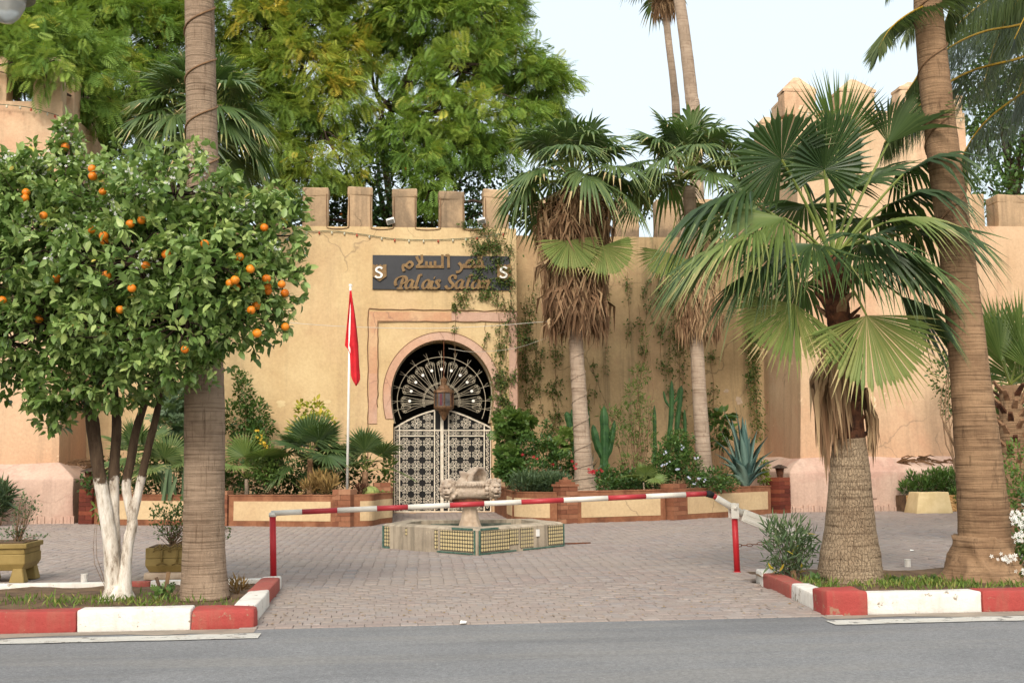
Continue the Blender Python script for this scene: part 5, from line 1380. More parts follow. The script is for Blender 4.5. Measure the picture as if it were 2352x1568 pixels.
# ---- tall pale stem by the orange tree
rng = np.random.default_rng(1)
b = np.array([*G(470, 1388)[:2], .06]); Yp = b[1]
pts = [b, P(468, 1250, Yp), P(470, 1000, Yp), P(468, 700, Yp), P(464, 330, Yp), P(458, 0, Yp), P(452, -420, Yp)]
rs_ = [.275, .245, .228, .222, .225, .205, .19, .18, .172, .168, .165, .16]
e = thing('tall_palm', 'tall straight palm with pale ringed stem and spiralling cord beside the orange tree', 'palm tree', b)
trunk(e, pts, rs_, 'trunkL', ripple=.006, seg=120, seed=2)
cordwrap(e, pts, rs_, 9.5, .011, z0=.42, z1=.97)
crown(e, pts[-1]+Z3*.1, 22, 1.0, .9, -25, 80, rng)
# ---- leaning stem on the right
rng = np.random.default_rng(2)
b = np.array([*G(2262, 1350)[:2], .06]); Yp = b[1]
pts = [b, P(2262, 1250, Yp), P(2252, 1100, Yp), P(2232, 900, Yp), P(2202, 620, Yp), P(2160, 300, Yp), P(2135, 60, Yp), P(2126, -120, Yp), P(2120, -300, Yp)]
rs_ = [.43, .33, .30, .285, .265, .235, .215, .2, .195, .185, .175, .16, .155, .15]
e = thing('leaning_palm', 'leaning palm with brown stem wound with a brown cord on the right', 'palm tree', b)
trunk(e, pts, rs_, 'trunkD', ripple=.008, seg=110, seed=4)
fo_ = MB().lathe([(.58, -.02), (.53, .05), (.46, .16), (.40, .3), (.36, .44), (.335, .55)], 40, (b[0], b[1], .06)).build('root_mat', 'trunkD', e, True)
roughen(fo_, 2, .05, 7, 3)
cordwrap(e, pts, rs_, 5.5, .012, z0=.5, z1=.92)
crown(e, pts[-1]+Z3*.1, 18, 1.0, .9, -15, 80, rng)
# ---- feather palm whose arching fronds come in from the right
rng = np.random.default_rng(3)
fc = P(2560, -120, 16.2)
e = thing('feather_palm', 'feather palm with long arching yellow-ribbed fronds reaching in from the right', 'palm tree', (fc[0], 16.2, 0))
trunk(e, [(fc[0]+.3, 16.2, -.02), (fc[0]+.15, 16.2, 3), (fc[0], 16.2, fc[2])], [.4, .3, .26, .25], 'trunkD', seg=50, seed=5)
def feather(parent, pts, L0, hang, rng, w=.014, fwd=.35, tb=.5, lat=1.0):
    pts = smoothline([np.asarray(p, float) for p in pts], 14); n = len(pts)
    mb = MB(); mb.tube(pts, list(np.linspace(.028, .006, n)), 5, False); npf = len(mb.F); V = list(mb.V); F = list(mb.F); TT = [.5]*npf
    step = 1
    for i in range(4, n-1):
        T = unit(pts[i+1]-pts[i-1]); S = unit(np.cross(T, Z3)); f = i/n
        for sg in (-1, 1):
            for sub in (0, .25, .5, .75):
                p = pts[i]+(pts[i+1]-pts[i])*sub
                ln = L0*(.35+.75*math.sin(math.pi*min(1, f*.85+.12)))*rng.uniform(.85, 1.1)
                d = unit(S*sg*lat*rng.uniform(.35, .75) + T*fwd - Z3*hang*rng.uniform(.7, 1.3)); wv = unit(np.cross(d, S*.6+T))*w*rng.uniform(.8, 1.2)
                m1 = p+d*ln*.5-Z3*.02; tip = p+d*ln-Z3*ln*.18
                b_ = len(V); V += [p-wv*.5, p+wv*.5, m1+wv, m1-wv, tip]; F += [(b_, b_+1, b_+2, b_+3), (b_+3, b_+2, b_+4)]
                TT += [min(1, max(0, tb+rng.normal(0, .15)))]*2
    return mk('frond', V, F, None, parent, False, TT, mats=['pinna', 'rachis'], midx=[1]*npf+[0]*(len(F)-npf))
Yf = 16.2
feather(e, [fc, P(2380, -90, 15.2), P(2240, -45, 14.2), P(2154, 0, 13.6), P(2088, 32, 13.4), P(2045, 67, 13.3), P(2018, 112, 13.3)], .6, .3, rng, fwd=.5, lat=1.5)
feather(e, [fc, P(2450, 10, 16), P(2352, 54, 15.9), P(2263, 72, 15.8), P(2193, 102, 15.7), P(2130, 150, 15.6), P(2080, 215, 15.6)], .75, .9, rng)
feather(e, [fc, P(2450, 80, 16), P(2352, 130, 15.7), P(2246, 158, 15.5), P(2179, 190, 15.3), P(2121, 234, 15.2), P(2065, 284, 15.2), P(2030, 330, 15.2)], .75, .9, rng)
feather(e, [fc, P(2480, 110, 16.2), P(2400, 175, 16.1), P(2352, 211, 16), P(2268, 275, 15.9), P(2215, 350, 15.8), P(2185, 450, 15.8)], .7, 1.2, rng)
feather(e, [fc, P(2440, -60, 17), P(2330, -30, 17.3), P(2240, 20, 17.5), P(2150, 110, 17.6), P(2090, 200, 17.6)], .8, 1.4, rng, tb=.3)
feather(e, [fc, P(2470, -90, 17), P(2400, -60, 17.2), P(2340, 0, 17.5), P(2290, 90, 17.6), P(2260, 190, 17.6)], .8, 1.4, rng, tb=.3)
feather(e, [fc, P(2440, -130, 15.6), P(2330, -110, 15), P(2240, -60, 14.6), P(2190, 0, 14.5), P(2170, 60, 14.5)], .7, 1.0, rng)
feather(e, [fc, P(2480, -80, 15.2), P(2420, -50, 14.6), P(2370, 10, 14.4), P(2330, 90, 14.3)], .7, 1.0, rng)
feather(e, [fc, P(2480, 60, 15.2), P(2420, 130, 14.9), P(2390, 220, 14.8), P(2370, 320, 14.8)], .6, 1.0, rng)
feather(e, [fc, P(2480, -30, 16.8), P(2420, 20, 17), P(2370, 120, 17.2), P(2330, 240, 17.2)], .7, 1.2, rng, tb=.3)
for a in range(7):
    az = rad(-60+a*38); d = np.array([math.cos(az), math.sin(az), 0]); feather(e, [fc, fc+d*.8+Z3*.7, fc+d*1.8+Z3*.9, fc+d*2.8+Z3*.4, fc+d*3.4-Z3*.5], .6, .9, rng)

# ---- the big fan palm on the right bed
rng = np.random.default_rng(5)
b = np.array([*G(1953, 1352)[:2], .06]); Yp = b[1]
e = thing('fan_palm', 'stout fan palm with cracked bulging stem in the right bed', 'palm tree', b)
HP = lambda x, y, dy=0.: P(x, y, Yp+dy)
trunk(e, [b, HP(1953, 1250), HP(1952, 1100), HP(1950, 1000)], [.40, .375, .35, .30, .262, .24, .215, .19], 'trunkR', ripple=.006, seg=60, seed=6)
trunk(e, [HP(1950, 1015), HP(1945, 880), HP(1930, 760), HP(1915, 640), HP(1912, 590)], [.195, .17, .15, .145, .14, .15], 'boots', 'upper_stem', ripple=.03, seg=40, seed=7)
for i in range(46):                                    # broken leaf bases
    f = i/46; c = HP(1948-34*f**1.2, 1005-380*f); az = 2.39996*i; d = np.array([math.cos(az), math.sin(az), 0]); s_ = np.array([-d[1], d[0], 0])
    L = rng.uniform(.07, .17)*(1.3 if f > .3 else .8); w_ = rng.uniform(.04, .07)
    p = c+d*.13; q = c+d*(.15+L*.8)+Z3*L*.7
    MB().add([p-s_*w_, p+s_*w_, q+s_*w_*.6+Z3*rng.uniform(-.02, .02), q-s_*w_*.6, p-s_*w_-Z3*.07, p+s_*w_-Z3*.07, q+s_*w_*.5-Z3*.025, q-s_*w_*.5-Z3*.025], [(0, 1, 2, 3), (7, 6, 5, 4), (0, 3, 7, 4), (1, 5, 6, 2), (2, 6, 7, 3)]).build('leaf_base', 'boots' if rng.random() < .75 else 'bootspale', e)
cc = HP(1913, 600)
def hf(hub, tip, N=None, hy=0., ty=0., R=None, phim=125, droop=.4, mat='frond', sag=.05, t=.38, cup=.1, split=.5, nseg=38, fold=0.):
    h = HP(*hub, hy); tp = HP(*tip, ty); td = tp-h; R = R or np.linalg.norm(td)
    if N is None: N = np.cross(np.cross(td, Z3), td); N = N if N[2] > 0 else -N
    frond(e, cc+unit(h-cc)*.05, h, td, np.asarray(N, float), R, rad(phim), droop, rng, mat, sag=sag, base_t=t, cup=cup, split=split, nseg=nseg, pr=.024, fold=fold)
CAMD = np.array([0, -1, .05])
# hub, tip, facing: each frond as it stands round the bud
hf((1795, 366), (1722, 262), (.3, -.6, -.7), -.35, -.75, .76, 145, .12, t=.06, split=.62)  # low tint paints this fan's shaded underside
hf((1893, 390), (1940, 225), (-.1, -.6, -.7), -.3, -.7, .92, 125, .12, t=.04, split=.62, fold=.38)  # tinted dark too, shade of the underside put into the colour
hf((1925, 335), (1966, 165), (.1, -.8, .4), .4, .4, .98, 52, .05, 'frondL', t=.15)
hf((2040, 330), (2150, 140), (-.7, -.5, .5), .1, .0, 1.05, 60, .35, t=.35)
hf((2075, 400), (2305, 285), None, -.2, -.15, 1.2, 75, 1.0, t=.1)
hf((2040, 470), (2295, 388), None, .1, .2, 1.25, 70, .95, t=.12)
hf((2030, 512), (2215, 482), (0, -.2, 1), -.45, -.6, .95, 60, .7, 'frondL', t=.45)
hf((2105, 530), (2315, 548), None, -.1, -.1, 1.05, 75, .8, t=.15)
hf((2040, 590), (2225, 665), None, -.3, -.4, .98, 75, .6, t=.3)
hf((2070, 680), (2212, 815), None, .05, .0, .95, 55, .4, t=.08)
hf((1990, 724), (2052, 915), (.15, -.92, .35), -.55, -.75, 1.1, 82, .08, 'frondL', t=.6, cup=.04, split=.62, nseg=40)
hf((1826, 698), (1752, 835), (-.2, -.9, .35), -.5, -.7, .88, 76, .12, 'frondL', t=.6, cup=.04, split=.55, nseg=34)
hf((1760, 612), (1618, 690), None, -.3, -.35, .85, 80, .7, t=.1)
hf((1715, 562), (1488, 600), None, -.1, -.15, 1.2, 70, .8, t=.2)
hf((1735, 540), (1540, 592), None, -.45, -.7, 1.1, 70, .6, 'frondL', t=.45)
hf((1725, 462), (1480, 478), None, .1, .15, 1.3, 78, 1.0, t=.1)
hf((1800, 500), (1600, 530), (-.1, -.5, .9), -.5, -.8, 1.1, 65, .8, 'frondL', t=.4)
hf((1840, 410), (1715, 320), None, .5, .8, .9, 100, .45, t=.3)
hf((1965, 430), (2080, 330), None, .5, .9, .95, 100, .45, t=.3)
hf((1868, 560), (1800, 600), (0, -.3, 1), -.5, -.9, .85, 70, .7, t=.25)
hf((1975, 560), (2040, 610), (0, -.3, 1), -.45, -.9, .85, 70, .7, t=.15)
hf((1850, 470), (1780, 500), None, .7, 1.5, .95, 105, .6, t=.3)
hf((2000, 500), (2060, 520), None, .7, 1.5, .95, 105, .6, t=.3)
hf((1900, 410), (1880, 280), (0, .6, .6), .6, .9, .85, 105, .2, t=.35)
crown(e, cc, 7, .8, .75, -8, 22, rng, droop=.7, pr=.022, base_t=.12, nseg=34)
for az, zz, L, tb, k_ in ((3.0, -.98, 1.5, .6, 4), (-2.75, -1.0, 1.5, .5, 4), (-2.35, -1.2, 1.35, .6, 3), (-.35, -1.62, .8, .5, 3), (-.75, -1.7, .75, .6, 1), (.2, -1.5, .95, .45, 2), (1.5, -1.3, 1.1, .5, 2), (2.4, -1.1, 1.3, .45, 2)):
    for k in range(k_):
        dead_fan(e, cc+np.array([.16, 0, 0]), az+rng.normal(0, .12), zz+rng.normal(0, .1), L*rng.uniform(.88, 1.08), .1, rng, .24 if abs(az) > 2 else .19, nst=14, out=rng.uniform(.05, .18), tbase=tb)

# ---- two skirted palms in the right planter
rng = np.random.default_rng(6)
b = np.array([*P(1345, 1115, 30.8)[:2], .6]); Yp = 30.8
e = thing('skirted_palm', 'fan palm with wide brown skirt of dead fronds nearest the gate', 'palm tree', b)
trunk(e, [b, P(1340, 1060, Yp), P(1330, 900, Yp), P(1322, 760, Yp), P(1318, 560, Yp), P(1317, 450, Yp)], [.36, .27, .225, .2, .19, .185, .18, .18, .2], 'trunkM', seg=80, seed=8)
cordwrap(e, [b, P(1340, 1060, Yp), P(1330, 900, Yp), P(1322, 760, Yp)], [.36, .25, .2, .19], 9, .009, 'trunkM')
ct = P(1317, 415, Yp)
crown(e, ct, 28, 1.3, 1.15, -14, 80, rng, droop=.7, pr=.03)
for (hx, hy, tx, ty, mt) in ((1308, 552, 1322, 640, 'frondL'), (1385, 565, 1425, 660, 'frondL')):
    h, tp = P(hx, hy, Yp-.9), P(tx, ty, Yp-1.15); frond(e, ct, h, tp-h, (0, -.95, .25), 1.0, rad(95), .1, rng, mt, sag=.3, base_t=.55, split=.65, cup=.03, pr=.03)
zt0, zb0 = P(1317, 440, Yp)[2], P(1317, 800, Yp)[2]
skirt(e, np.array([ct[0], Yp, 0]), zt0-.1, zb0, 200, .3, 1.3, rng, .42, .62, .45, 15)
skirt(e, np.array([ct[0]+.05, Yp, 0]), zt0+.15, zt0-1.7, 60, .3, 1.2, rng, .45, .75, .6)
b2_ = np.array([*P(1622, 1115, 31.6)[:2], .6]); Yp = 31.6
e = thing('skirted_palm', 'fan palm with narrow straw skirt next to the corner tower', 'palm tree', b2_)
trunk(e, [b2_, P(1616, 1050, Yp), P(1606, 900, Yp), P(1600, 780, Yp), P(1590, 560, Yp), P(1582, 430, Yp)], [.27, .22, .2, .19, .185, .18, .18], 'trunkM', seg=80, seed=9)
ct = P(1582, 405, Yp)
crown(e, ct, 27, 1.4, 1.15, -14, 80, rng, droop=.7, pr=.03)
h, tp = P(1535, 580, Yp-.5), P(1500, 650, Yp-.8); frond(e, ct, h, tp-h, (-.3, -.9, .3), .95, rad(85), .15, rng, 'frondL', sag=.2, base_t=.6, split=.6)
zt0, zb0 = P(1590, 520, Yp)[2], P(1608, 800, Yp)[2]
skirt(e, np.array([P(1606, 700, Yp)[0], Yp, 0]), zt0-.3, zb0, 160, .25, 1.15, rng, .32, .42, .62, 15)
# ---- fan palm in the left planter, head above the orange tree
rng = np.random.default_rng(7)
Yp = 32.3; ct = P(468, 265, Yp); b = np.array([ct[0]+.05, Yp, .6])
e = thing('fan_palm', 'bushy fan palm rising from the left planter behind the tall stem', 'palm tree', b)
trunk(e, [b, (b+ct)/2, ct], [.3, .2, .18, .17], 'trunkM', seg=70, seed=10)
crown(e, ct, 40, 1.35, 1.15, -48, 82, rng, droop=.6, pr=.03)
skirt(e, np.array([ct[0], Yp, 0]), ct[2]-.5, ct[2]-2.6, 40, .2, 1.1, rng, .3, .35, .35)
# ---- palm by the right edge, beyond the leaning stem
rng = np.random.default_rng(8)
Yp = 18.5; b = np.array([*G(2330, 1245)[:2], 0.]); b[1] = Yp; b[0] = P(2325, 1000, Yp)[0]; ct = P(2320, 885, Yp)
e = thing('young_fan_palm', 'young fan palm with crossed old leaf bases behind the leaning palm', 'palm tree', b)
trunk(e, [b, (b+ct)/2, ct], [.3, .25, .22, .2, .17], 'trunkD', seg=50, seed=11)
for i in range(60):
    f = i/60; c = b+(ct-b)*(.38+.6*f); az = 2.39996*i; d = np.array([math.cos(az), math.sin(az), 0]); s_ = np.array([-d[1], d[0], 0]); L = rng.uniform(.14, .26)
    p = c+d*.16; q = c+d*(.2+L*.6)+Z3*L*.7; w_ = .05
    MB().add([p-s_*w_, p+s_*w_, q+s_*w_*.7, q-s_*w_*.7, p-s_*w_-Z3*.06, p+s_*w_-Z3*.06, q+s_*w_*.6-Z3*.03, q-s_*w_*.6-Z3*.03], [(0, 1, 2, 3), (7, 6, 5, 4), (0, 3, 7, 4), (1, 5, 6, 2), (2, 6, 7, 3)]).build('leaf_base', 'bootspale' if rng.random() < .6 else 'boots', e)
for (hx, hy, tx, ty, dy, ph) in ((2300, 830, 2275, 690, -.3, 60), (2345, 800, 2375, 660, -.2, 80), (2365, 850, 2420, 760, -.3, 90), (2280, 880, 2220, 850, .4, 80), (2345, 880, 2345, 760, .5, 100), (2300, 800, 2330, 680, .4, 90), (2400, 900, 2470, 900, 0, 90), (2270, 910, 2215, 960, .3, 80)):
    h, tp = P(hx, hy, Yp+dy), P(tx, ty, Yp+dy*1.6); frond(e, ct, h, tp-h, (.2, -.8, .5), np.linalg.norm(tp-h), rad(ph), .12, rng, 'frondL', sag=.02, base_t=.2, pr=.02)
# ---- two very tall palms far behind
for k, (label, Yp, pp_, rs_, cy, sk) in enumerate((('very tall thin palm with shaggy brown head far behind the wall', 58, ((1556, 330), (1548, 200), (1535, 90), (1522, -40)), [.22, .19, .18, .17], -60, True),
                                                   ('very tall bare-stemmed palm far behind the wall', 50, ((1596, 330), (1588, 220), (1572, 80), (1552, -60), (1540, -180)), [.31, .28, .25, .23], -210, True))):
    rng = np.random.default_rng(20+k)
    top = P(*pp_[-1], Yp); b = P(*pp_[0], Yp); b = np.array([b[0]+.3, Yp, -.05])
    e = thing('tall_palm', label, 'palm tree', b)
    trunk(e, [b]+[P(x, y, Yp) for x, y in pp_], rs_[:1]+rs_, 'trunkM', seg=70, seed=12+k)
    ct = top+Z3*.5
    crown(e, ct, 20, 1.3, 1.1, -30, 80, rng, droop=.6, nseg=20, pr=.03)
    skirt(e, np.array([top[0], Yp, 0]), ct[2]-.3, P(1525, 62, Yp)[2] if k == 0 else ct[2]-2.2, 60, .18, 1.3, rng, .3, .45, .5)

# ---- young fan palms in the planters
def small_palm(label, px, py, Y, n, Lp, R, stem, seed, mat='frond', el0=8, el1=85, t=.35, nseg=28, group=None, stempx=None):
    rng = np.random.default_rng(seed)
    ct = P(px, py, Y); b = np.array([ct[0], Y, .58]); e = thing('young_fan_palm', label, 'palm tree', b)
    trunk(e, [b, (b+ct)/2+np.array([.01, 0, 0]), ct], [stem*1.1, stem, stem*.9], 'bootspale' if stem > .06 else 'trunkM', seg=16, n=12, seed=seed)
    crown(e, ct, n, Lp, R, el0, el1, rng, mat, .18, rad(118), pr=.012, base_t=t, nseg=nseg)
    return e
small_palm('young fan palm on a thin stem left of the flagpole', 712, 1052, 30.2, 13, .62, .74, .075, 31, el0=-5, t=.22)
small_palm('young fan palm with rusty base right of the flagpole', 838, 1082, 30.6, 10, .75, .66, .08, 32, el0=5, t=.35)
small_palm('low young palm among the undergrowth behind the flagpole', 752, 1075, 30.9, 8, .45, .6, .07, 33, el0=10, t=.3)
small_palm('bright green young palm beside the flowering shrub', 566, 1100, 30.0, 9, .75, .66, .05, 34, 'frondL', 20, 85, .3)
small_palm('pale young palm above the striped snake plants', 385, 1085, 30.6, 9, .55, .62, .05, 35, 'frond', 10, 85, .55)
small_palm('broad young palm behind the white painted stems', 315, 1068, 31.2, 11, .8, .7, .07, 36, 'frond', 0, 85, .45)
small_palm('tiny young palm at the front of the right planter', 1478, 1108, 29.6, 6, .3, .35, .02, 37, 'frondL', 30, 85, .3)

# ================================================================ TREES
def limb(mb, p, q, r0, r1, bend, rng, n=7, sides=7):
    p, q = np.asarray(p, float), np.asarray(q, float); d = np.linalg.norm(q-p); side = rng.normal(0, bend*d, 3)
    pts = [p+(q-p)*u+side*math.sin(math.pi*u)+rng.normal(0, .012*d, 3)*(0 < u < 1) for u in np.linspace(0, 1, n)]
    mb.tube(pts, list(np.linspace(r0, r1, n)), sides, False); return pts
def feathery_tree(name, label, base, fork, lobes, mat, seed, leafL=.52, per=15, dens=3.2, tr=.3, tmean=.5, branch=True, shape='feather', droop=.45, pick=60):
    """open-branched tree; lobes = (centre, radii) clumps of feathered sprays"""
    rng = np.random.default_rng(seed); e = thing(name, label, 'tree', base)
    mb = MB(); limb(mb, base, fork, tr, tr*.7, .04, rng, 9, 10); mb.build('trunk', 'bark', e, True)
    mb = MB(); L, D, S, T = [], [], [], []
    allc = np.mean([l[0] for l in lobes], axis=0)
    for (c, r) in lobes:
        c = np.asarray(c, float); r = np.ones(3)*r
        pts = limb(mb if c[1] > 33.5 else MB(), fork, c, tr*.42, .045, .12, rng)
        area = 4*math.pi*((r[0]*r[1]*r[2])**(2/3)); k = int(area*dens)
        d = sph(k*2, rng); d = d[(d[:, 1] < .35) | (rng.random(len(d)) < .35)][:k]
        rad_ = rng.uniform(.62, 1.04, len(d))[:, None]
        cl = c + d*r*rad_
        for j in range(min(14, len(cl))): limb(mb, pts[-1] if j % 2 else pts[-3], cl[j], .03, .008, .15, rng, 5, 4)
        tb = tmean+rng.normal(0, .1)
        for p, o in zip(cl, d):
            out = unit(o*.8+unit(p-allc)*.5+np.array([0, -.15, .1])); n_ = rng.integers(per-5, per+5)
            dd = unit(out[None]*.75+rng.normal(0, .6, (n_, 3))); dd[:, 2] -= droop*1.5*rng.uniform(.4, 1.3, n_)
            L.append(p+rng.normal(0, .12, (n_, 3))+dd*.05); D.append(dd); S.append(leafL*rng.uniform(.7, 1.25, n_)); T.append(np.clip(tb+rng.normal(0, .17)+rng.normal(0, .1, n_)+.15*o[2], 0, 1))  # tint rises towards clump tops, painting them as if lit from above
    mb.build('limbs', 'barkdark', e, True)
    L, D, S, T = np.vstack(L), unit(np.vstack(D)), np.hstack(S), np.hstack(T)
    # sprays that stand out at the near side are leaves of their own
    score = L[:, 1]*1.0-S*2; order = np.argsort(score); near = order[:pick]; far = order[pick:]
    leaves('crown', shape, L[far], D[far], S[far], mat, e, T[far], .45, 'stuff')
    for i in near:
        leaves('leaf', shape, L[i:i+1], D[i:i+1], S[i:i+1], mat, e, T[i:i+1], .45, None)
    return e
W = lambda x, y, Y: P(x, y, Y)
feathery_tree('feathery_tree', 'large feathery green tree spreading over the left tower', (W(190, 300, 41)[0], 41, -.05), W(200, 330, 41), [
    (W(40, 60, 40), (1.9, 1.6, 1.2)), (W(150, 20, 41), (2.0, 1.8, 1.3)), (W(280, 40, 40), (1.9, 1.7, 1.3)), (W(20, 100, 33), (1.1, .8, .6)), (W(95, 80, 34), (1.2, 1, .8)), (W(170, 130, 35), (1.1, 1, .8)), (W(105, 165, 31.5), (.4, .3, .3)), (W(60, 125, 31.9), (.6, .35, .3)), (W(125, 140, 31.8), (.42, .3, .35)), (W(0, 150, 31.8), (.5, .3, .25)), (W(60, 160, 33.2), (1.0, .6, .5)), (W(190, 190, 34.5), (.7, .6, .7)), (W(215, 250, 35), (.5, .5, .5)), (W(-20, 140, 32.6), (.7, .6, .5)), (W(30, 30, 34), (1.3, 1.1, .9)), (W(60, 150, 38.5), (1.5, 1.2, .7)), (W(150, 120, 39), (1.4, 1.2, .8)),
    (W(250, 160, 38.5), (1.4, 1.2, 1.0)), (W(350, 90, 40), (1.6, 1.5, 1.2)), (W(-70, 90, 40), (1.9, 1.7, 1.4)), (W(330, -40, 41), (2.0, 1.8, 1.2)), (W(130, -60, 41), (2.2, 2, 1.2)), (W(130, 190, 36.6), (.6, .5, .7)),
    (W(270, 290, 38), (1.0, .9, .9)), (W(290, 235, 37.5), (1.1, 1, .8)), (W(370, 190, 39), (1.0, 1, .8))], 'leafJg', 41, tmean=.5)
feathery_tree('feathery_tree', 'yellowing feathery tree with hanging sprays left of the sign', (W(640, 400, 41)[0], 41, -.05), W(640, 330, 41), [
    (W(520, 40, 40), (1.5, 1.4, 1.1)), (W(610, 70, 39.5), (1.4, 1.3, 1.0)), (W(720, 60, 40), (1.5, 1.4, 1.1)), (W(800, 130, 39.5), (1.1, 1, .9)), (W(700, 160, 38.6), (1.3, 1.1, 1.0)), (W(600, 180, 39), (1.2, 1.1, 1.0)),
    (W(760, 240, 38.4), (1.1, 1, .9)), (W(670, 270, 38.5), (1.1, 1, .9)), (W(640, 360, 37.8), (.9, .8, .8)), (W(780, 370, 37.4), (.75, .7, .75)), (W(710, 395, 36.9), (.7, .6, .6)), (W(560, 240, 40), (1.0, 1, .9)),
    (W(560, -50, 40), (1.7, 1.5, 1.0)), (W(720, -50, 40), (1.7, 1.5, 1.0)), (W(830, 20, 40.5), (1.2, 1.1, .9))], 'leafJ', 42, tmean=.52, tr=.2)
feathery_tree('feathery_tree', 'tall feathery tree against the sky behind the gate', (W(905, 420, 41)[0], 41, -.05), W(900, 250, 41), [
    (W(960, 30, 40), (1.5, 1.4, 1.1)), (W(1060, 60, 40), (1.6, 1.4, 1.2)), (W(1130, 20, 40.5), (1.2, 1.2, 1.1)), (W(1150, 120, 40), (1.3, 1.2, 1.0)), (W(1210, 170, 40), (1.2, 1.1, .9)), (W(1255, 190, 40), (1.0, 1, .9)), (W(1060, 160, 39), (1.3, 1.1, .9)),
    (W(960, 180, 39), (.9, .8, .6)), (W(1000, 260, 38.5), (1.2, 1, .8)), (W(1100, 270, 38.5), (1.2, 1.1, .8)), (W(1210, 280, 39), (1.1, 1, .7)), (W(930, 310, 38), (.8, .7, .7)), (W(1050, 340, 38), (1.0, .9, .7)),
    (W(980, 380, 37.3), (.8, .7, .75)), (W(985, 440, 36.7), (.45, .4, .5)), (W(1130, 340, 38.5), (.9, .8, .7)), (W(900, 60, 40.5), (1.0, 1, .9)), (W(1000, -60, 40.5), (1.7, 1.5, 1.0)), (W(1110, -50, 40.5), (1.1, 1.2, .9)), (W(860, 110, 41), (.7, .7, .8)), (W(885, 330, 38.6), (.7, .6, .6)), (W(850, 260, 39.5), (.5, .5, .5))], 'leafJg', 43, tmean=.6, tr=.17)
mb = MB()
# dark trees close behind the wall
def dark_tree(label, base, lobes, seed, n=260, mat='leafD', size=.17, fruit=0):
    rng = np.random.default_rng(seed); e = thing('dark_tree', label, 'tree', base); mb = MB()
    top = np.array([base[0], base[1], min(l[0][2] for l in lobes)]); limb(mb, base, top, .2, .12, .03, rng)
    L, D, S, T = [], [], [], []
    for c, r in lobes:
        c = np.asarray(c); r = np.ones(3)*r; limb(mb, top, c, .1, .03, .1, rng)
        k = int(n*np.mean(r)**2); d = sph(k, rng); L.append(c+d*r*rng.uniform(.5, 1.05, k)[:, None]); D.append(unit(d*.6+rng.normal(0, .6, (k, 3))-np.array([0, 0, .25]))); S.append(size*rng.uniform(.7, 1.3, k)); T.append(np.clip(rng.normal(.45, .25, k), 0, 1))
    mb.build('trunk', 'barkdark', e, True)
    leaves('crown', 'oval', np.vstack(L), np.vstack(D), np.hstack(S), mat, e, np.hstack(T), .6, 'stuff')
    for i in range(fruit):
        c, r = lobes[i % len(lobes)]; p = np.asarray(c)+unit(np.array([rng.normal(), -1.2, rng.normal()]))*np.ones(3)*r*.98; MB().sphere(p, .05, 10, 7).build('orange', 'orange', e, True)
    return e
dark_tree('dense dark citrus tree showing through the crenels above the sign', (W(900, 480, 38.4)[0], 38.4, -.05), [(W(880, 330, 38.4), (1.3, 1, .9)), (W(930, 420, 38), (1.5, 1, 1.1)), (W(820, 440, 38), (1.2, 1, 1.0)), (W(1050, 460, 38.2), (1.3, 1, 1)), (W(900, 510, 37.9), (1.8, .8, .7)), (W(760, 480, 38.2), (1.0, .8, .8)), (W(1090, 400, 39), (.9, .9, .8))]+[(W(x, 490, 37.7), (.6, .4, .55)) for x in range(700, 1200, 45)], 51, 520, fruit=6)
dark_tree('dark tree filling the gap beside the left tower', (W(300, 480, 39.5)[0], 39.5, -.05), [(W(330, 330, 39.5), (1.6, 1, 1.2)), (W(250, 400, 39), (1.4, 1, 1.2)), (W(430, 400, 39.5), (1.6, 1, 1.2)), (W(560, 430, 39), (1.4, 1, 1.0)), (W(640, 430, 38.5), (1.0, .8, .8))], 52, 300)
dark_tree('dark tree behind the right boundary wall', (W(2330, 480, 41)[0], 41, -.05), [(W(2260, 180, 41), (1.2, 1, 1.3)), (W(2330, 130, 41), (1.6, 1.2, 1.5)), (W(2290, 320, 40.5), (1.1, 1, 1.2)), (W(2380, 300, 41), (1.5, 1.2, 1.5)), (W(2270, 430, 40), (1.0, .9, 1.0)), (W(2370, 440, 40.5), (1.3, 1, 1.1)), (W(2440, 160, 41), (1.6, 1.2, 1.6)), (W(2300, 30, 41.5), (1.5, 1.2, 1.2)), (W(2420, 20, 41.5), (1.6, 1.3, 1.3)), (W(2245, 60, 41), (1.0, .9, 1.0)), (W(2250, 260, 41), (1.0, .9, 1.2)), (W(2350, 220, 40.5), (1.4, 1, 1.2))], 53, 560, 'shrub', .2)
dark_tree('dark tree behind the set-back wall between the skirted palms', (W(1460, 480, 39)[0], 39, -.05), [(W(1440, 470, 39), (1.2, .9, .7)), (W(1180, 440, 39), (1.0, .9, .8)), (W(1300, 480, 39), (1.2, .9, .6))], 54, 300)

# ---- the orange tree
rng = np.random.default_rng(60)
OY = 13.75; b = np.array([*G(266, 1388)[:2], .05]); OY = b[1]
ot = thing('orange_tree', 'orange tree with limewashed stems, ripe fruit and white blossom', 'tree', b)
OP = lambda x, y, dy=0.: P(x, y, OY+dy)
def stem(pts, rs, name='trunk'):
    q = smoothline(pts, 6); rr = np.interp(np.linspace(0, 1, len(q)), np.linspace(0, 1, len(rs)), rs)*(1+rng.normal(0, .03, len(q)))
    return MB().tube(q, list(rr), 14).build(name, 'limewash', ot, True)
stem([OP(262, 1392), OP(258, 1300), OP(250, 1220), OP(228, 1090), OP(216, 1000), OP(205, 930), OP(170, 840)], [.11, .085, .078, .07, .075, .066, .045], 'stem')
stem([OP(272, 1390, .06), OP(266, 1290, .07), OP(262, 1200, .09), OP(262, 1080, .1), OP(268, 970, .1), OP(258, 860, .1)], [.09, .068, .062, .058, .054, .04], 'stem')
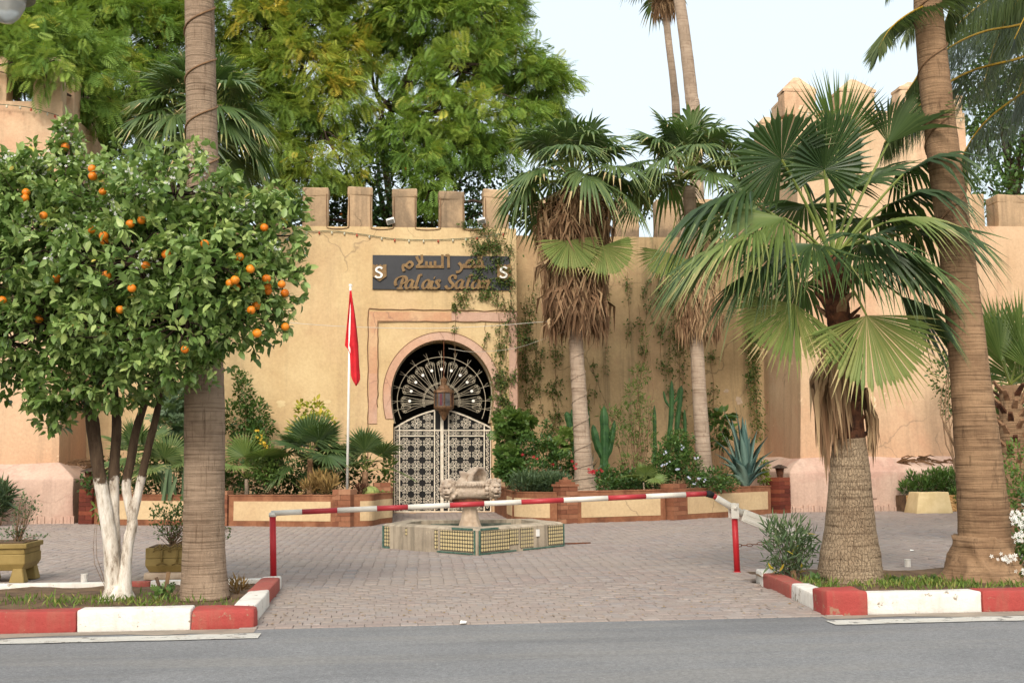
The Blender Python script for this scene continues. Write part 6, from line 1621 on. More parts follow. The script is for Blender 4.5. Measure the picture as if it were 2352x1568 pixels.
stem([OP(284, 1392, -.04), OP(288, 1310, -.04), OP(296, 1240, -.03), OP(304, 1195, -.02), OP(290, 1120, 0), OP(300, 1060, .02), OP(315, 980, .05), OP(350, 880, .1)], [.10, .062, .06, .056, .05, .05, .045, .035], 'stem')
stem([OP(302, 1200, -.02), OP(320, 1120, -.04), OP(340, 1030, -.05), OP(362, 940, 0), OP(372, 860, .05)], [.052, .046, .042, .038, .03], 'stem')
MB().lathe([(.21, -.03), (.19, .03), (.15, .1), (.11, .16)], 16, OP(270, 1388)*[1, 1, 0]+[0, 0, .06]).build('root_flare', 'limewash', ot, True)
lobes = [((90, 470, 0), (.75, .7, .62)), ((-80, 480, 0), (.7, .7, .65)), ((250, 470, -.1), (.72, .75, .58)), ((400, 450, 0), (.7, .7, .52)), ((520, 525, .1), (.58, .62, .42)), ((620, 540, .1), (.42, .45, .45)),
         ((160, 600, -.35), (.8, .75, .65)), ((-60, 640, -.2), (.75, .7, .7)), ((330, 600, -.4), (.8, .75, .62)), ((480, 620, -.2), (.7, .7, .55)), ((610, 640, 0), (.48, .5, .36)),
         ((120, 740, -.3), (.75, .7, .6)), ((280, 760, -.35), (.75, .7, .52)), ((430, 740, -.2), (.62, .65, .52)), ((550, 730, 0), (.5, .5, .36)), ((10, 780, -.1), (.55, .6, .5)),
         ((150, 880, -.15), (.48, .5, .38)), ((270, 870, -.1), (.55, .55, .30)), ((390, 840, -.1), (.45, .5, .28)), ((110, 940, -.1), (.26, .3, .22)), ((155, 385, .1), (.26, .3, .36)), ((40, 425, .1), (.42, .45, .33)), ((160, 315, .1), (.13, .16, .22)), ((640, 470, .15), (.26, .3, .2)), ((20, 560, .2), (.9, .8, .8)), ((300, 640, .3), (1.3, .8, .9))]
L, D, S, T = [], [], [], []
tw = MB()
for (q, r) in lobes:
    q = (q[0], q[1], q[2]-.85*min(1, max(0, (q[0]-230)/160))-.1)
    c = OP(q[0], q[1], q[2]); r = np.array(r)
    k = int(148*(r[0]*r[2]+r[0]*r[1]*.6)/.6*1.0)+8
    d = sph(k*2, rng); d = d[(d[:, 1] < .25) | (rng.random(len(d)) < .4)][:k]
    ext = rng.uniform(.7, 1.06, len(d)); ext[rng.random(len(d)) < .09] *= 1.22
    tips = c+d*r*ext[:, None]
    limb(tw, OP(270, 880), c, .03, .012, .1, rng, 6, 5)
    for j in range(0, len(tips), 5): limb(tw, c, tips[j], .012, .004, .1, rng, 4, 4)
    for p, o in zip(tips, d):
        n_ = rng.integers(6, 11); ax = unit(o+np.array([0, -.25, .25])+rng.normal(0, .35, 3))
        dd = unit(ax[None]*.35+rng.normal(0, .75, (n_, 3))-np.array([0, 0, .22])); L.append(p+ax*rng.uniform(-.09, .06, n_)[:, None]+dd*.012); D.append(dd); S.append(rng.uniform(.07, .14, n_)); T.append(np.clip(rng.normal(.56, .19)+rng.normal(0, .13, n_)+.15*o[2], 0, .9)+(rng.random(n_) < .025)*.1)  # upper leaves of each clump tinted lighter: painted light tops
tw.build('branches', 'barkdark', ot, True)
L, D, S, T = np.vstack(L), np.vstack(D), np.hstack(S), np.hstack(T)
order = np.argsort(L[:, 1]-S*3+np.abs(rng.normal(0, .12, len(L)))); near, far = order[:300], order[300:]
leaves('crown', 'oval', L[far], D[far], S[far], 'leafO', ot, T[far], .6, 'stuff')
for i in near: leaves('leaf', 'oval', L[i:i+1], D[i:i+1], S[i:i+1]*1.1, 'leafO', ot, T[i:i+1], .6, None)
rel = L-CAMP; zc__ = rel@FWD; LPX = CX+FPX*(rel@RGT)/zc__; LPY = CY-FPX*(rel@UPV)/zc__
surf = lambda x, y: OY-.3-.6*min(1, max(0, (x-250)/160))-.55*math.exp(-(((x-230)/330)**2+((y-640)/260)**2))
for x, y in ((150, 337), (212, 388), (213, 405), (60, 442), (57, 455), (236, 440), (211, 528), (238, 542), (240, 556), (299, 514), (325, 506), (382, 584), (607, 523), (550, 590), (575, 618), (540, 643), (543, 660), (528, 650), (614, 655), (612, 640), (647, 653), (654, 673), (590, 702), (655, 750), (577, 712), (303, 662), (276, 711), (90, 733), (245, 632), (130, 640), (590, 765), (335, 610), (5, 690), (425, 802), (615, 668), (100, 495), (470, 560)):
    near_ = (np.abs(LPX-x) < 14) & (np.abs(LPY-y) < 14); yy = np.percentile(L[near_, 1], 4) if near_.sum() > 3 else surf(x, y)
    p = P(x, y, yy-.02); r_ = rng.uniform(.042, .05)
    o = MB().sphere(p, (r_, r_, r_*.95), 14, 9).build('orange', 'orange', ot, True)
k = 560; bl = []
seeds_ = [(150, 300), (165, 350), (90, 380), (190, 510), (130, 530), (60, 500), (210, 390), (300, 400), (330, 440), (20, 360), (480, 380), (500, 350), (560, 480), (470, 430), (330, 600), (120, 590), (260, 470), (400, 410), (620, 560), (420, 520)]
for i in range(k):
    x, y = seeds_[i % len(seeds_)]; x += rng.normal(0, 16); y += rng.normal(0, 14); nr = (np.abs(LPX-x) < 12) & (np.abs(LPY-y) < 12)
    if nr.sum() > 5: bl.append(P(x, y, np.percentile(L[nr, 1], 12)+rng.uniform(-.03, .05)))
k = len(bl)
leaves('blossom', 'flower', np.array(bl), np.tile([0, -1., .3], (k, 1))+rng.normal(0, .4, (k, 3)), rng.uniform(.014, .024, k), 'wflower', ot, rng.random(k), .5, 'stuff')

# ================================================================ SHRUBS AND PLANTER PLANTS
def shrub(name, label, cat, base, lobes, n, shape, size, mat, seed, tm=.5, roll=.6, up=.2, wid=None, stems=5, stemmat='twig', group=None, sr=.012, shell=.45, pick=0):
    """leafy shrub: stems from the base into leaf-covered clumps"""
    rng = np.random.default_rng(seed); base = np.asarray(base, float); e = thing(name, label, cat, base, group); mb = MB(); L, D, S, T = [], [], [], []
    tot = sum(np.prod(np.ones(3)*r)**(2/3) for _, r in lobes)
    for c, r in lobes:
        c = np.asarray(c, float); r = np.ones(3)*r; k = max(4, int(n*np.prod(r)**(2/3)/tot))
        for j in range(max(1, stems//len(lobes)+1)): limb(mb, base+rng.normal(0, .02, 3)*[1, 1, 0], c+sph(1, rng)[0]*r*.6, sr, sr*.35, .08, rng, 6, 5)
        d = sph(k, rng); L.append(c+d*r*(rng.uniform(shell, 1.05, k)[:, None])); D.append(unit(d*.7+rng.normal(0, .5, (k, 3))+np.array([0, -.1, up]))); S.append(size*rng.uniform(.65, 1.3, k)); T.append(np.clip(tm+.18*d[:, 2]+rng.normal(0, .18, k), 0, 1))  # lighter tint on the tops of the clumps, top light painted in
    mb.build('stems', stemmat, e, True)
    L, D, S, T = np.vstack(L), np.vstack(D), np.hstack(S), np.hstack(T)
    if pick:
        o_ = np.argsort(L[:, 1])[:pick]; m_ = np.ones(len(L), bool); m_[o_] = False
        for i in o_: leaves('leaf', shape, L[i:i+1], D[i:i+1], S[i:i+1], mat, e, T[i:i+1], roll, None, wid)
        L, D, S, T = L[m_], D[m_], S[m_], T[m_]
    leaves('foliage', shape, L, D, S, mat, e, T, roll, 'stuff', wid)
    return e
def blooms(e, pts, size, mat, seed, shape='flower', n=1, spread=.04, name='flower'):
    rng = np.random.default_rng(seed)
    for p in pts:
        leaves(name, shape, np.asarray(p)+rng.normal(0, spread, (n, 3)), np.tile([0, -1., .35], (n, 1))+rng.normal(0, .35, (n, 3)), rng.uniform(.8, 1.2, n)*size, mat, e, rng.random(n), .5, None)
SB = lambda x, Y: np.array([P(x, 1100, Y)[0], Y, .6])
shrub('tall_shrub', 'tall leafy climbing shrub against the wall left of the flag', 'shrub', SB(560, 33.4), [(W(560, 900, 33.9), (.28, .3, .6)), (W(545, 960, 33.8), (.55, .4, .55)), (W(590, 950, 33.8), (.4, .35, .5)), (W(570, 1010, 33.7), (.55, .4, .4)), (W(600, 985, 33.5), (.4, .3, .3)), (W(548, 868, 34.2), (.12, .15, .25))], 1900, 'oval', .12, 'shrub', 71, .42, pick=60)
e = shrub('flowering_shrub', 'bright green shrub with small yellow flowers beside the young palm', 'shrub', SB(628, 30.0), [(W(608, 1035, 30), (.26, .26, .3)), (W(600, 1075, 29.9), (.38, .3, .35)), (W(622, 1090, 29.9), (.3, .26, .3)), (W(598, 1005, 30), (.16, .16, .16))], 900, 'oval', .1, 'shrubL', 72, .4)
blooms(e, [W(x, y, 29.7) for x, y in ((592, 990), (603, 1018), (612, 1022), (597, 1002), (607, 1015))], .035, 'yflower', 1, n=4)
shrub('yellowing_shrub', 'pale yellowing shrub above the young palm beside the flagpole', 'shrub', SB(715, 33.0), [(W(712, 940, 33.2), (.42, .3, .3)), (W(705, 985, 33), (.5, .35, .3)), (W(735, 965, 33), (.4, .3, .25)), (W(690, 1000, 33), (.4, .3, .25))], 520, 'oval', .16, 'shrubY', 73, .5, sr=.02, stems=9)
shrub('large_leaved_plant', 'grey-green large-leaved plant behind the snake plants', 'plant', SB(410, 32.0), [(W(405, 970, 32.2), (.5, .4, .6)), (W(420, 1030, 32), (.45, .4, .5)), (W(400, 920, 32.4), (.3, .3, .3))], 330, 'lobed', .3, 'shrubG', 74, .45)
shrub('undergrowth', 'dark undergrowth filling the left planter behind the palms', 'plant', SB(660, 31.0), [(W(x, 1110, 30.6), (.55, .4, .3)) for x in (230, 290, 350, 410, 470, 530, 590, 650, 700, 750)] + [(W(x, 1085, 31.6), (.6, .4, .45)) for x in (260, 340, 480, 560, 640, 700, 770, 820)], 5200, 'oval', .11, 'shrub', 75, .25, stems=20)
shrub('dry_grass_clump', 'dry grassy clump by the planter pillar next to the flagpole', 'plant', SB(745, 29.3), [(W(735, 1112, 29.2), (.22, .2, .25)), (W(755, 1118, 29.0), (.2, .2, .2)), (W(712, 1120, 29.2), (.2, .2, .14))], 380, 'narrow', .24, 'brownleaf', 76, .5, up=1.4)
e = shrub('purple_plant', 'low dark purple plant between pillar and barrel cactus', 'plant', SB(826, 29.4), [(W(828, 1128, 29.2), (.16, .16, .16))], 220, 'lance', .12, 'boots', 77, .3, up=.8)
e = shrub('low_groundcover', 'light green ground cover beside the barrel cactus', 'plant', SB(880, 29.9), [(W(878, 1136, 29.8), (.26, .2, .08))], 320, 'oval', .06, 'shrubL', 78, .6)
shrub('leafy_sprig', 'thin leafy plant against the wall left of the gate', 'shrub', SB(893, 31.5), [(W(893, 1075, 31.5), (.14, .14, .2)), (W(885, 1100, 31.5), (.2, .2, .25)), (W(898, 1050, 31.6), (.18, .1, .08))], 90, 'oval', .17, 'shrubL', 79, .4)
# barrel cactus
c = P(852, 1130, 29.25); c[2] = .66; r_ = .2
V = []; F = []; ns, nv = 48, 12
for j in range(nv+1):
    th = math.pi*(.04+.86*j/nv)
    for k in range(ns):
        a = 2*math.pi*k/ns; q = r_*(1+.06*math.cos(16*a)*math.sin(th)); V.append((c[0]+math.sin(th)*math.cos(a)*q, c[1]+math.sin(th)*math.sin(a)*q, c[2]+.1+math.cos(th)*r_*.78))
for j in range(nv):
    for k in range(ns): F.append((j*ns+k, (j+1)*ns+k, (j+1)*ns+(k+1) % ns, j*ns+(k+1) % ns))
F.append(tuple(range(ns)))
tag(mk('barrel_cactus', V, F, 'cactuspale', None, True, org=(c[0], c[1], .6)), 'round golden barrel cactus in the planter left of the gate', 'cactus')
# snake plants
e = thing('snake_plants', 'clump of upright striped snake plants in the left planter', 'plant', SB(405, 29.7))
for i in range(17):
    x = RNG.uniform(373, 432); Y = RNG.uniform(29.6, 30.1); b_ = P(x, 1130, Y); b_[2] = .6; h = RNG.uniform(.5, .95); ln = RNG.normal(0, .08); w_ = RNG.uniform(.03, .045); tw_ = RNG.uniform(-.6, .6)
    V = []; 
    for j in range(6):
        u = j/5; p = b_+np.array([ln*u, RNG.normal(0, .01), h*u]); ww = w_*(1.05-.1*u if j < 5 else .05)*np.array([math.cos(tw_), math.sin(tw_), 0]); V += [p-ww, p+np.array([0, .012, 0]), p+ww]
    F = [f for j in range(5) for f in ((3*j, 3*j+1, 3*j+4, 3*j+3), (3*j+1, 3*j+2, 3*j+5, 3*j+4))]
    mk('leaf', V, F, 'shrubG', e, True, RNG.uniform(.2, .8))
# right of the gate
e = shrub('geranium_bush', 'bushy lobed-leaf plant hanging beside the gate at eye height', 'shrub', SB(1172, 33.0), [(W(1165, 965, 32.9), (.3, .26, .22)), (W(1190, 985, 32.9), (.36, .3, .3)), (W(1160, 1000, 32.8), (.26, .24, .26)), (W(1205, 965, 33), (.2, .2, .16))], 330, 'lobed', .26, 'shrubL', 81, .25, stems=8)
e = shrub('geranium_bush', 'lower lobed-leaf plant in the corner right of the gate', 'shrub', SB(1168, 31.6), [(W(1170, 1052, 31.5), (.32, .26, .24)), (W(1182, 1078, 31.4), (.28, .26, .22)), (W(1160, 1080, 31.4), (.2, .2, .18))], 260, 'lobed', .25, 'shrub', 82, .6, stems=6)
e = shrub('red_flower_bush', 'dark bush with clusters of red flowers at the foot of the skirted palm', 'shrub', SB(1260, 30.8), [(W(1250, 1040, 31.2), (.42, .35, .45)), (W(1290, 1062, 31), (.4, .35, .3)), (W(1235, 1080, 30.8), (.5, .35, .3)), (W(1215, 1025, 31.3), (.3, .3, .35)), (W(1255, 990, 31.6), (.16, .16, .3)), (W(1320, 1075, 31.2), (.3, .3, .25))], 2100, 'oval', .1, 'shrub', 83, .32, stems=14)
blooms(e, [W(x, y, Y) for x, y, Y in ((1233, 1052, 30.3), (1269, 1066, 30.3), (1312, 1060, 30.3), (1328, 1068, 30.3), (1322, 1073, 30.3), (1350, 1075, 30.2), (1200, 1042, 30.6), (1361, 1079, 30.2), (1362, 1085, 30.2), (1356, 1083, 30.2))], .05, 'flower', 2, n=2, spread=.03)
blooms(e, [W(1366, 1080, 30.15)], .045, 'flower', 3, n=7, spread=.06)
shrub('lavender_clump', 'blue-green feathery clump behind the right planter wall by the gate', 'plant', SB(1240, 29.4), [(W(x, 1112, 29.3), (.34, .3, .26)) for x in (1205, 1230, 1256, 1280)], 2600, 'narrow', .16, 'shrubG', 84, .35, up=.9, stems=16)
shrub('light_leaf_bush', 'pale broad-leaved sprig between the red flowers and the palm stem', 'shrub', SB(1275, 31.2), [(W(1275, 1030, 31.5), (.28, .25, .25)), (W(1298, 1010, 31.6), (.22, .2, .22))], 90, 'lobed', .26, 'shrubL', 85, .5)
def spiky(label, x, y, Y, n, L, seed, mat='agave', w=.02, name='yucca'):
    rng = np.random.default_rng(seed); c = P(x, y, Y); e = thing(name, label, 'plant', (c[0], Y, .6))
    MB().tube([(c[0], Y, .58), c], .05, 8).build('stem', 'trunkD', e, True)
    for i in range(n):
        az, el = rng.uniform(0, 2*math.pi), rad(rng.uniform(-5, 75)); d = np.array([math.cos(az)*math.cos(el), math.sin(az)*math.cos(el), math.sin(el)]); s_ = unit(np.cross(d, Z3)); l = L*rng.uniform(.8, 1.1); m1 = c+d*l*.5+Z3*.02; tp = c+d*l-Z3*.05*l
        mk('leaf', [c-s_*w*.6, c+s_*w*.6, m1+s_*w, m1-s_*w, tp], [(0, 1, 2, 3), (3, 2, 4)], mat, e, False, rng.uniform(.2, 1))
    return e
spiky('spiky pale-leaved yucca behind the nearer palm stem', 1352, 1095, 31.5, 46, .75, 91)
def column_cactus(label, stems_, mat='cactus', Y0=32.0):
    e = thing('column_cactus', label, 'cactus', (P(stems_[0][0][0][0], 1100, Y0)[0], Y0, .6))
    for pts, r0 in stems_:
        q = smoothline([P(x, y, Y0) for x, y in pts], 8); V = []; F = []; ns = 20
        for i, p in enumerate(q):
            d = unit(q[min(i+1, len(q)-1)]-q[max(i-1, 0)]); s_ = unit(np.cross(d, (0, 1, 0))); n_ = np.cross(d, s_)
            tp = min(1, (len(q)-1-i)/3.)**.5; rr = r0*(.75+.25*min(1, i/6))*max(.12, tp)*(1+.05*math.sin(i*1.3))
            for k in range(ns):
                a = 2*math.pi*k/ns; f = rr*(.78+.28*abs(math.cos(2.5*a))); V.append(p+(s_*math.cos(a)+n_*math.sin(a))*f)
        for i in range(len(q)-1):
            for k in range(ns): F.append((i*ns+k, i*ns+(k+1) % ns, (i+1)*ns+(k+1) % ns, (i+1)*ns+k))
        F.append(tuple((len(q)-1)*ns+k for k in range(ns)))
        mk('arm', V, F, mat, e, True)
    return e
column_cactus('candelabra cactus with stout arms right of the nearer palm stem', [([(1388, 1112), (1388, 1060), (1389, 1000), (1387, 932)], .12), ([(1384, 1050), (1372, 1020), (1362, 975)], .1), ([(1391, 1055), (1402, 1025), (1412, 965)], .08), ([(1389, 1040), (1394, 1010), (1395, 975)], .075)], Y0=32.2)
column_cactus('cactus arms showing either side of the nearer palm stem', [([(1332, 1110), (1325, 1060), (1316, 1010), (1306, 965), (1301, 945)], .085), ([(1330, 1060), (1322, 1000), (1313, 940)], .085), ([(1332, 1080), (1346, 1000), (1350, 940)], .085)], Y0=32.6)
column_cactus('tall slender branching cactus behind the round bush', [([(1532, 1110), (1536, 1020), (1542, 950), (1543, 872)], .07), ([(1539, 935), (1529, 920), (1524, 898)], .035), ([(1541, 930), (1555, 915), (1560, 890)], .035), ([(1560, 1100), (1554, 1000), (1562, 920), (1565, 885)], .07), ([(1504, 1110), (1504, 1000), (1503, 930)], .055), ([(1508, 1040), (1522, 1045), (1530, 1030)], .035), ([(1576, 1090), (1574, 1000), (1572, 940)], .05)], Y0=33.5)
e = shrub('bamboo_shrub', 'thin-stemmed feathery bush between the two skirted palms', 'shrub', SB(1460, 32.0), [(W(1455, 905, 32.4), (.32, .3, .4)), (W(1440, 960, 32.3), (.45, .3, .4)), (W(1480, 950, 32.3), (.3, .3, .45)), (W(1425, 1000, 32.2), (.5, .3, .35)), (W(1480, 1010, 32.2), (.35, .3, .35)), (W(1470, 860, 32.5), (.3, .25, .3)), (W(1445, 1060, 31.8), (.45, .3, .25)), (W(1482, 780, 32.8), (.12, .12, .35)), (W(1398, 950, 32.4), (.3, .2, .25))], 1350, 'lance', .13, 'shrubL', 86, .4, sr=.014, stems=20, stemmat='bwhite' if False else 'twig')
e = shrub('round_bush', 'dense round bush with pale blue flowers before the second skirted palm', 'shrub', SB(1545, 30.4), [(W(1545, 1045, 30.5), (.55, .45, .5)), (W(1520, 1075, 30.3), (.5, .4, .4)), (W(1578, 1070, 30.3), (.42, .4, .42)), (W(1560, 1012, 30.7), (.4, .35, .3)), (W(1500, 1095, 30.2), (.45, .35, .25)), (W(1600, 1100, 30), (.3, .3, .22))], 5200, 'oval', .075, 'shrub', 87, .48, stems=12)
blooms(e, [W(x, y, 29.75) for x, y in ((1567, 1027), (1533, 1060), (1520, 1066), (1600, 1050), (1583, 1098), (1530, 1042), (1605, 1098), (1617, 1103), (1596, 1110), (1556, 1078))], .035, 'bflower', 4, n=3, spread=.03)
shrub('undergrowth', 'mixed green undergrowth along the back of the right planter', 'plant', SB(1420, 31), [(W(x, 1098, 31.0), (.5, .4, .3)) for x in (1200, 1390, 1430, 1470, 1645)] + [(W(x, 1112, 29.9), (.4, .3, .2)) for x in (1395, 1430, 1460, 1500, 1640, 1665)], 3600, 'oval', .09, 'shrub', 88, .35, stems=16)
shrub('small_leaf_tree', 'slender large-leaved sapling against the wall beside the agave', 'shrub', SB(1655, 34.5), [(W(1652, 965, 34.8), (.32, .3, .3)), (W(1665, 950, 34.8), (.25, .2, .12)), (W(1650, 1010, 34.6), (.26, .25, .35)), (W(1672, 985, 34.7), (.2, .2, .25))], 170, 'oval', .24, 'shrub', 89, .5, sr=.02)
shrub('yellow_green_bush', 'yellow-green bush in front of the agave', 'shrub', SB(1755, 31.8), [(W(1745, 1072, 31.8), (.26, .24, .22)), (W(1752, 1095, 31.7), (.2, .2, .2))], 420, 'oval', .08, 'shrubY', 90, .2)
# agave
rng = np.random.default_rng(93); c = P(1712, 1100, 31.4); c[2] = .66
ag = thing('agave', 'big blue-green agave with long drooping leaves near the corner pillar', 'agave', c)
AT = [(1662, 940, 0), (1688, 930, 0), (1705, 955, -.1), (1722, 1000, .2), (1740, 985, .1), (1765, 1000, .15), (1778, 1033, .1), (1790, 1052, 0), (1765, 1060, -.2), (1636, 1005, .1), (1650, 975, .2), (1668, 1000, .4), (1680, 960, .5), (1640, 1040, -.2), (1652, 1060, -.4), (1690, 1060, -.7), (1720, 1060, -.6), (1736, 1082, -.5), (1712, 960, .3), (1750, 1030, -.3), (1676, 1040, -.5), (1700, 990, -.2), (1770, 1080, -.2), (1656, 1090, -.5)]
for (x, y, dy) in AT:
    tip = P(x, y, 31.4+dy); v_ = tip-c; Ln = np.linalg.norm(v_); mid = c+v_*.5+Z3*.14*Ln*(1 if dy < .2 else .3); pts = smoothline([c, mid, tip], 6); V = []; F = []
    s_ = unit(np.cross(v_, Z3)+np.array([.02, .01, 0])); n = len(pts)
    for i, p in enumerate(pts):
        u = i/(n-1); w_ = (.075+.09*math.sin(math.pi*min(1, u*1.15+.1)))*(1-u**4)*.9; V += [p-s_*w_+Z3*w_*.45, p, p+s_*w_+Z3*w_*.45, p-Z3*.03*(1-u)]
    for i in range(n-1):
        a = 4*i; F += [(a, a+1, a+5, a+4), (a+1, a+2, a+6, a+5), (a+2, a+3, a+7, a+6), (a+3, a, a+4, a+7)]
    mk('leaf', V, F, 'agave', ag, True, rng.uniform(.1, 1))
# vines hanging down the wall
def vine(label, strands, seed, Y, dens=22, size=.085, mat='vine', name='hanging_vine'):
    rng = np.random.default_rng(seed); p0 = P(strands[0][0][0], strands[0][0][1], Y); e = thing(name, label, 'vine', p0)
    for st in strands:
        pts = smoothline([P(x, y, Y-.04) for x, y in st[:-1]], 8); wd, = st[-1:]
        Ln = sum(np.linalg.norm(pts[i+1]-pts[i]) for i in range(len(pts)-1)); k = max(6, int(Ln*dens*wd*2.3))
        mb = MB().tube(pts, .006, 4, False); V = list(mb.V); F = list(mb.F)
        cl = rng.random(max(3, int(Ln*3)))
        f = np.clip(cl[rng.integers(0, len(cl), k)]+rng.normal(0, .04, k), 0, .999)*(len(pts)-1); i_ = f.astype(int); pp_ = np.array(pts)
        L = pp_[i_]+(pp_[i_+1]-pp_[i_])*(f-i_)[:, None]+np.stack([rng.normal(0, .07*wd, k), -np.abs(rng.normal(0, .05, k)), rng.normal(0, .04, k)], 1)
        D = unit(np.stack([rng.normal(0, .7, k), -np.abs(rng.normal(.4, .3, k)), rng.normal(-.5, .4, k)], 1))
        v_, f_, m = scatter('oval', L, D, size*rng.uniform(.6, 1.3, k), .6, rng); b_ = len(V); V += v_.tolist(); F += [tuple(b_+q for q in ff) for ff in f_.tolist()]
        mk('strand', V, F, None, e, False, [.5]*len(mb.F)+list(np.repeat(np.clip(rng.normal(.45, .25, k), 0, 1), m)), mats=[mat, 'twig'], midx=[1]*len(mb.F)+[0]*len(f_), kind='stuff')
    return e
def drop(x, y0, y1, wd=1.0, j=6): n = 5; return [(x+RNG.normal(0, j), y0+(y1-y0)*i/(n-1)) for i in range(n)]+[wd]
vine('creeper tumbling over the right end of the sign', [drop(1120, 500, 690, 2.2), drop(1108, 520, 620, 2.5), drop(1105, 560, 670, 1.6), drop(1140, 520, 720, 1.4), drop(1055, 665, 705, 1.5), drop(1072, 662, 705, 1.2), drop(1046, 700, 820, .7, 2), drop(1090, 500, 560, 2.4), drop(1165, 540, 720, 1.6)], 101, WY, 34)
vine('leafy vine trailing down the frame right of the arch', [drop(1146, 720, 960, 1.4, 3), drop(1148, 760, 960, 1.6, 4), drop(1170, 620, 940, 1.1, 5), drop(1180, 640, 900, 1.0, 5), drop(1115, 740, 800, .6, 2), drop(1150, 860, 990, 1.2, 4)], 102, WY, 30)
vine('loose vines down the streaked wall beside the first skirted palm', [drop(1215, 640, 960, 1.6), drop(1225, 760, 950, 1.8), drop(1245, 800, 980, 1.0), drop(1205, 690, 870, 1.4), drop(1275, 780, 1000, 2.0), drop(1282, 860, 1020, 2.0), drop(1365, 820, 930, .8, 3), drop(1395, 640, 860, .8), drop(1352, 880, 980, .7, 3)], 103, WB, 22)
vine('thin vines behind the trunk of the second skirted palm', [drop(1440, 620, 800, 1.0), drop(1466, 700, 860, 1.0), drop(1480, 640, 800, .8), drop(1520, 620, 860, 1.2), drop(1545, 660, 900, 1.6), drop(1560, 620, 960, 1.6), drop(1568, 760, 980, 1.4), drop(1636, 800, 960, 1.2, 3), drop(1632, 900, 1010, 1.2, 3), drop(1505, 560, 760, .8)], 104, WB, 22)
vine('dense column of vine in the corner beside the right tower', [drop(1728, 560, 980, 1.8, 4), drop(1735, 600, 1000, 1.8, 4), drop(1740, 760, 1010, 1.4, 4), drop(1726, 860, 1000, 1.5, 4), drop(1722, 640, 780, 1.0, 4)], 105, WB-.4, 30)
# right bed and edges
e = shrub('oleander', 'narrow-leaved oleander bush at the corner of the right bed', 'shrub', [*G(1815, 1335)[:2], .08], [(W(1780, 1225, 14.3), (.16, .18, .2)), (W(1815, 1235, 14.2), (.22, .2, .25)), (W(1800, 1270, 14.15), (.25, .22, .2)), (W(1838, 1270, 14.3), (.22, .2, .2)), (W(1850, 1235, 14.3), (.12, .12, .16)), (W(1815, 1300, 14.15), (.26, .22, .14))], 720, 'lance', .13, 'shrubG', 111, .55, up=.7, stems=22, sr=.009, wid=.8, pick=120)
leaves('yellow_leaves', 'lance', np.array([W(x, y, 14.0) for x, y in ((1772, 1310), (1778, 1305), (1785, 1318), (1790, 1312), (1835, 1315), (1842, 1310), (1825, 1275), (1820, 1268), (1853, 1225), (1770, 1318))]), RNG.normal(0, .5, (10, 3))+[0, -.2, .6], np.full(10, .13), 'shrubY', e, np.full(10, .9), .5, 'stuff')
stp = G(1820, 1345); MB().tube([(stp[0], stp[1]-.1, .03), (stp[0]-.03, stp[1]-.12, .2)], [.04, .035], 8).build('cut_stem', 'twig', e, True)
e = shrub('white_flower_shrub', 'leafy shrub with white flowers at the right end of the bed', 'shrub', [*G(2345, 1360)[:2], .08], [(W(2345, 1300, 13.4), (.2, .25, .25)), (W(2370, 1240, 13.5), (.22, .3, .35)), (W(2320, 1330, 13.3), (.2, .2, .12)), (W(2380, 1150, 13.6), (.2, .3, .3)), (W(2400, 1300, 13.4), (.3, .3, .3)), (W(2295, 1322, 13.35), (.08, .1, .05))], 1500, 'oval', .07, 'shrub', 112, .5, stems=12, pick=80)
blooms(e, [W(x, y, 13.12) for x, y in ((2335, 1195), (2345, 1205), (2328, 1188), (2342, 1240), (2350, 1228), (2312, 1278), (2322, 1282), (2340, 1180), (2350, 1190), (2348, 1310), (2300, 1280), (2352, 1170))], .028, 'wflower', 5, n=7, spread=.03)
shrub('flowering_bush', 'light bush with small white flowers behind the leaning palm', 'shrub', [*G(2330, 1260)[:2], .0], [(W(2320, 1110, 17.2), (.25, .3, .3)), (W(2350, 1150, 17.2), (.3, .3, .4)), (W(2335, 1060, 17.2), (.2, .25, .35)), (W(2370, 1220, 17.2), (.3, .3, .35))], 700, 'oval', .07, 'shrubL', 113, .4)
shrub('dense_hedge', 'dark leafy growth at the foot of the boundary wall', 'shrub', [P(2330, 1150, 26)[0], 26, 0], [(W(2170, 870, 31.5), (.5, .4, .7)), (W(2200, 930, 31.3), (.5, .4, .5)), (W(2290, 980, 27), (.7, .5, 1.0)), (W(2350, 940, 27), (.8, .5, 1.2)), (W(2310, 1100, 26), (.8, .5, .9)), (W(2380, 1080, 26), (.9, .5, 1.0)), (W(2190, 830, 31.6), (.3, .3, .4))], 3600, 'oval', .11, 'shrub', 114, .3, stems=14, sr=.03)
shrub('planter_bush', 'dark green bush growing from the patterned planter', 'shrub', [P(2140, 1140, 31.85)[0], 31.85, .3], [(W(2085, 1120, 31.8), (.22, .25, .16)), (W(2115, 1115, 31.8), (.3, .28, .24)), (W(2150, 1105, 31.8), (.4, .3, .35)), (W(2185, 1105, 31.8), (.36, .3, .36)), (W(2095, 1095, 31.9), (.12, .12, .16)), (W(2200, 1140, 31.6), (.3, .25, .25))], 2400, 'lance', .15, 'shrub', 115, .55, up=.8, stems=12)
e = shrub('thin_shrub', 'thin straggly shrub growing from the footed ochre box', 'shrub', [P(40, 1248, 16.6)[0], 16.6, P(40, 1246, 16.5)[2]], [(W(42, 1180, 16.6), (.1, .1, .22)), (W(75, 1170, 16.6), (.12, .1, .2)), (W(55, 1145, 16.6), (.08, .1, .12)), (W(35, 1225, 16.6), (.25, .15, .1)), (W(90, 1232, 16.4), (.15, .1, .03))], 420, 'small', .04, 'shrubG', 116, .6, up=.6, stems=26, sr=.006, shell=.1)
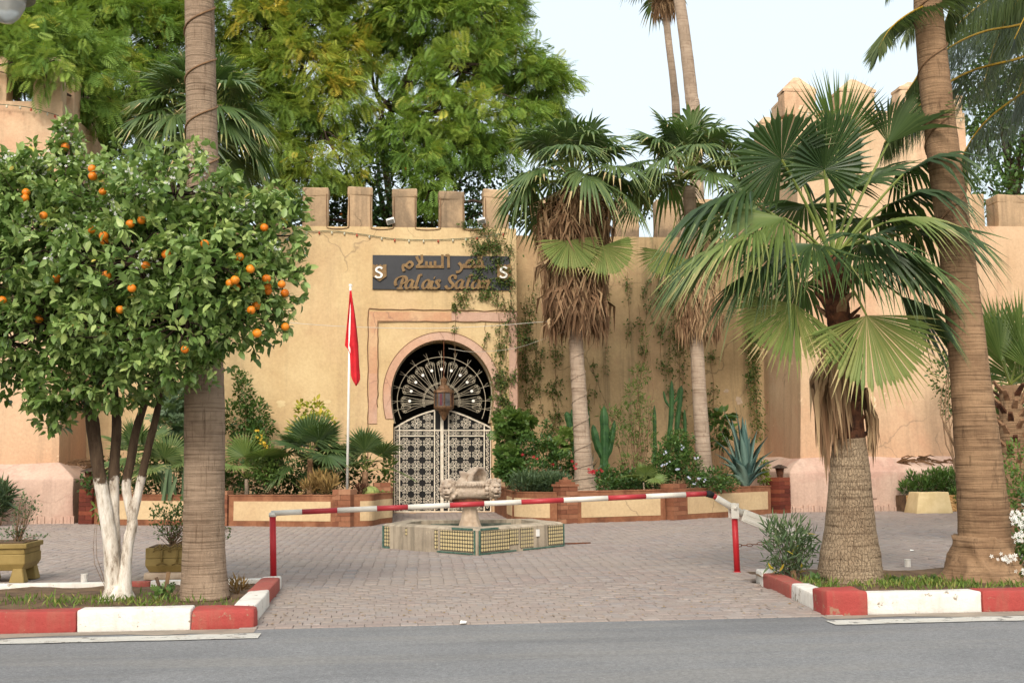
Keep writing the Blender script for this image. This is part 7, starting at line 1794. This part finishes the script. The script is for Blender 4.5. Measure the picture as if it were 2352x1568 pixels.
e = shrub('straggly_shrub', 'straggly half-bare shrub growing from the ochre box with reliefs', 'shrub', [P(395, 1255, 16.6)[0], 16.6, P(395, 1256, 16.5)[2]], [(W(370, 1185, 16.6), (.2, .18, .18)), (W(410, 1170, 16.6), (.22, .18, .2)), (W(440, 1190, 16.6), (.25, .2, .22)), (W(470, 1230, 16.6), (.2, .15, .1)), (W(390, 1220, 16.6), (.3, .2, .15)), (W(515, 1235, 16.5), (.1, .06, .04)), (W(525, 1215, 16.5), (.08, .05, .02))], 800, 'small', .05, 'shrub', 117, .55, up=.5, stems=60, sr=.006, shell=.2)
shrub('dark_spiky_bush', 'dark grassy bush against the left plinth at the frame edge', 'shrub', [P(0, 1180, 30.6)[0], 30.6, 0], [(W(0, 1140, 30.6), (.28, .25, .3)), (W(-12, 1170, 30.6), (.3, .25, .3))], 500, 'narrow', .3, 'shrubG', 118, .2, up=.7)
shrub('trunk_sprout', 'small leafy sprout beside the limewashed stems', 'shrub', [*OP(245, 1290, .2)[:2], .1], [(W(232, 1160, 14.0), (.08, .06, .05)), (W(222, 1170, 14.0), (.06, .06, .05)), (W(238, 1200, 14.0), (.05, .05, .06))], 20, 'lance', .11, 'shrubL', 119, .6, stems=4, sr=.004)
MBd = shrub('dead_twigs', 'tuft of dry dead twigs at the foot of the tall palm stem', 'plant', [*G(545, 1378)[:2], .07], [(W(545, 1352, 13.9), (.1, .08, .08))], 60, 'narrow', .12, 'brownleaf', 120, .2, up=1.2, stems=14, sr=.004)
# weathered stake and small stump in the left bed
g_ = G(382, 1385); s_ = thing('wooden_stake', 'weathered split wooden stake leaning in the left bed', 'stake', (g_[0], g_[1], .06))
MB().obox((g_[0], g_[1], .2), (unit((1, .1, -.1)), unit((-.1, 1, 0)), unit((.12, 0, 1))), (.022, .012, .15)).build('upright', 'twig', s_)
MB().obox((g_[0]-.07, g_[1]-.02, .17), (unit((1, .1, .3)), unit((-.1, 1, 0)), unit((-.35, 0, 1))), (.018, .012, .13)).build('splinter', 'bark', s_)
g_ = OP(279, 1355, -.05); tag(MB().tube([(g_[0], g_[1], .05), (g_[0]+.01, g_[1], g_[2]), (g_[0]+.02, g_[1]-.02, g_[2]+.12)], [.045, .04, .03], 9).build('cut_stump', 'barkdark', None, True, org=(g_[0], g_[1], .05)), 'short dark sawn stump in the fork of the limewashed stems', 'stump')
# black garden lantern on the corner pillar, planter spout plants
def pillarlamp(label, x, y, Y):
    c = P(x, y, Y); e = thing('garden_lamp', label, 'garden lamp', c)
    MB().lathe([(.1, 0), (.11, .02), (.06, .04), (.05, .1)], 8, c).build('base', 'barkdark', e); MB().lathe([(.07, .1), (.13, .4)], 8, c).build('shade', 'boots', e); MB().lathe([(.17, .4), (.24, .41), (.2, .44), (.05, .5)], 8, c).build('cap', 'barkdark', e)
pillarlamp('dark tapered garden lamp on the corner pillar by the agave', 1792, 1108, 32.1)
pillarlamp('dark garden lamp on the end pillar by the left plinth', 205, 1120, 30.95)
# dead fronds lying on the plinths
for lab, pts_, Y in (('dry palm frond lying on the right plinth', ((2060, 1062), (2100, 1056), (2150, 1058), (2200, 1068)), 32.5), ('dry palm frond lying on the left plinth', ((150, 1062), (185, 1064), (215, 1078)), 31.4)):
    V = []; F = []; rng = np.random.default_rng(int(Y*10)); q = smoothline([P(x, y, Y) for x, y in pts_], 10)
    for i in range(46):
        p = q[rng.integers(0, len(q))]+rng.normal(0, .03, 3); d = unit(np.array([rng.uniform(.4, 1), rng.normal(0, .4), rng.normal(-.05, .12)])); L = rng.uniform(.25, .6); w_ = unit(np.cross(d, (0, 1, .6)))*.024; b_ = len(V)
        V += [p-w_, p+w_, p+d*L*.6+w_+Z3*.04, p+d*L*.6-w_+Z3*.04, p+d*L-Z3*.04]; F += [(b_, b_+1, b_+2, b_+3), (b_+3, b_+2, b_+4)]
    o = mk('dry_frond', V, F, 'dead', None, False, rng.random(len(F))*.5, org=q[0]); tag(o, lab, 'dry frond')
# grass and weeds in the beds
def grass(patches, seed, size=.09):
    rng = np.random.default_rng(seed); L = []
    for (x, y, sx, sy, n, z) in patches:
        n = int(n*.26); L.append(np.stack([rng.normal(x, sx, n), np.clip(rng.normal(y, sy, n), 11.97, 14.95), np.full(n, z)], 1))
    L = np.vstack(L); k = len(L); D = np.stack([rng.normal(0, .5, k), rng.normal(0, .5, k), np.ones(k)], 1)
    o = leaves('grass', 'narrow', L, D, size*rng.uniform(.4, 1.3, k), 'grass', None, np.clip(rng.normal(.45, .28, k), 0, 1), .9, 'stuff', 1.0)
    return tag(o, 'patchy weeds and short grass in the kerbed beds', 'grass')
gp = lambda x, y: G(x, y, .08)[:2]
pt = [(*gp(x, y), sx, .22, n, .07) for x, y, sx, n in ((60, 1378, .35, 420), (150, 1385, .3, 500), (220, 1382, .25, 420), (340, 1384, .2, 380), (400, 1385, .2, 260), (300, 1372, .3, 200), (520, 1390, .1, 160), (440, 1368, .25, 120))]
pt += [(*gp(x, y), sx, .25, n, .1) for x, y, sx, n in ((1890, 1352, .12, 420), (1900, 1345, .15, 260), (2050, 1350, .25, 700), (2110, 1345, .3, 800), (2180, 1352, .2, 600), (2230, 1352, .15, 300), (2310, 1350, .2, 500), (2040, 1338, .25, 240))]
grass(pt, 131)
rng = np.random.default_rng(140)
for i, (x, y) in enumerate(((370, 1372), (385, 1368), (1885, 1340), (2145, 1340), (2060, 1345))):
    c = np.array([*gp(x, y), .08]); k = 26
    o = leaves('weed', 'lobed', c+rng.normal(0, .05, (k, 3))*[1, 1, .4]+[0, 0, .05], unit(rng.normal(0, .7, (k, 3))+[0, 0, .6]), rng.uniform(.04, .08, k), 'shrub', None, rng.random(k), .6, None, org=c)
    tag(o, ('leafy weed beside the wooden stake', 'smaller leafy weed behind the wooden stake', 'weed tuft left of the stout fan palm', 'weed tuft before the white pipe stub', 'weed tuft right of the stout fan palm')[i], 'weed')
# litter and leaves on the paving and road
k = 420; rng = np.random.default_rng(150)
xy = np.stack([rng.uniform(-1.2, 4.4, k), 11.7+np.abs(rng.normal(0, 1.6, k))], 1); xy2 = np.stack([rng.uniform(-7, 12, 260), rng.uniform(15.4, 28, 260)], 1); xy = np.vstack([xy, xy2]); k = len(xy)
o = leaves('fallen_leaves', 'small', np.column_stack([xy, np.full(k, .008)]), np.column_stack([rng.normal(0, 1, (k, 2)), np.zeros(k)]), rng.uniform(.012, .05, k), 'brownleaf', None, rng.random(k), .15, 'stuff'); tag(o, 'small dry leaves and grit scattered over the paving', 'fallen leaves')
for x, y, lab in ((1157, 1558*.91875, 'scrap of white paper at the road edge of the driveway'), (2094, 1265, 'scrap of white paper on the paving behind the stout palm')):
    g_ = G(x if x > 2000 else x*.91875, y); o = mk('paper_scrap', [g_+[-.03, -.02, .006], g_+[.03, -.03, .01], g_+[.04, .03, .02], g_+[-.02, .02, .03]], [(0, 1, 2, 3)], 'white', None, org=g_); tag(o, lab, 'paper')
